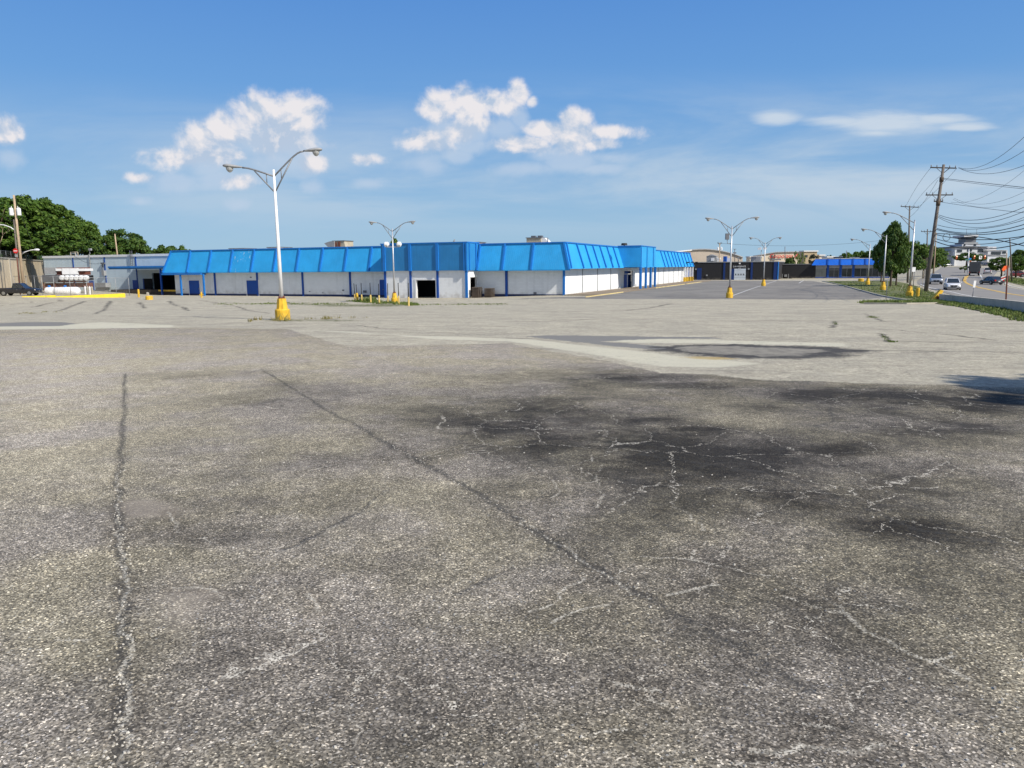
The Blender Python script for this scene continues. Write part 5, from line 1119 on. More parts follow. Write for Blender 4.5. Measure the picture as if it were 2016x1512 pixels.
for (px, py, yt, rt_), nm in zip(((699, 593.5, 579, 558), (712.5, 594.5, 580, 557), (730, 596, 580.5, 557), (746.5, 598, 582, 559), (764, 596, 582.5, 558), (785, 599.5, 583, 557), (804.8, 602.5, 585, 557)), names):
    P = gp(px, py); bollard(P, f'slim yellow bollard with a dark rod, {nm}', px2h(P, px, yt), .1, px2h(P, px - .5, rt_), G8, rnd.uniform(-.02, .02))
P = gp(704, 593.5); bollard(P, 'thicker leaning yellow bollard second in the row by the weeds', px2h(P, 704, 577), .15, px2h(P, 702, 560), G8, -.06)
P = gp(273.5, 585.5); bollard(P, 'yellow steel bollard in front of the dark loading dock', px2h(P, 273, 569.5), .15, 0, None)
P = gp(1806.5, 584); bollard(P, 'chunky yellow bollard right of the nearest verge lamp', px2h(P, 1806.5, 567), .19, 0, None)
P = gp(397, 586); o = thing('fire_hydrant', P, 'yellow fire hydrant in front of the white store wall', 'hydrant'); LOCAL.add(o.name)
mb = MB(); mb.lathe([(.17, -.05), (.17, .06), (.12, .1), (.12, .55), (.16, .58), (.16, .63), (.13, .66), (.11, .76), (.04, .84), (.03, .92)], (0, 0, 0), 12); fixn(mb.build('barrel', M['yellow'], o))
for s_ in (-1, 1): mb = MB(); mb.lathe([(.07, 0), (.07, .12), (.085, .12), (.085, .18)], (0, 0, 0), 10, 'x'); mb.v = [(x * s_ + s_ * .1, y, z + .46) for x, y, z in mb.v]; fixn(mb.build('nozzle', M['yellow'], o))
mb = MB(); mb.lathe([(.09, -.26), (.09, -.1)], (0, 0, .36), 10, 'y'); fixn(mb.build('nozzle', M['yellow'], o))
P = gp(294, 590); o = thing('pipe_stub', P, 'round yellow concrete block with a broken pale stub before the loading dock', 'concrete block'); LOCAL.add(o.name)
mb = MB(); mb.lathe([(.5, -.1), (.5, .48), (.44, .55)], (0, 0, 0), 12); fixn(mb.build('base', M['yellow'], o)); mb = MB(); mb.prism([(-.32, -.15, .55), (0., -.15, .55), (-.05, -.15, 1.0), (-.25, -.15, 1.08)], (0, .3, 0)); fixn(mb.build('stub', M['concrete'], o))
P = gp(1695, 554.5); o = thing('concrete_block', P, 'small yellow concrete stump left of the farthest verge lamp', 'concrete block'); LOCAL.add(o.name); mb = MB(); mb.lathe([(.6, -.1), (.6, .6), (.5, .7)], (0, 0, 0), 12); fixn(mb.build('base', M['yellow'], o))
# fallen yellow marker at the barrier end
P = gp(1842, 591); o = thing('fallen_marker', P, 'toppled yellow concrete marker at the end of the grey barrier wall', 'marker'); LOCAL.add(o.name)
mb = MB(); mb.prism([(-.35, 0, 0), (.25, 0, 0), (.75, 0, .95), (.45, 0, 1.05)], (0, .35, 0)); fixn(mb.build('block', M['yellow'], o)); mb = MB(); mb.box(.05, .45, -.1, .3, -.05, .35); fixn(mb.build('footing', M['rust'], o))
# thin stakes
for (px, py, pt, lb, r) in ((1744, 593, 552.5, 'thin dark stake standing in the grass island', .03), (1814, 582.5, 533, 'thin pale stake right of the chunky yellow bollard', .025)):
    P = gp(px, py); o = MB(); o.tube([(0, 0, -.1), (.02, 0, px2h(P, px, pt))], r, 6); q = o.build('stake', M['dsteel'] if r > .028 else M['tan'], None, (0, 0, 0)); q.location = tuple(P); tag(q, lb, 'stake')
mb = MB(); P = gp(1769, 583.5); mb.tube([tuple(P), tuple(at(1773, 571, P[1])), tuple(at(1778, 561, P[1]))], .02, 5); tag(mb.build('stake', M['tan'], None, tuple(P)), 'bent thin stick leaning in the verge left of the nearest lamp', 'stake')
P = gp(1913.5, 592.5); o = thing('road_marker', P, 'slim roadside marker with a white panel leaning right', 'road marker'); a1 = at(1917.5, 566, P[1]); a2 = at(1919.8, 552.5, P[1])
mb = MB(); mb.tube([tuple(P), tuple(a1)], .035, 6); mb.build('post', M['dsteel'], o)
mb = MB(); mb.hexa([(a1[0] - .11, a1[1] - .02, a1[2]), (a1[0] + .11, a1[1] - .02, a1[2]), (a1[0] + .11, a1[1] + .02, a1[2]), (a1[0] - .11, a1[1] + .02, a1[2])], [(a2[0] - .11, a2[1] - .02, a2[2]), (a2[0] + .11, a2[1] - .02, a2[2]), (a2[0] + .11, a2[1] + .02, a2[2]), (a2[0] - .11, a2[1] + .02, a2[2])]); fixn(mb.build('panel', M['sign_white'], o))
P = gp(1980, 601); o = thing('sign_post', P, 'brown rusty post with an orange flag near the right edge', 'sign post'); a1 = at(1984, 523, P[1])
mb = MB(); mb.tube([tuple(P - np.array([0, 0, .2])), tuple(a1)], .055, 8); mb.build('post', M['rust'], o)
mb = MB(); q = [at(1972.5, 530, P[1]), at(1977, 524, P[1]), at(1983, 523, P[1]), at(1984.5, 527, P[1]), at(1980, 531, P[1]), at(1975, 534.5, P[1])]; mb.prism([tuple(p) for p in q], (0.02, .06, 0)); fixn(mb.build('flag', M['orange'], o))
# chain link fence at the left
m, t, b = base_mat('chain_link'); P_ = t.n('ShaderNodeNewGeometry').outputs['Position']; x, y, z = t.sep(t.map(P_, rot=(0, 0, -ang)))
w_ = t.m('ADD', x, y)
f1 = t.m('ABSOLUTE', t.m('SUBTRACT', t.m('FRACT', t.m('MULTIPLY', t.m('ADD', w_, z), 7.)), .5)); f2 = t.m('ABSOLUTE', t.m('SUBTRACT', t.m('FRACT', t.m('MULTIPLY', t.m('SUBTRACT', w_, z), 7.)), .5))
al = t.m('GREATER_THAN', t.m('MAXIMUM', f1, f2), .46); tr = t.n('ShaderNodeBsdfTransparent'); mx = t.n('ShaderNodeMixShader'); t.l(al, mx.inputs[0]); t.l(tr.outputs[0], mx.inputs[1]); t.l(b.outputs[0], mx.inputs[2]); t.l(mx.outputs[0], t.N['Material Output'].inputs[0])
b.inputs['Base Color'].default_value = (.22, .22, .21, 1); b.inputs['Metallic'].default_value = .4; M['link'] = m
def fence(pts, hgt, label, posts, m='link', zb=None, nm='chain_link_fence', pm='grey'):
    o = thing(nm, pts[0], label, 'fence')
    mb = MB()
    for a0, a1 in zip(pts[:-1], pts[1:]): mb.add([tuple(a0), tuple(a1), tuple(a1 + np.array([0, 0, hgt])), tuple(a0 + np.array([0, 0, hgt]))], [(0, 1, 2, 3)])
    mb.build('mesh', M[m], o); mb = MB(); mb.tube([tuple(p + np.array([0, 0, hgt])) for p in pts], .03, 6); mb.build('rail', M[pm], o)
    for p in posts: mb = MB(); mb.tube([tuple(p - np.array([0, 0, .2])), tuple(p + np.array([0, 0, hgt + .08]))], .04, 6); mb.build('post', M[pm], o)
    return o
YF = 124.
def fz(px, Yd=YF): p = at(px, 575, Yd); p[2] = float(g(p[0], p[1])); return p
hf = at(107, 545, 118.)[2] - float(g(-70, 118))
pf = [fz(84, 118.), fz(107.5, 117.2), fz(139, 117.), fz(172, 118.), fz(229, 122.), fz(255, 124.)]
fence(pf, hf, 'chain link fence with grey posts around the tanks and cooling plant', pf)
pf2 = [fz(30, 130.), fz(54, 129.), fz(70, 126.), fz(84, 120.)]
fence(pf2, hf, 'brownish chain link fence below the tan retaining wall behind the pickup', pf2)
# gas tanks
def tank(px0, px1, pyc, Yd, label, r=.72):
    a0 = at(px0, pyc, Yd); a1 = at(px1, pyc, Yd); L = a1[0] - a0[0]; c = (a0 + a1) / 2; o = thing('gas_tank', (c[0], c[1], float(g(c[0], c[1]))), label, 'tank', 'white gas tanks behind the fence'); LOCAL.add(o.name); zc = c[2] - float(g(c[0], c[1]))
    pr_ = [(r * s_, -L / 2 + r * .6 * (1 - c_)) for s_, c_ in ((.05, 0), (.5, .13 / .6 * .6), (.86, .5), (1, 1))]; pr_ = [(r * .05, -L / 2), (r * .55, -L / 2 + .1), (r * .88, -L / 2 + .28), (r, -L / 2 + .5)]
    pr_ = pr_ + [(q[0], -q[1]) for q in pr_[::-1]]
    mb = MB(); mb.lathe(pr_, (0, 0, zc), 20, 'x'); q = fixn(mb.build('shell', M['tankwhite'], o)); q.data.polygons.foreach_set('use_smooth', [True] * len(q.data.polygons))
    mb = MB(); mb.box(-L * .3, -L * .3 + .3, -.5, .5, 0, zc - r + .15); mb.box(L * .3, L * .3 + .3, -.5, .5, 0, zc - r + .15); mb.build('saddle', M['concrete'], o)
    mb = MB(); mb.lathe([(.22, 0), (.22, .28), (.1, .33)], (-.2, 0, zc + r - .05), 10); fixn(mb.build('valve_dome', M['blue_t'], o)); return o
M['tankwhite'] = mat('tank_white', (.82, .82, .82), .4, .04)
tank(105, 158, 573.5, 121., 'long white gas tank with blue valve dome behind the fence, in front', .70); tank(88, 112, 573.2, 124.5, 'shorter white gas tank partly hidden behind the long one', .68)
# cooling plant
o = thing('cooling_plant', (at(88, 575, 129.)[0], 129., 0.), 'rusty cooling plant with a row of white fans on a steel frame', 'cooling plant'); Yd = 129.
def pb(name, m, p0, p1, y0, y1, Ya, dep, par=o):
    a0 = at(p0, y1, Ya); a1 = at(p1, y0, Ya); mb = MB(); mb.box(a0[0], a1[0], Ya, Ya + dep, a0[2], a1[2]); return fixn(mb.build(name, M[m], par))
pb('louvre_cabinet', 'grey', 88, 109, 526.5, 540, Yd, 3); pb('cabinet', 'dsteel', 84, 112, 541, 556, Yd - .8, 3)
for i, (p0, p1) in enumerate(((109.5, 122), (122.5, 137), (138, 152), (152.5, 167))): pb('panel', 'white_metal', p0, p1, 528 if i in (1, 2) else 528.5, 540.5 if i in (1, 2) else 533.5, Yd - .1, 2.5)
pb('backing', 'rust', 109.5, 168, 526.5, 541.5, Yd + .3, 1.5); pb('lower_frame', 'rust', 89, 170, 557, 566, Yd - .3, 2.); pb('fan_bay', 'dark', 112, 171, 542, 552.3, Yd - .2, 2.)
pb('beam', 'rust', 110, 170, 552.5, 556, Yd - .5, .3)
for i in range(6):
    c = at(121.5 + i * 9.4, 547, Yd - 1.); mb = MB(); mb.lathe([(.28, -.5), (.42, -.42), (.42, .1), (.3, .15)], (0, 0, 0), 14, 'y'); mb.v = [(x + c[0], y + c[1] + .3, z + c[2]) for x, y, z in mb.v]; fixn(mb.build('fan', M['white_metal'], o))
for px in (90, 112, 130, 150, 169): a0 = at(px, 560, Yd); mb = MB(); mb.box(a0[0] - .08, a0[0] + .08, Yd - .6, Yd - .45, -.2, at(px, 542, Yd)[2]); mb.build('leg', M['rust'], o)
# propane cylinders / white pipes next to the tanks
for i, px in enumerate((168.5, 173, 177.5, 182)):
    P = at(px, 577, 123.); P[2] = float(g(P[0], P[1])); mb = MB(); mb.lathe([(.16, 0), (.16, 1.1), (.08, 1.25), (.05, 1.35)], tuple(P), 10); q = fixn(mb.build('gas_cylinder', M['tan'] if i % 2 else M['white_metal'], None, tuple(P)))
    tag(q, ['white gas cylinder nearest the end of the long tank', 'tan gas cylinder second from the long tank', 'white gas cylinder third from the long tank', 'tan gas cylinder farthest from the long tank'][i], 'gas cylinder', 'upright gas cylinders beside the blue door')
# yellow ramp kerbs
def yk(p0, p1, y0, y1a, y1b, label, dep=1.2):
    a0 = gp(p0, y0); a1 = gp(p1, y0 + .6); h0 = at(p0, y1a, a0[1])[2]; h1 = at(p1, y1b, a1[1])[2]; d = (a1 - a0); d = np.array([-d[1], d[0], 0]) / np.hypot(d[0], d[1]) * dep
    mb = MB(); mb.hexa([tuple(a0 - [0, 0, .3]), tuple(a1 - [0, 0, .3]), tuple(a1 + d - [0, 0, .3]), tuple(a0 + d - [0, 0, .3])], [(a0[0], a0[1], h0), (a1[0], a1[1], h1), (a1[0] + d[0], a1[1] + d[1], h1), (a0[0] + d[0], a0[1] + d[1], h0)])
    return tag(fixn(mb.build('yellow_kerb', M['yellow_b'], None, tuple(a0))), label, 'kerb')
yk(94, 247, 585, 584.3, 577.6, 'long bright yellow loading ramp kerb rising to the right'); yk(43, 110, 585.0, 583.6, 581.2, 'short low yellow kerb beside the black pickup', .6)
# retaining wall, hillside
wa = at(-75, 505, 105.); wb = at(92, 512, 172.)
def wl(s_): return wa + (wb - wa) * s_
za, zb_ = 5.9, at(85, 512, (wa + (wb - wa) * .95)[1])[2]
pA, pB = np.array([wa[0], wa[1], 0]), np.array([wb[0], wb[1], 0]); dn = np.array([-(pB - pA)[1], (pB - pA)[0], 0]); dn /= np.linalg.norm(dn)
ztA = at(0, 505.3, 1)[2]
o = thing('retaining_wall', pA, 'tall tan concrete retaining wall with pilasters at the left', 'wall')
def wtop(p):  # height giving a level coping
    return 6.0
mb = MB(); q = [pA, pB, pB + dn * .5, pA + dn * .5]; mb.hexa([tuple(k - [0, 0, .5]) for k in q], [tuple(k + [0, 0, 6.0]) for k in q]); M['tanwall'] = mat('tan_concrete', (.56, .47, .33), .9, .14, .35, bump=.3, streak=.45, det=6.); fixn(mb.build('wall', M['tanwall'], o))
mb = MB(); q = [pA - dn * .12, pB - dn * .12, pB + dn * .62, pA + dn * .62]; mb.hexa([tuple(k + [0, 0, 6.003]) for k in q], [tuple(k + [0, 0, 6.2]) for k in q]); fixn(mb.build('coping', M['concrete'], o))
dd = (pB - pA) / np.linalg.norm(pB - pA)
def onwall(px):
    d = ray(px, 540); n_ = dn; t_ = ((pA - H) @ n_) / (d @ n_); return H + d * t_
for px in (20, 59, -20): 
    c = onwall(px); c[2] = 0; mb = MB(); q = [c - dd * .35 - dn * .18, c + dd * .35 - dn * .18, c + dd * .35 - dn * .003, c - dd * .35 - dn * .003]; mb.hexa([tuple(k - [0, 0, .4]) for k in q], [tuple(k + [0, 0, 5.95 if px != 59 else 5.3]) for k in q]); fixn(mb.build('pilaster', M['concrete'], o))
pf3 = [pA + dn * 2 + (pB - pA) * s_ + np.array([0, 0, 6.0]) for s_ in np.linspace(0, 1.3, 22)]
fence(pf3, 1.6, 'dark chain link fence on top of the tan retaining wall', pf3, pm='dsteel')
mb = MB(); hp = []
for i in range(12):
    s_ = -0.3 + i * .35
    for j, (off, zz) in enumerate(((.6, 5.8), (12, 6.6), (30, 9.5), (60, 14), (110, 20))):
        p = pA + (pB - pA) * s_ + dn * off; mb.v.append((p[0], p[1], (zz if i < 6 else 2 + (zz - 2) * max(0, (12 - i)) / 7) + .5 * sin(i * 1.7 + j)))
for i in range(11):
    for j in range(4): a0 = i * 5 + j; mb.f.append((a0, a0 + 1, a0 + 6, a0 + 5)); mb.smooth.append(True)
hs_ = mb.build('hillside', M['hill']); fixn(hs_); struct(hs_)
#@@PART4
# ------------------------------------------------------------------ trees
def quads_mesh(name, cen, nrm, size, m, rng, asp=1.4):
    n = len(cen); t1 = rng.normal(size=(n, 3)); t1 -= nrm * (t1 * nrm).sum(1, keepdims=True); t1 /= np.linalg.norm(t1, axis=1, keepdims=True) + 1e-9; t2 = np.cross(nrm, t1)
    s = size * rng.uniform(.6, 1.3, (n, 1)); a = t1 * s * asp * .5; b_ = t2 * s * .5
    V = np.stack([cen - a, cen - b_ * .9 + a * .1, cen + a, cen + b_ * .9 + a * .1], 1).reshape(-1, 3).astype(np.float32)
    me = bpy.data.meshes.new(name); me.vertices.add(len(V)); me.vertices.foreach_set('co', V.ravel())
    me.loops.add(4 * n); me.loops.foreach_set('vertex_index', np.arange(4 * n, dtype=np.int32)); me.polygons.add(n)
    me.polygons.foreach_set('loop_start', np.arange(0, 4 * n, 4, dtype=np.int32)); me.polygons.foreach_set('loop_total', np.full(n, 4, np.int32)); me.update(calc_edges=True)
    at_ = me.attributes.new('rnd', 'FLOAT', 'FACE'); at_.data.foreach_set('value', rng.uniform(0, 1, n).astype(np.float32)); me.materials.append(m); return me
def crown_mesh(seed, h, w, m, prof='round', nclump=70, nleaf=100, leaf=.42, low=.0):
    rng = np.random.default_rng(seed); C = []; Nn = []
    for i in range(nclump):
        while True:
            p = rng.uniform(-1, 1, 3)
            if np.linalg.norm(p) < 1: break
        p = p / (np.linalg.norm(p) + 1e-6) * (np.linalg.norm(p) ** .45) * .82
        if prof == 'cone': k = .35 + .65 * (1 - max(0, p[2])) ** .8; p[:2] *= k
        if prof == 'dome' and p[2] < 0: p[2] *= .55
        rr = rng.uniform(.13, .26)
        q = rng.normal(size=(nleaf, 3)); q /= np.linalg.norm(q, axis=1, keepdims=True); rad = rng.uniform(.55, 1.05, (nleaf, 1)) * rr
        q[:, 2] = q[:, 2] * .8 + .05
        C.append(p + q * rad); nn = q * .8 + rng.normal(size=(nleaf, 3)) * .5 + np.array([0, 0, .35]); Nn.append(nn / np.linalg.norm(nn, axis=1, keepdims=True))
    C = np.concatenate(C); Nn = np.concatenate(Nn); C = C * np.array([w / 2, w / 2, h / 2]) + np.array([0, 0, h / 2 + low])
    return quads_mesh('crown', C, Nn, leaf, m, rng)
def trunk_mb(h, r, seed, fork=3, spread=.25):
    rr = random.Random(seed); mb = MB(); mb.tube([(0, 0, -.3), (rr.uniform(-.1, .1), rr.uniform(-.1, .1), h * .35), (rr.uniform(-.2, .2), rr.uniform(-.2, .2), h * .6)], [r * 1.15, r * .85, r * .65], 8)
    for i in range(fork):
        a_ = 2 * pi * i / fork + rr.uniform(-.4, .4); e = h * spread
        mb.tube([(0, 0, h * rr.uniform(.3, .5)), (cos(a_) * e * .5, sin(a_) * e * .5, h * .68), (cos(a_) * e, sin(a_) * e, h * .9)], [r * .5, r * .35, r * .12], 6)
    return mb
TREES = {}
def tree(kind, P, H_, W_, label, rz=0., group=None, trunk_h=None, cat='tree', name='tree'):
    """kind -> shared meshes built at 10 x 10 m and scaled"""
    if kind not in TREES:
        k = dict(oak=('round', 'leaf', 80, 95, .50), oak2=('round', 'leaf', 70, 110, .46), dark=('round', 'leaf_d', 80, 110, .40), tall=('cone', 'leaf_d', 110, 110, .36), street=('round', 'leaf', 60, 110, .38), dome=('dome', 'leaf_d', 70, 100, .44), shrub=('dome', 'leaf', 40, 90, .5), yel=('round', 'leaf_y', 34, 60, .5), plum=('dome', 'leaf_r', 34, 80, .5))[kind]
        TREES[kind] = (crown_mesh(sum(map(ord, kind)), 8.9 if kind == 'tall' else (8.8 if kind == 'street' else 8.3), 10., bpy.data.materials[M[k[1]].name], k[0], k[2], k[3], k[4], low=1.1 if kind in ('tall', 'street') else 1.7), trunk_mb(9., .30, sum(map(ord, kind))))
    o = thing(name, P, label, cat, group, rz); LOCAL.add(o.name)
    cm, tm = TREES[kind]; c = bpy.data.objects.new('crown', cm); COL.objects.link(c); c.parent = o
    if isinstance(tm, MB): t_ = tm.build('trunk', M['bark'], o); TREES[kind] = (cm, t_.data)
    else: t_ = bpy.data.objects.new('trunk', tm); COL.objects.link(t_); t_.parent = o
    o.scale = (W_ / 10., W_ / 10., H_ / 10.); return o
def treepx(kind, px, ptop, pw, Yd, zb, label, rz=0., **k):
    """crown centre px, crown top row, crown width in picture pixels, distance"""
    c = at(px, ptop, Yd); s_ = Yd / F * 1.02
    return tree(kind, (c[0], c[1], zb), c[2] - zb, pw * s_, label, rz, **k)
gh = 'trees on the slope above the tan retaining wall'
for i, (k, px, pt, pw, Yd, zb, lb) in enumerate([
    ('oak', -12, 388, 110, 150, 6, 'broad green tree cut off by the left edge of the wooded slope'), ('oak2', 30, 384, 105, 158, 8, 'tall green tree right behind the left transformer pole'), ('oak', 66, 380, 95, 172, 9, 'highest tree of the wooded slope'),
    ('oak2', 100, 398, 90, 174, 8, 'green tree on the slope just below and right of the highest one'), ('oak', 134, 420, 80, 165, 6, 'green tree midway down the wooded slope outline'), ('oak2', 162, 430, 66, 165, 5, 'last tree of the big wooded mass, beside the gap of sky'),
    ('dark', 60, 432, 120, 168, 5, 'lower tree filling the slope behind the black pickup'), ('oak', 8, 440, 110, 152, 5, 'lower tree at the left edge just above the retaining wall'), ('oak2', 112, 446, 100, 150, 4, 'lower tree above the left end of the pale rear wing'), ('dark', 150, 462, 80, 158, 3, 'low dark tree behind the roof vent pipe'),
    ('dome', 236, 449, 96, 190, 3, 'round dark tree standing alone above the pale rear wing'), ('dome', 262, 466, 60, 186, 2, 'small round tree on the right flank of the lone round tree'), ('dome', 203, 460, 56, 184, 2, 'small tree filling the left flank of the lone round tree'),
    ('dark', 322, 478, 62, 230, 0, 'low tree top behind the left end of the blue mansard'), ('oak', 350, 479, 50, 240, 0, 'second low tree top just above the blue mansard end'), ('dark', 372, 488, 36, 250, 0, 'smallest low tree top, right of the other two above the blue mansard'), ('dark', 300, 486, 30, 240, 0, 'tiny tree top left of the pair above the blue mansard')]):
    treepx(k, px, pt, pw, Yd, zb, lb, i * 1.3, group=gh if i < 10 else None)
_rg = np.random.default_rng(21); _n = 9000; _s = _rg.uniform(-.2, 1.5, _n); _o = _rg.uniform(4, 12, _n); _z = 6 + _rg.uniform(0, 1, _n) ** 1.3 * (3.2 + 1.5 * np.sin(_s * 31) + 1.2 * np.sin(_s * 77))
_c = pA[None] + (pB - pA)[None] * _s[:, None] + dn[None] * _o[:, None]; _c[:, 2] = _z; _nn = _rg.normal(size=(_n, 3)) + np.array([.3, -.6, .5]); _nn /= np.linalg.norm(_nn, axis=1, keepdims=True)
_ug = bpy.data.objects.new('undergrowth', quads_mesh('undergrowth', _c, _nn, .6, M['leaf_d'], _rg)); COL.objects.link(_ug); tag(_ug, 'dark tangled undergrowth behind the fence on the retaining wall', 'undergrowth', None, 'stuff')
treepx('oak', 779, 464, 30, 128, 2, 'single tree top peeking over the roof behind the middle lamp', 1.)
gr = 'trees along the verge beside the road'
def treeg(kind, px, py, ptop, pw, label, rz=0., pc=None, **k):
    P = gp(px, py); c = at(pc or px, ptop, P[1]); return tree(kind, (c[0], P[1], P[2]), c[2] - P[2], pw * P[1] / F, label, rz, **k)
t1 = treeg('tall', 1762, 563.5, 431, 62, 'tall dense dark tree nearest on the verge, left of the second pole', .5, group=gr)
t2 = treeg('tall', 1771, 562.5, 462, 50, 'dense tree right behind the nearest verge tree', 2.2, group=gr)
treeg('dark', 1740, 556, 470, 42, 'dark tree on the left flank of the nearest verge tree', 1.2, group=gr)
treeg('street', 1800, 552, 468, 64, 'mid green tree between the second pole and the leaning pole', .3, group=gr, pc=1800)
treeg('street', 1822, 548, 476, 62, 'green verge tree right behind the leaning pole', 1.9, group=gr, pc=1823)
treeg('street', 1838, 543, 484, 56, 'farthest bright green verge tree, right of the leaning pole', 3.1, group=gr, pc=1842)
treepx('dome', 1905, 496, 52, 300, 3.0, 'round tree on the road median in front of the control tower', .4)
treepx('dome', 1925, 500, 34, 310, 3.2, 'smaller tree touching the right side of the median tree', 1.4)
treepx('street', 1975, 503, 50, 175, .8, 'bushy green tree behind the orange flag', .9)
treepx('street', 2004, 500, 50, 165, .8, 'bushy green tree at the right edge above the dark red car', 2.4)
treepx('dark', 2018, 488, 46, 230, 2, 'darker tall tree rising behind the right edge trees', .2)
for i, (px, pt, pw, Yd, lb) in enumerate([(1668, 496, 36, 330, 'leftmost of the low trees behind the blue shop'), (1692, 493, 44, 340, 'second low tree behind the blue shop, left of the lamp head'), (1716, 491, 46, 335, 'low tree behind the blue shop roof directly under a lamp arm'), (1738, 492, 40, 330, 'low tree between the blue shop and the dark verge tree')]):
    treepx('oak2', px, pt, pw, Yd, -1, lb, i * .9, group='low trees behind the blue shop')
treepx('yel', 1567, 492, 17, 232, .5, 'light yellow-green sapling on the left behind the black building', .1); treepx('yel', 1580, 494, 14, 234, .5, 'light yellow-green sapling on the right behind the black building', 1.5); treepx('dark', 1554, 505, 18, 236, .5, 'small dark bush left of the yellow-green saplings', 1.)
treepx('plum', 1603, 498, 22, 236, .5, 'dull plum-brown tree beside the tan block', .7); treepx('dark', 1634, 500, 16, 320, 0, 'tiny dark tree top above the blue shop left half', .7)
# tree to the right of the viewer, whose shade reaches the lot
P = gp(2035, 796); tp = P + SUN * (8.5 / SUN[2]) ; tree('oak', (tp[0] + 3.4, tp[1] - .2, float(g(tp[0], tp[1]))), 11., 8.0, 'broad tree beyond the right edge shading the asphalt', .3)
# bare dead tree
rb = random.Random(11); mb = MB(); c = at(2, 500, 132.)
def br(p, d, L, r, n):
    q = p + d * L; mb.tube([tuple(p), tuple((p + q) / 2 + Vector((rb.uniform(-.1, .1), 0, rb.uniform(-.1, .1)))), tuple(q)], [r, r * .8, r * .6], 5)
    if n:
        for s_ in (-1, 1): br(q, (d + Vector((s_ * rb.uniform(.3, .7), rb.uniform(-.2, .2), rb.uniform(-.1, .3)))).normalized(), L * .68, r * .55, n - 1)
br(Vector(tuple(at(-2, 512, 132.))), Vector((.12, 0, 1)).normalized(), 2.6, .12, 4)
tag(mb.build('dead_tree', M['wood_l'], None, tuple(at(-2, 512, 132.))), 'bare pale dead tree at the left edge in front of the woods', 'tree')

# ------------------------------------------------------------------ grass and weeds
def tufts(name, label, spots, m, seed, hgt=(.12, .3), w=.05, cat='grass'):
    rng = np.random.default_rng(seed); V = []; Fc = []
    for (x, y, n, rad, hk) in spots:
        for i in range(n):
            a_ = rng.uniform(0, 2 * pi); r_ = rad * sqrt(rng.uniform(0, 1)); bx, by = x + cos(a_) * r_, y + sin(a_) * r_; bz = float(g(bx, by)); h = rng.uniform(*hgt) * hk; l = rng.normal(size=2) * h * .35; d = rng.uniform(0, pi); ww = w * rng.uniform(.6, 1.4)
            k = len(V); V += [(bx - cos(d) * ww, by - sin(d) * ww, bz), (bx + cos(d) * ww, by + sin(d) * ww, bz), (bx + l[0] * .5 + cos(d) * ww * .5, by + l[1] * .5 + sin(d) * ww * .5, bz + h * .6), (bx + l[0], by + l[1], bz + h)]; Fc.append((k, k + 1, k + 2, k + 3))
    me = bpy.data.meshes.new(name); me.from_pydata(V, [], Fc); at_ = me.attributes.new('rnd', 'FLOAT', 'FACE'); at_.data.foreach_set('value', rng.uniform(0, 1, len(Fc)).astype(np.float32)); me.materials.append(m)
    o = bpy.data.objects.new(name, me); COL.objects.link(o); return tag(o, label, cat, None, 'stuff')
def band(pxs, n, jx, rad=.4, nb=10, hk=1.):
    s = []; r_ = random.Random(len(pxs) * 31 + n)
    for i in range(n):
        t_ = r_.uniform(0, len(pxs) - 1.001); k = int(t_); f = t_ - k; (x0, ya, yb), (x1, yc, yd) = pxs[k], pxs[k + 1]
        P = gp(x0 + (x1 - x0) * f + r_.uniform(-jx, jx), (ya + (yc - ya) * f) + r_.random() * ((yb - ya) + ((yd - yc) - (yb - ya)) * f)); s.append((P[0], P[1], nb, rad, hk * r_.uniform(.6, 1.3)))
    return s
tufts('grass', 'bright green grass strip between the lot and the grey barrier wall', band([(1846, 592, 597), (1900, 599, 605), (1960, 608, 618), (2020, 618, 632), (2100, 634, 650)], 520, 6, .45, 14), M['grass'], 1, (.08, .2), .05)
tufts('grass', 'green grass on the narrow island behind the lot edge', band([(1700, 595, 597.5), (1740, 594, 598), (1790, 594, 598), (1845, 592, 597)], 240, 4, .5, 14), M['grass'], 2, (.1, .28), .06)
tufts('grass', 'olive grass of the verge under the roadside trees', band([(1640, 554, 557), (1700, 553, 572), (1760, 557, 586), (1800, 564, 590), (1845, 580, 590)], 420, 5, .9, 12), M['grass'], 3, (.06, .18), .08)
tufts('grass', 'rough grass on the far side of the road', band([(1972, 546, 553), (1990, 546, 556), (2030, 551, 565)], 160, 5, .9, 12), M['grass'], 4, (.1, .35), .1)
tufts('weeds', 'low green weeds around the slim yellow bollards', band([(690, 592, 594), (740, 592, 598), (800, 597, 601), (815, 600, 602)], 170, 6, .5, 12) + band([(712, 593, 595), (735, 593, 596)], 30, 3, .4, 14, 2.2), M['grass'], 5, (.12, .3), .05, 'weeds')
tufts('weeds', 'straw-coloured weeds round the yellow pedestal of the tallest lamp', band([(534, 628, 631), (548, 631, 633), (562, 631, 633), (580, 627, 630)], 14, 3, .12, 6, 1.2) + band([(590, 628, 630), (640, 627, 629), (660, 626, 628), (725, 625, 626)], 26, 8, .16, 7, .6), M['dry'], 6, (.12, .36), .012, 'weeds')
tufts('weeds', 'dry weeds in the cracks left of the tallest lamp', band([(490, 632, 634), (516, 628, 631)], 5, 2, .12, 8, .9) + band([(20, 616, 619), (60, 616, 618), (115, 611, 615)], 16, 8, .2, 6, .5), M['dry'], 7, (.12, .3), .025, 'weeds')
tufts('weeds', 'thin green weeds along the lot joint in front of the white store', band([(430, 597, 600), (560, 596, 600), (680, 597, 600)], 90, 10, .5, 9, .6) + band([(830, 599, 601), (1000, 598, 600)], 50, 10, .5, 8, .5), M['grass'], 8, (.08, .22), .05, 'weeds')
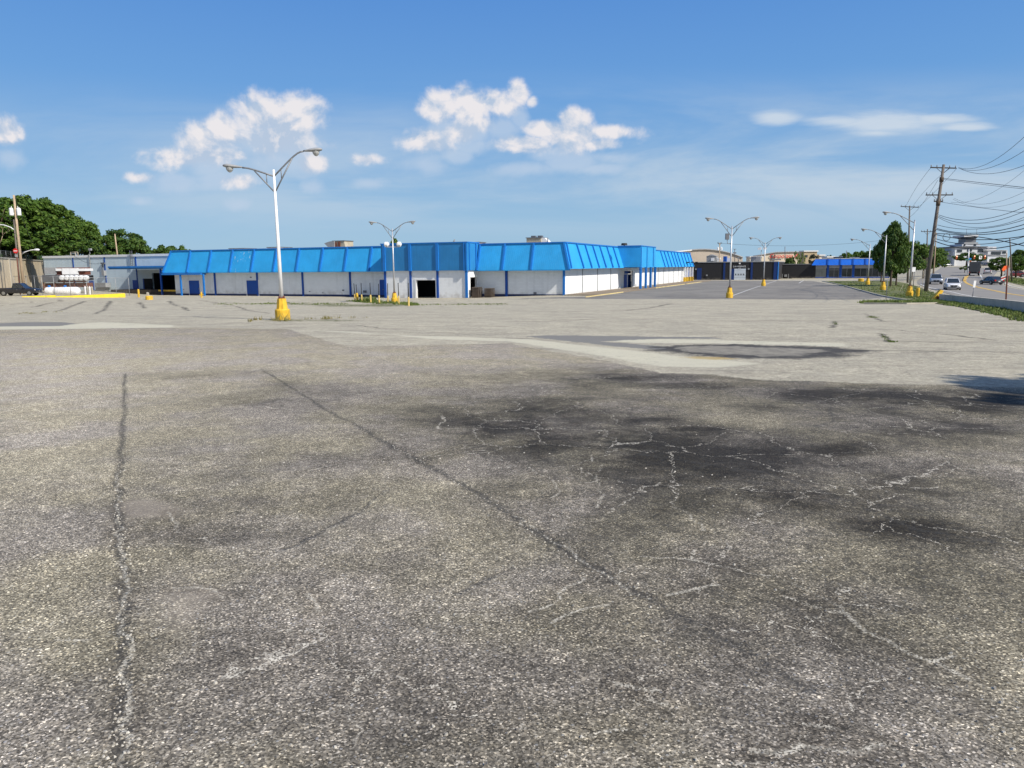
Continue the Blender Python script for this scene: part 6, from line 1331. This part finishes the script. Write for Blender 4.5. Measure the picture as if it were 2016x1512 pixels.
tufts('weeds', 'green weeds sprouting from cracks near the right road verge', band([(1733, 658, 660), (1745, 664, 667), (1748, 672, 674), (1772, 673, 674)], 16, 3, .07, 6, .4) + band([(1640, 633, 641), (1646, 632, 638)], 6, 2, .06, 6, .4) + band([(1712, 622, 625), (1724, 625, 627)], 10, 3, .2, 8, .6), M['grass'], 9, (.05, .12), .02, 'weeds')

# loose stones lying on the old asphalt
def gravel(name, label, n, region, seed, size):
    rng = np.random.default_rng(seed); V = []; Fc = []
    for i in range(n):
        x, y = region(rng); z = float(g(x, y) + (.012 * np.sin(x * 1.3 + .6 * np.sin(y * .9)) * np.sin(y * 1.1 + 1.7) + .008 * np.sin(x * 2.9 + 1) * np.sin(y * 2.3)) * ss((30 - y) / 20) * ss(y / 2.)) - .001; s_ = rng.uniform(*size); k = len(V)
        ring = [(cos(a_ + rng.uniform(-.3, .3)) * s_ * rng.uniform(.7, 1.2), sin(a_) * s_ * rng.uniform(.6, 1.1)) for a_ in np.linspace(0, 2 * pi, 6)[:-1]]
        V += [(x + p[0], y + p[1], z) for p in ring] + [(x + p[0] * .6, y + p[1] * .6, z + s_ * rng.uniform(.6, 1.)) for p in ring]
        Fc += [(k + j, k + (j + 1) % 5, k + 5 + (j + 1) % 5, k + 5 + j) for j in range(5)] + [(k + 5, k + 6, k + 7, k + 8, k + 9)]
    me = bpy.data.meshes.new(name); me.from_pydata(V, [], Fc); at_ = me.attributes.new('rnd', 'FLOAT', 'FACE'); at_.data.foreach_set('value', np.repeat(rng.uniform(0, 1, n), 6).astype(np.float32)); me.materials.append(M['stone'])
    o = bpy.data.objects.new(name, me); COL.objects.link(o); return tag(o, label, 'gravel', None, 'stuff')
m, t, b = base_mat('loose_stone'); q = t.n('ShaderNodeAttribute', attribute_name='rnd'); t.l(t.ramp(q.outputs['Fac'], [(0, (.10, .09, .08)), (.5, (.30, .28, .24)), (1, (.58, .55, .48))]), b.inputs['Base Color']); b.inputs['Roughness'].default_value = .85; M['stone'] = m
def rg1(r): y_ = 2.3 + 9 * r.uniform() ** 1.6; return r.uniform(-.75, .75) * (y_ + 1), y_
gravel('gravel', 'scattered loose stones on the near asphalt', 900, rg1, 3, (.003, .010))
_sp = [w2(*p) for p in seamL]
def rg2(r): k = r.integers(2, len(_sp) - 1); f = r.uniform(); return _sp[k][0] * (1 - f) + _sp[k + 1][0] * f + r.normal() * .035, _sp[k][1] * (1 - f) + _sp[k + 1][1] * f
gravel('gravel', 'crumbled stones along the long straight seam at the left', 450, rg2, 4, (.003, .009))
_dp = [w2(*p) for p in diag]
def rg3(r): k = r.integers(3, len(_dp) - 1); f = r.uniform(); return _dp[k][0] * (1 - f) + _dp[k + 1][0] * f + r.normal() * .05, _dp[k][1] * (1 - f) + _dp[k + 1][1] * f + r.normal() * .04
gravel('gravel', 'crumbled stones along the diagonal seam in the middle', 260, rg3, 5, (.003, .008))

# ------------------------------------------------------------------ vehicles
def paint(name, col, rough=.28, metal=.1):
    return mat(name, col, rough, .04, 1., metal, coat=.6, spec=.5)
def wheel(par, x, y, r, w, s_):
    mb = MB(); mb.lathe([(r * .82, -w / 2), (r, -w * .38), (r, w * .38), (r * .82, w / 2)], (0, 0, 0), 18, 'y'); mb.v = [(a + x, b_ + y, c + r) for a, b_, c in mb.v]; t_ = fixn(mb.build('wheel', M['rubber'], par))
    mb = MB(); mb.lathe([(r * .2, w / 2 + .03), (r * .58, w / 2 + .012), (r * .62, w / 2 - .03)], (0, 0, 0), 12, 'y'); mb.v = [(a + x, b_ * s_ + y, c + r) for a, b_, c in mb.v]; fixn(mb.build('rim', M['rim'], t_))
def loft(sections):   # list of rings (same count), closed ends
    mb = MB(); k = len(sections[0]); vs = [p for s_ in sections for p in s_]; n = len(sections)
    mb.add(vs, [(i * k + j, i * k + (j + 1) % k, (i + 1) * k + (j + 1) % k, (i + 1) * k + j) for i in range(n - 1) for j in range(k)] + [tuple(range(k)), tuple((n - 1) * k + j for j in range(k))], True); return mb
def car(label, P, heading, L=4.5, Wd=1.82, Hh=1.6, kind='suv', pm=None, group=None, front='wide'):
    o = thing({'pickup': 'pickup_truck'}.get(kind, 'car'), P, label, {'pickup': 'pickup truck', 'suv': 'car', 'sedan': 'car'}[kind], group, heading); LOCAL.add(o.name)
    hw = Wd / 2; r = .36 if kind != 'pickup' else .42; belt = Hh * (.60 if kind != 'sedan' else .63); gc = .22 if kind != 'pickup' else .38
    # lower body: rings along x, profile given by (x, top, halfwidth factor)
    if kind == 'suv': prof = [(-.5, belt * .80, .86), (-.485, belt * 1.0, .93), (-.42, belt, 1.), (0, belt, 1.), (.20, belt * .99, 1.), (.40, belt * .88, .97), (.475, belt * .78, .88), (.5, belt * .62, .78)]
    elif kind == 'sedan': prof = [(-.5, belt * .85, .84), (-.47, belt * 1.02, .93), (-.36, belt * 1.04, 1.), (0, belt, 1.), (.18, belt * .98, 1.), (.42, belt * .82, .95), (.48, belt * .7, .86), (.5, belt * .55, .76)]
    else: prof = [(-.5, belt, .93), (-.495, belt * 1.02, .97), (-.1, belt * 1.02, 1.), (.0, belt * .98, 1.), (.20, belt * 1.0, 1.), (.44, belt * .95, .98), (.49, belt * .86, .93), (.5, belt * .6, .88)]
    secs = []
    for fx, tp, wf in prof:
        x = fx * L; y = hw * wf; bz = gc + (.14 if abs(fx) > .44 else 0)
        secs.append([(x, -y * .93, bz), (x, -y, bz + .16), (x, -y, tp * .72), (x, -y * .96, tp * .95), (x, -y * .86, tp), (x, y * .86, tp), (x, y * .96, tp * .95), (x, y, tp * .72), (x, y, bz + .16), (x, y * .93, bz)])
    body = fixn(loft(secs).build('body', pm, o, smooth=True))
    for p in body.data.polygons: p.use_smooth = len(p.vertices) == 4
    # arches
    wx = (.31 * L, -.30 * L) if kind != 'pickup' else (.335 * L, -.29 * L)
    mb = MB()
    for x in wx:
        for s_ in (-1, 1):
            a_ = [(x + cos(t_) * r * 1.22, s_ * (hw + .004), r + sin(t_) * r * 1.2) for t_ in np.linspace(-.1, pi + .1, 12)] + [(x - r * 1.2, s_ * (hw + .004), gc - .02), (x + r * 1.2, s_ * (hw + .004), gc - .02)]
            mb.prism(a_, (0, -s_ * .05, 0))
    fixn(mb.build('wheel_arch', M['black'], o))
    for x in wx:
        for s_ in (-1, 1): wheel(o, x, s_ * (hw - .09), r, .24, s_)
    # cabin
    if kind == 'suv': cb = [(-.475, .90, .0), (-.42, .86, 1.), (.02, .84, 1.), (.20, .88, .0)]
    elif kind == 'sedan': cb = [(-.40, .86, .0), (-.22, .80, 1.), (.03, .80, 1.), (.22, .86, .0)]
    else: cb = [(-.085, .90, 0.), (-.06, .84, 1.), (.10, .84, 1.), (.235, .88, 0.)]
    zt_, zb_ = Hh, belt * .985; rx0, rx1 = cb[1][0] * L, cb[2][0] * L
    mb = MB(); yb_, yt = hw * .90, hw * .72
    q = [(cb[0][0] * L, -yb_, zb_), (cb[3][0] * L, -yb_, zb_), (cb[3][0] * L, yb_, zb_), (cb[0][0] * L, yb_, zb_)]; tq = [(rx0, -yt, zt_ - .05), (rx1, -yt, zt_ - .05), (rx1, yt, zt_ - .05), (rx0, yt, zt_ - .05)]
    mb.hexa(q, tq); fixn(mb.build('window', M['glass'], o))
    mb = MB(); mb.hexa([(rx0 - .05, -yt - .03, zt_ - .06), (rx1 + .05, -yt - .03, zt_ - .06), (rx1 + .05, yt + .03, zt_ - .06), (rx0 - .05, yt + .03, zt_ - .06)], [(rx0 + .06, -yt + .08, zt_), (rx1 - .1, -yt + .08, zt_), (rx1 - .1, yt - .08, zt_), (rx0 + .06, yt - .08, zt_)]); fixn(mb.build('roof', pm, o))
    mb = MB()
    for s_ in (-1, 1):
        for x0, x1 in ((cb[0][0] * L, rx0), (cb[3][0] * L, rx1), ((cb[0][0] * .45 + cb[3][0] * .55) * L - .2, (rx0 + rx1) / 2)):
            mb.tube([(x0, s_ * (yb_ + .005), zb_), (x1, s_ * (yt + .005), zt_ - .04)], .045, 5)
    fixn(mb.build('pillar', pm, o))
    for s_ in (-1, 1):
        mb = MB(); mb.box(cb[3][0] * L - .25, cb[3][0] * L - .05, s_ * hw, s_ * (hw + .2), belt, belt + .16); fixn(mb.build('mirror', pm, o))
        mb = MB(); x = L * .485; hz = belt * .72
        mb.hexa([(x - .12, s_ * hw * .50, hz - .07), (x + .015, s_ * hw * .50, hz - .07), (x - .08, s_ * hw * .90, hz - .06), (x - .3, s_ * hw * .93, hz - .06)], [(x - .15, s_ * hw * .50, hz + .08), (x - .01, s_ * hw * .50, hz + .08), (x - .11, s_ * hw * .90, hz + .12), (x - .33, s_ * hw * .93, hz + .12)]); fixn(mb.build('headlight', M['lampglass'], o))
        mb = MB(); tz = belt * .82; mb.box(-L / 2 - .015, -L / 2 + .18, s_ * hw * .62, s_ * hw * (.95 if kind == 'pickup' else .9), tz - .16 if kind == 'pickup' else tz - .1, tz + .13); fixn(mb.build('taillight', M['red'], o))
    mb = MB(); x = L * .5; z0, z1 = belt * .45, belt * .70; yy = hw * .48; pts = [(x + .012, -yy, z1), (x + .012, yy, z1), (x + .012, yy * .9, z0 + .05), (x + .012, yy * .5, z0), (x + .012, -yy * .5, z0), (x + .012, -yy * .9, z0 + .05)]; mb.prism(pts, (-.08, 0, 0)); gq = fixn(mb.build('grille', M['black'], o))
    mb = MB(); mb.lathe([(.02, 0), (.09, 0), (.09, .015)], (x + .013, 0, (z0 + z1) / 2 + .02), 10, 'x'); fixn(mb.build('badge', M['rim'], gq))
    mb = MB(); mb.box(L / 2 - .1, L / 2 + .0, -hw * .8, hw * .8, gc + .08, gc + .2); mb.box(-L / 2 - .01, -L / 2 + .1, -hw * .85, hw * .85, gc + .12, gc + .25); fixn(mb.build('bumper', M['black'] if kind != 'pickup' else M['dsteel'], o))
    for s_ in (-1, 1):
        if kind != 'pickup': mb = MB(); mb.lathe([(.03, 0), (.09, 0), (.09, .03)], (L / 2 - .06, s_ * hw * .72, gc + .18), 8, 'x'); fixn(mb.build('foglight', M['black'], o))
    mb = MB(); mb.box(-L / 2 - .02, -L / 2 - .005, -.18, .18, belt * .55, belt * .55 + .13); fixn(mb.build('licence_plate', M['sign_white'], o))
    if kind == 'pickup':
        mb = MB(); mb.box(-L * .49, -L * .095, -hw * .78, hw * .78, belt * 1.015, belt * 1.04); fixn(mb.build('bed_cover', M['black'], o))
    for s_ in (-1, 1):
        for fx in ((.0, -.2) if kind != 'pickup' else (.03,)): mb = MB(); mb.box(fx * L, fx * L + .18, s_ * hw, s_ * (hw + .025), belt * .78, belt * .82); mb.build('door_handle', M['rim'], o)
    return o
M['lampglass'] = mat('lamp_glass', (.55, .57, .60), .12, .05, spec=.8)
def head(az): return radians(90 - az)
WHT = paint('white_car_paint', (.80, .80, .80)); SLV = paint('silver_blue_paint', (.40, .44, .50), .3, .5); NAV = paint('dark_navy_paint', (.02, .03, .045)); BLK = paint('black_car_paint', (.012, .014, .02)); DRD = paint('dark_red_paint', (.16, .015, .015)); GRY = paint('grey_car_paint', (.35, .36, .37), .3, .4)
P = gp(1874, 570.5); car('white compact SUV driving toward the viewer, nearest car on the road', P, head(205), 4.55, 1.85, 1.70, 'suv', WHT)
P = gp(1841, 559.5); car('silver-blue pickup driving toward the viewer, half behind the leaning pole', P, head(206), 5.6, 2.0, 1.88, 'pickup', SLV)
P = gp(1951, 560.3); car('dark sedan driving away in the far lane', P, head(2), 4.7, 1.82, 1.46, 'sedan', NAV)
P = gp(1944, 539.5); car('white SUV driving away beside the box truck', P, head(33), 4.7, 1.9, 1.80, 'suv', paint('pearl_white_paint', (.62, .60, .60)))
P = gp(1998, 545.5); car('dark red car parked among weeds at the right edge', P, head(290), 4.5, 1.8, 1.5, 'sedan', DRD)
P = gp(38, 582.0); car('black pickup truck parked by the yellow kerb at the left', P, head(84), 5.9, 2.03, 1.92, 'pickup', BLK)
P = gp(-22, 581.0); car('silver and black vehicle cut off by the left edge', P, head(80), 5.0, 1.9, 1.8, 'suv', GRY)
cz = lambda px, Yd: (at(px, 520, Yd)[0], Yd, float(g(at(px, 520, Yd)[0], Yd)))
for i, (px, Yd, pm, az, lb) in enumerate([(1867, 372, GRY, 80, 'grey car parked far off left of the median tree'), (1934, 380, NAV, 75, 'distant dark car parked before the terminal, left of a pair'), (1946, 380, SLV, 70, 'distant silver car parked before the terminal, middle'), (1953, 374, WHT, 70, 'distant white car parked before the terminal, rightmost')]):
    car(lb, cz(px, Yd), head(az), 4.6, 1.8, 1.5, 'sedan', pm)
# box truck
P = gp(1917.5, 542.5); o = thing('box_truck', P, 'dark grey box truck driving away toward the control tower', 'truck', None, head(31)); LOCAL.add(o.name)
mb = MB(); mb.box(-3.6, 2.6, -1.22, 1.22, .95, 3.55); bx = fixn(mb.build('cargo_box', mat('box_truck_grey', (.075, .078, .08), .6, .12, .8, streak=.3), o))
mb = MB(); mb.box(-3.66, -3.605, -1.12, 1.12, 1.0, 3.4); rd = fixn(mb.build('roller_door', mat('roller_door', (.10, .105, .11), .5, .1, .6), o)); mb = MB()
for i in range(9): mb.box(-3.68, -3.662, -1.1, 1.1, 1.2 + i * .25, 1.22 + i * .25)
mb.build('slat_line', M['black'], rd)
mb = MB(); mb.box(2.8, 4.6, -1.05, 1.05, .7, 2.6); fixn(mb.build('cab', M['grey'], o)); mb = MB(); mb.box(-3.4, 4.4, -.5, .5, .6, .9); mb.box(-3.75, -3.55, -1.1, 1.1, .55, .8); fixn(mb.build('chassis', M['black'], o))
for x in (-2.4, 3.6):
    for s_ in (-1, 1): wheel(o, x, s_ * 1.0, .48, .3, s_)
for s_ in (-1, 1): mb = MB(); mb.box(-3.72, -3.62, s_ * .95, s_ * 1.2, .82, 1.0); mb.build('taillight', M['red'], o)
for s_ in (-1, 1): mb = MB(); mb.box(3.9, 4.0, s_ * 1.15, s_ * 1.5, 1.9, 2.4); mb.build('mirror', M['black'], o)

# ------------------------------------------------------------------ far buildings
M['cream'] = mat('cream_metal', (.62, .54, .42), .7, .06, .15, streak=.1); M['beige'] = mat('beige_block', (.42, .33, .21), .85, .08, .2); M['pale'] = mat('pale_stone', (.50, .52, .55), .7, .08, .15); M['pale2'] = mat('white_stone', (.62, .62, .62), .7, .08, .15)
M['corr'] = mat('corrugated_tan', (.44, .38, .32), .7, .1, .2)
Yh = 330.
o = thing('hangar', at(1385, 519, Yh), 'large tan arched hangar behind the black building', 'hangar')
xs = np.linspace(1290, 1462, 24); arc = [(px, 492.2 + ((px - 1384) / 82.) ** 2 * 17.5) for px in xs]
arc = [(a_, min(b_, 519)) for a_, b_ in arc]; poly = [at(px, py, Yh) for px, py in arc]; bot = [at(1462, 522, Yh), at(1290, 522, Yh)]
mb = MB(); mb.prism([tuple(p) for p in poly + bot], (12, 40, 0)); fixn(mb.build('wall', M['corr'], o))
mb = MB(); pts = [tuple(p + np.array([0, -.3, .25])) for p in poly]; mb.tube(pts, .35, 5); mb.build('roof_edge', M['grey'], o)
mb = MB(); a0, a1 = at(1300, 500, Yh - 8), at(1362, 493.5, Yh - 8); mb.hexa([tuple(a0), tuple(a1), tuple(a1 + [6, 30, 0]), tuple(a0 + [0, 30, 0])], [tuple(a0 + [0, 0, .5]), tuple(a1 + [0, 0, .5]), tuple(a1 + [6, 30, .5]), tuple(a0 + [0, 30, .5])]); fixn(mb.build('roof_sheet', M['white_metal'], o))
o = thing('hangar', at(1530, 518, 360.), 'cream hangar with a red script sign', 'hangar')
pl = [(1482, 505), (1500, 502), (1512, 499.5), (1528, 497), (1560, 496.2), (1582, 496.2), (1582, 520), (1482, 520)]
mb = MB(); mb.prism([tuple(at(a_, b_, 360.)) for a_, b_ in pl], (10, 40, 0)); fixn(mb.build('wall', M['cream'], o))
mb = MB(); mb.tube([tuple(at(a_, b_ - .3, 359.6)) for a_, b_ in pl[:6]], .3, 5); mb.build('roof_edge', M['grey'], o)
for a_, b_, c_, d_ in ((1519.8, 501, 1521, 513), (1525, 501, 1526, 513)):
    p0, p1 = at(a_, d_, 359.5), at(c_, b_, 359.5); mb = MB(); mb.box(p0[0], p1[0], 359.2, 359.9, p0[2], p1[2]); mb.build('downpipe', M['dsteel'], o)
tx = text_obj('Corporate Air', 2.6, at(1545.5, 507.3, 359.5), 0., M['sign_red'], o, .06, 'sign_lettering', .35)
mb = MB(); p0, p1 = at(1519, 512.5, 358), at(1538, 509.5, 358); mb.box(p0[0], p1[0], 358, 359, p0[2], p1[2]); mb.build('canopy', M['dsteel'], o)
def block(label, px0, px1, y0, y1, Yd, m, wins=(), name='distant_building', cat='building', dep=5, cap=True):
    a0, a1 = at(px0, y1, Yd), at(px1, y0, Yd); o = thing(name, ((a0[0] + a1[0]) / 2, Yd, a0[2]), label, cat); mb = MB(); mb.box(a0[0], a1[0], Yd, Yd + dep, a0[2], a1[2]); fixn(mb.build('wall', m, o))
    if cap: mb = MB(); mb.box(a0[0] - .3, a1[0] + .3, Yd - .4, Yd + dep, a1[2] + .002, a1[2] + .5); fixn(mb.build('coping', M['pale2'], o))
    for w0, w1_, h0, h1 in wins:
        b0, b1 = at(w0, h1, Yd), at(w1_, h0, Yd); mb = MB(); mb.box(b0[0], b1[0], Yd - .12, Yd - .01, b0[2], b1[2]); mb.build('window', M['glass'], o)
    return o
block('beige block building right of the red script sign', 1582, 1609, 495.5, 522, 300., M['beige'], [(1584.5, 1590, 502, 506.5), (1595.5, 1603, 502, 506.5)])
block('small cream building piece above the left end of the blue shop', 1612.5, 1623, 503.5, 520, 300., M['cream'])
block('long grey shed behind the blue shop roof', 1628, 1642, 507, 520, 290., M['grey'])
block('pale flat shed between the arched hangar and the cream hangar', 1476, 1500, 506.5, 519, 320., M['cream'])
# airport terminal with control tower
YT = 420.
term = thing('airport_terminal', at(1913, 527, YT), 'pale stepped airport terminal with a flared control tower', 'building')
def tb(name, p0, p1, y0, y1, Ya, dep, m, par=term): a0, a1 = at(p0, y1, Ya), at(p1, y0, Ya); mb = MB(); mb.box(a0[0], a1[0], Ya, Ya + dep, a0[2], a1[2]); return fixn(mb.build(name, m, par))
wm = tb('wall', 1877, 1944, 487, 530, YT, 30, M['pale']); tb('wall', 1850, 1877, 494.5, 530, YT + 4, 26, M['pale']); tb('wall', 1942, 1984, 493, 530, YT - 3, 30, M['pale']); tb('wall', 1940, 1962, 485.5, 500, YT + 8, 16, M['pale'])
tb('coping', 1878, 1945, 484.8, 487, YT - 1, 31, M['dsteel']); tb('coping', 1850, 1877, 493.3, 494.4, YT + 3.5, 26, M['dsteel']); tb('coping', 1942, 1984, 492, 493, YT - 3.5, 30, M['pale2'])
tb('ledge', 1850, 1877, 503, 504, YT + 3.6, .39, M['dsteel']); tb('ledge', 1942, 1984, 501.8, 502.8, YT - 3.5, .49, M['dsteel'])
tb('tower_base', 1894, 1930, 480.5, 484.7, YT + 3, 12, M['pale']); tb('tower_base', 1898, 1926, 477, 480.4, YT + 4, 9, M['grey']); tb('tower_base', 1901, 1922, 470, 477, YT + 5, 7, M['dsteel'])
a0, a1 = at(1901.5, 470, YT + 5), at(1921.5, 470, YT + 5); b0, b1 = at(1898.5, 466.5, YT + 3.5), at(1926, 466.5, YT + 3.5)
mb = MB(); mb.hexa([(a0[0], YT + 5, a0[2]), (a1[0], YT + 5, a0[2]), (a1[0], YT + 12, a0[2]), (a0[0], YT + 12, a0[2])], [(b0[0], YT + 3.2, b0[2]), (b1[0], YT + 3.2, b0[2]), (b1[0], YT + 13.8, b0[2]), (b0[0], YT + 13.8, b0[2])]); fixn(mb.build('control_cab', M['glass'], term))
c0_ = tb('cab_roof', 1898, 1926.5, 462.5, 466.4, YT + 3, 11, M['pale'])
for px in (1903, 1911, 1923): mb = MB(); mb.tube([tuple(at(px, 462.5, YT + 8)), tuple(at(px, 451 if px != 1911 else 459, YT + 8))], .1, 5); mb.build('antenna', M['dsteel'], term)
for q in ((1885, 1894.5, 491.5, 496.5), (1905, 1914, 490.5, 495), (1926, 1936, 490.8, 496.3), (1898, 1901, 481, 484), (1918, 1922, 481, 484), (1852, 1860, 498, 502.5), (1857, 1868, 511, 517), (1952, 1971, 495.5, 501), (1974, 1981, 495, 499), (1951, 1962, 509, 514)):
    Ya = YT if q[0] > 1876 and q[0] < 1942 else (YT + 4 if q[0] < 1877 else YT - 3); Ya = YT + 3 if q[3] < 485 else Ya; tb('window', *q, Ya - .3, .29, M['glass'])
tb('entrance_column', 1878, 1884, 496, 526, YT - 2, 1.9, M['pale2']); tb('entrance_canopy', 1944, 1965, 513.5, 516, YT - 8, 4.9, M['pale2'])
text_obj('ALLEGHENY COUNTY AIRPORT', 1.15, at(1926, 489.6, YT - .2), 0., M['dsteel'], term, .05)
# signals and signs over the road
sg = thing('traffic_signal', (at(1906, 530, 225.)[0], 225., float(g(at(1906, 530, 225.)[0], 225.))), 'traffic signal span with lights and a turn sign across the road', 'traffic signal')
mb = MB(); b0 = at(1906, 534, 225.); b0[2] = float(g(b0[0], 225)); mb.tube([tuple(b0), tuple(at(1907.5, 489, 225.))], [.22, .14], 8); mb.build('pole', M['steel'], sg)
mb = MB(); b1 = at(1990, 550, 225.); mb.tube([tuple(at(1907, 497, 225.)), tuple(at(1945, 501, 225.)), tuple(at(1983, 506.5, 225.))], .07, 6); mb.build('span_wire', M['grey'], sg)
M['sig_y'] = mat('signal_housing', (.32, .06, .01), .5, .1)
m, t, b = base_mat('signal_red_light'); b.inputs['Emission Color'].default_value = (1, .35, .08, 1); b.inputs['Emission Strength'].default_value = 1.6; M['siglight'] = m
for px, py in ((1882.5, 507), (1917.5, 506.5), (1938, 506.5)):
    c = at(px, py, 225.); mb = MB(); mb.box(c[0] - .2, c[0] + .2, 224.7, 225.1, c[2] - .52, c[2] + .52); hq = fixn(mb.build('signal_head', M['sig_y'], sg))
    mb = MB(); mb.lathe([(.02, 0), (.16, 0), (.16, .03)], (0, 0, 0), 12, 'y'); mb.v = [(x + c[0], 224.65 - y, z + c[2] + .33) for x, y, z in mb.v]; fixn(mb.build('lens', M['siglight'], hq))
    mb = MB(); mb.tube([(c[0], 225, c[2] + .6), (c[0], 225, at(px, 497 + (px - 1907) * .12 if px > 1907 else 497, 225.)[2])], .03, 5); mb.build('hanger', M['dsteel'], hq)
c = at(1930, 507, 225.); mb = MB(); mb.box(c[0] - .42, c[0] + .42, 224.9, 224.95, c[2] - .5, c[2] + .5); ts = fixn(mb.build('turn_sign', M['sign_white'], sg))
mb = MB(); y_ = 224.86; mb.prism([(c[0] + .12, y_, c[2] - .35), (c[0] + .24, y_, c[2] - .35), (c[0] + .24, y_, c[2] + .1), (c[0] + .05, y_, c[2] + .28), (c[0] - .05, y_, c[2] + .38), (c[0] - .3, y_, c[2] + .2), (c[0] - .05, y_, c[2] + .0), (c[0] - .05, y_, c[2] + .12), (c[0] + .12, y_, c[2] + .02)], (0, .03, 0)); fixn(mb.build('arrow', M['black'], ts))
mb = MB(); mb.tube([tuple(at(1882, 497, 225.)), tuple(at(1907, 497, 225.))], .07, 6); mb.build('signal_arm', M['grey'], sg)
sgn = thing('street_sign', at(1905.8, 545, 210.) * np.array([1, 1, 0]) + np.array([0, 0, float(g(at(1905.8, 545, 210.)[0], 210.))]), 'street name signs on a slim white post on the median', 'sign')
mb = MB(); a0 = at(1905.8, 540, 210.); a1 = at(1906.2, 512, 210.); mb.tube([tuple(a0), tuple(a1)], .12, 6); mb.build('post', M['white_metal'], sgn)
M['green_sign'] = mat('green_sign', (.05, .16, .13), .5, .1)
for q, mm in (((1900, 1911, 510, 513), 'green_sign'), ((1907, 1912, 508, 511), 'blue_t'), ((1908, 1912, 513, 517), 'sig_y')):
    a0, a1 = at(q[0], q[3], 209.8), at(q[1], q[2], 209.8); mb = MB(); mb.box(a0[0], a1[0], 209.7 - .03 * (mm != 'green_sign'), 209.75 - .03 * (mm != 'green_sign'), a0[2], a1[2]); fixn(mb.build('plate', M[mm], sgn))
treepx('shrub', 1900, 523, 20, 222., float(g(at(1900, 530, 222.)[0], 222.)), 'low bush at the foot of the median signs', name='bush', cat='bush')
# poles at the right
for px, py, ptx, pt, Yd, lb, w_ in ((1993.5, 546, 1988, 469, 150., 'dark tall slim pole right of the orange flag', 'wood'), (1981.5, 548, 1982, 498, 155., 'pale pole directly behind the orange flag', 'wood_l'), (1988, 545, 1987, 506, 158., 'short pale pole between two taller poles at the right edge', 'wood_l'), (1838, 540, 1843.5, 458, 170., 'grey steel pole in front of the far verge trees', 'wood_l')):
    Pb = at(px, py, Yd); Pb[2] = float(g(Pb[0], Yd)); utility(Pb, at(ptx, pt, Yd), lb, .15, (), (), w_)
bo = thing('sign_board', at(1985, 545, 140.) * np.array([1, 1, 0]) + np.array([0, 0, float(g(at(1985, 545, 140.)[0], 140.))]), 'grey back of a large sign behind the rusty post', 'sign')
a0, a1 = at(1978, 545, 140.), at(1989, 527, 140.); mb = MB(); mb.box(a0[0], a1[0], 140, 140.12, a0[2] + .2, a1[2]); fixn(mb.build('board', M['grey'], bo)); mb = MB()
for xx in (a0[0] + .1, a1[0] - .1): mb.tube([(xx, 140.2, float(g(xx, 140.)) - .2), (xx, 140.2, a1[2])], .05, 6)
mb.build('post', M['dsteel'], bo)
bo = thing('sign_board', gp(1798, 556), 'pale small sign board under the verge trees left of the leaning pole', 'sign'); a0, a1 = at(1793, 535, 128.), at(1803, 526, 128.); mb = MB(); mb.box(a0[0], a1[0], 128, 128.1, a0[2], a1[2]); mb.build('board', M['white_metal'], bo); mb = MB()
for xx in (a0[0] + .1, a1[0] - .1): mb.tube([(xx, 128.15, -.2), (xx, 128.15, a1[2])], .05, 6)
mb.build('post', M['dsteel'], bo)
# fan of white rails beyond the flag
o = thing('striped_gate', at(1976, 556, 128.) * np.array([1, 1, 0]) + np.array([0, 0, .1]), 'small red and white striped barricade in the roadside weeds', 'barricade')
for i in range(3): a0, a1 = at(1971, 552 - i * 2.6, 128.), at(1979.5, 549 - i * 2.6, 128.); mb = MB(); mb.hexa([tuple(a0), tuple(a1), tuple(a1 + [0, .05, 0]), tuple(a0 + [0, .05, 0])], [tuple(a0 + [0, 0, .13]), tuple(a1 + [0, 0, .13]), tuple(a1 + [0, .05, .13]), tuple(a0 + [0, .05, .13])]); fixn(mb.build('rail', M['sign_white'] if i != 1 else M['sign_red'], o))
for px in (1972, 1979): a0 = at(px, 545, 128.1); mb = MB(); mb.tube([(a0[0], 128.1, .0), tuple(a0)], .04, 5); mb.build('leg', M['dsteel'], o)
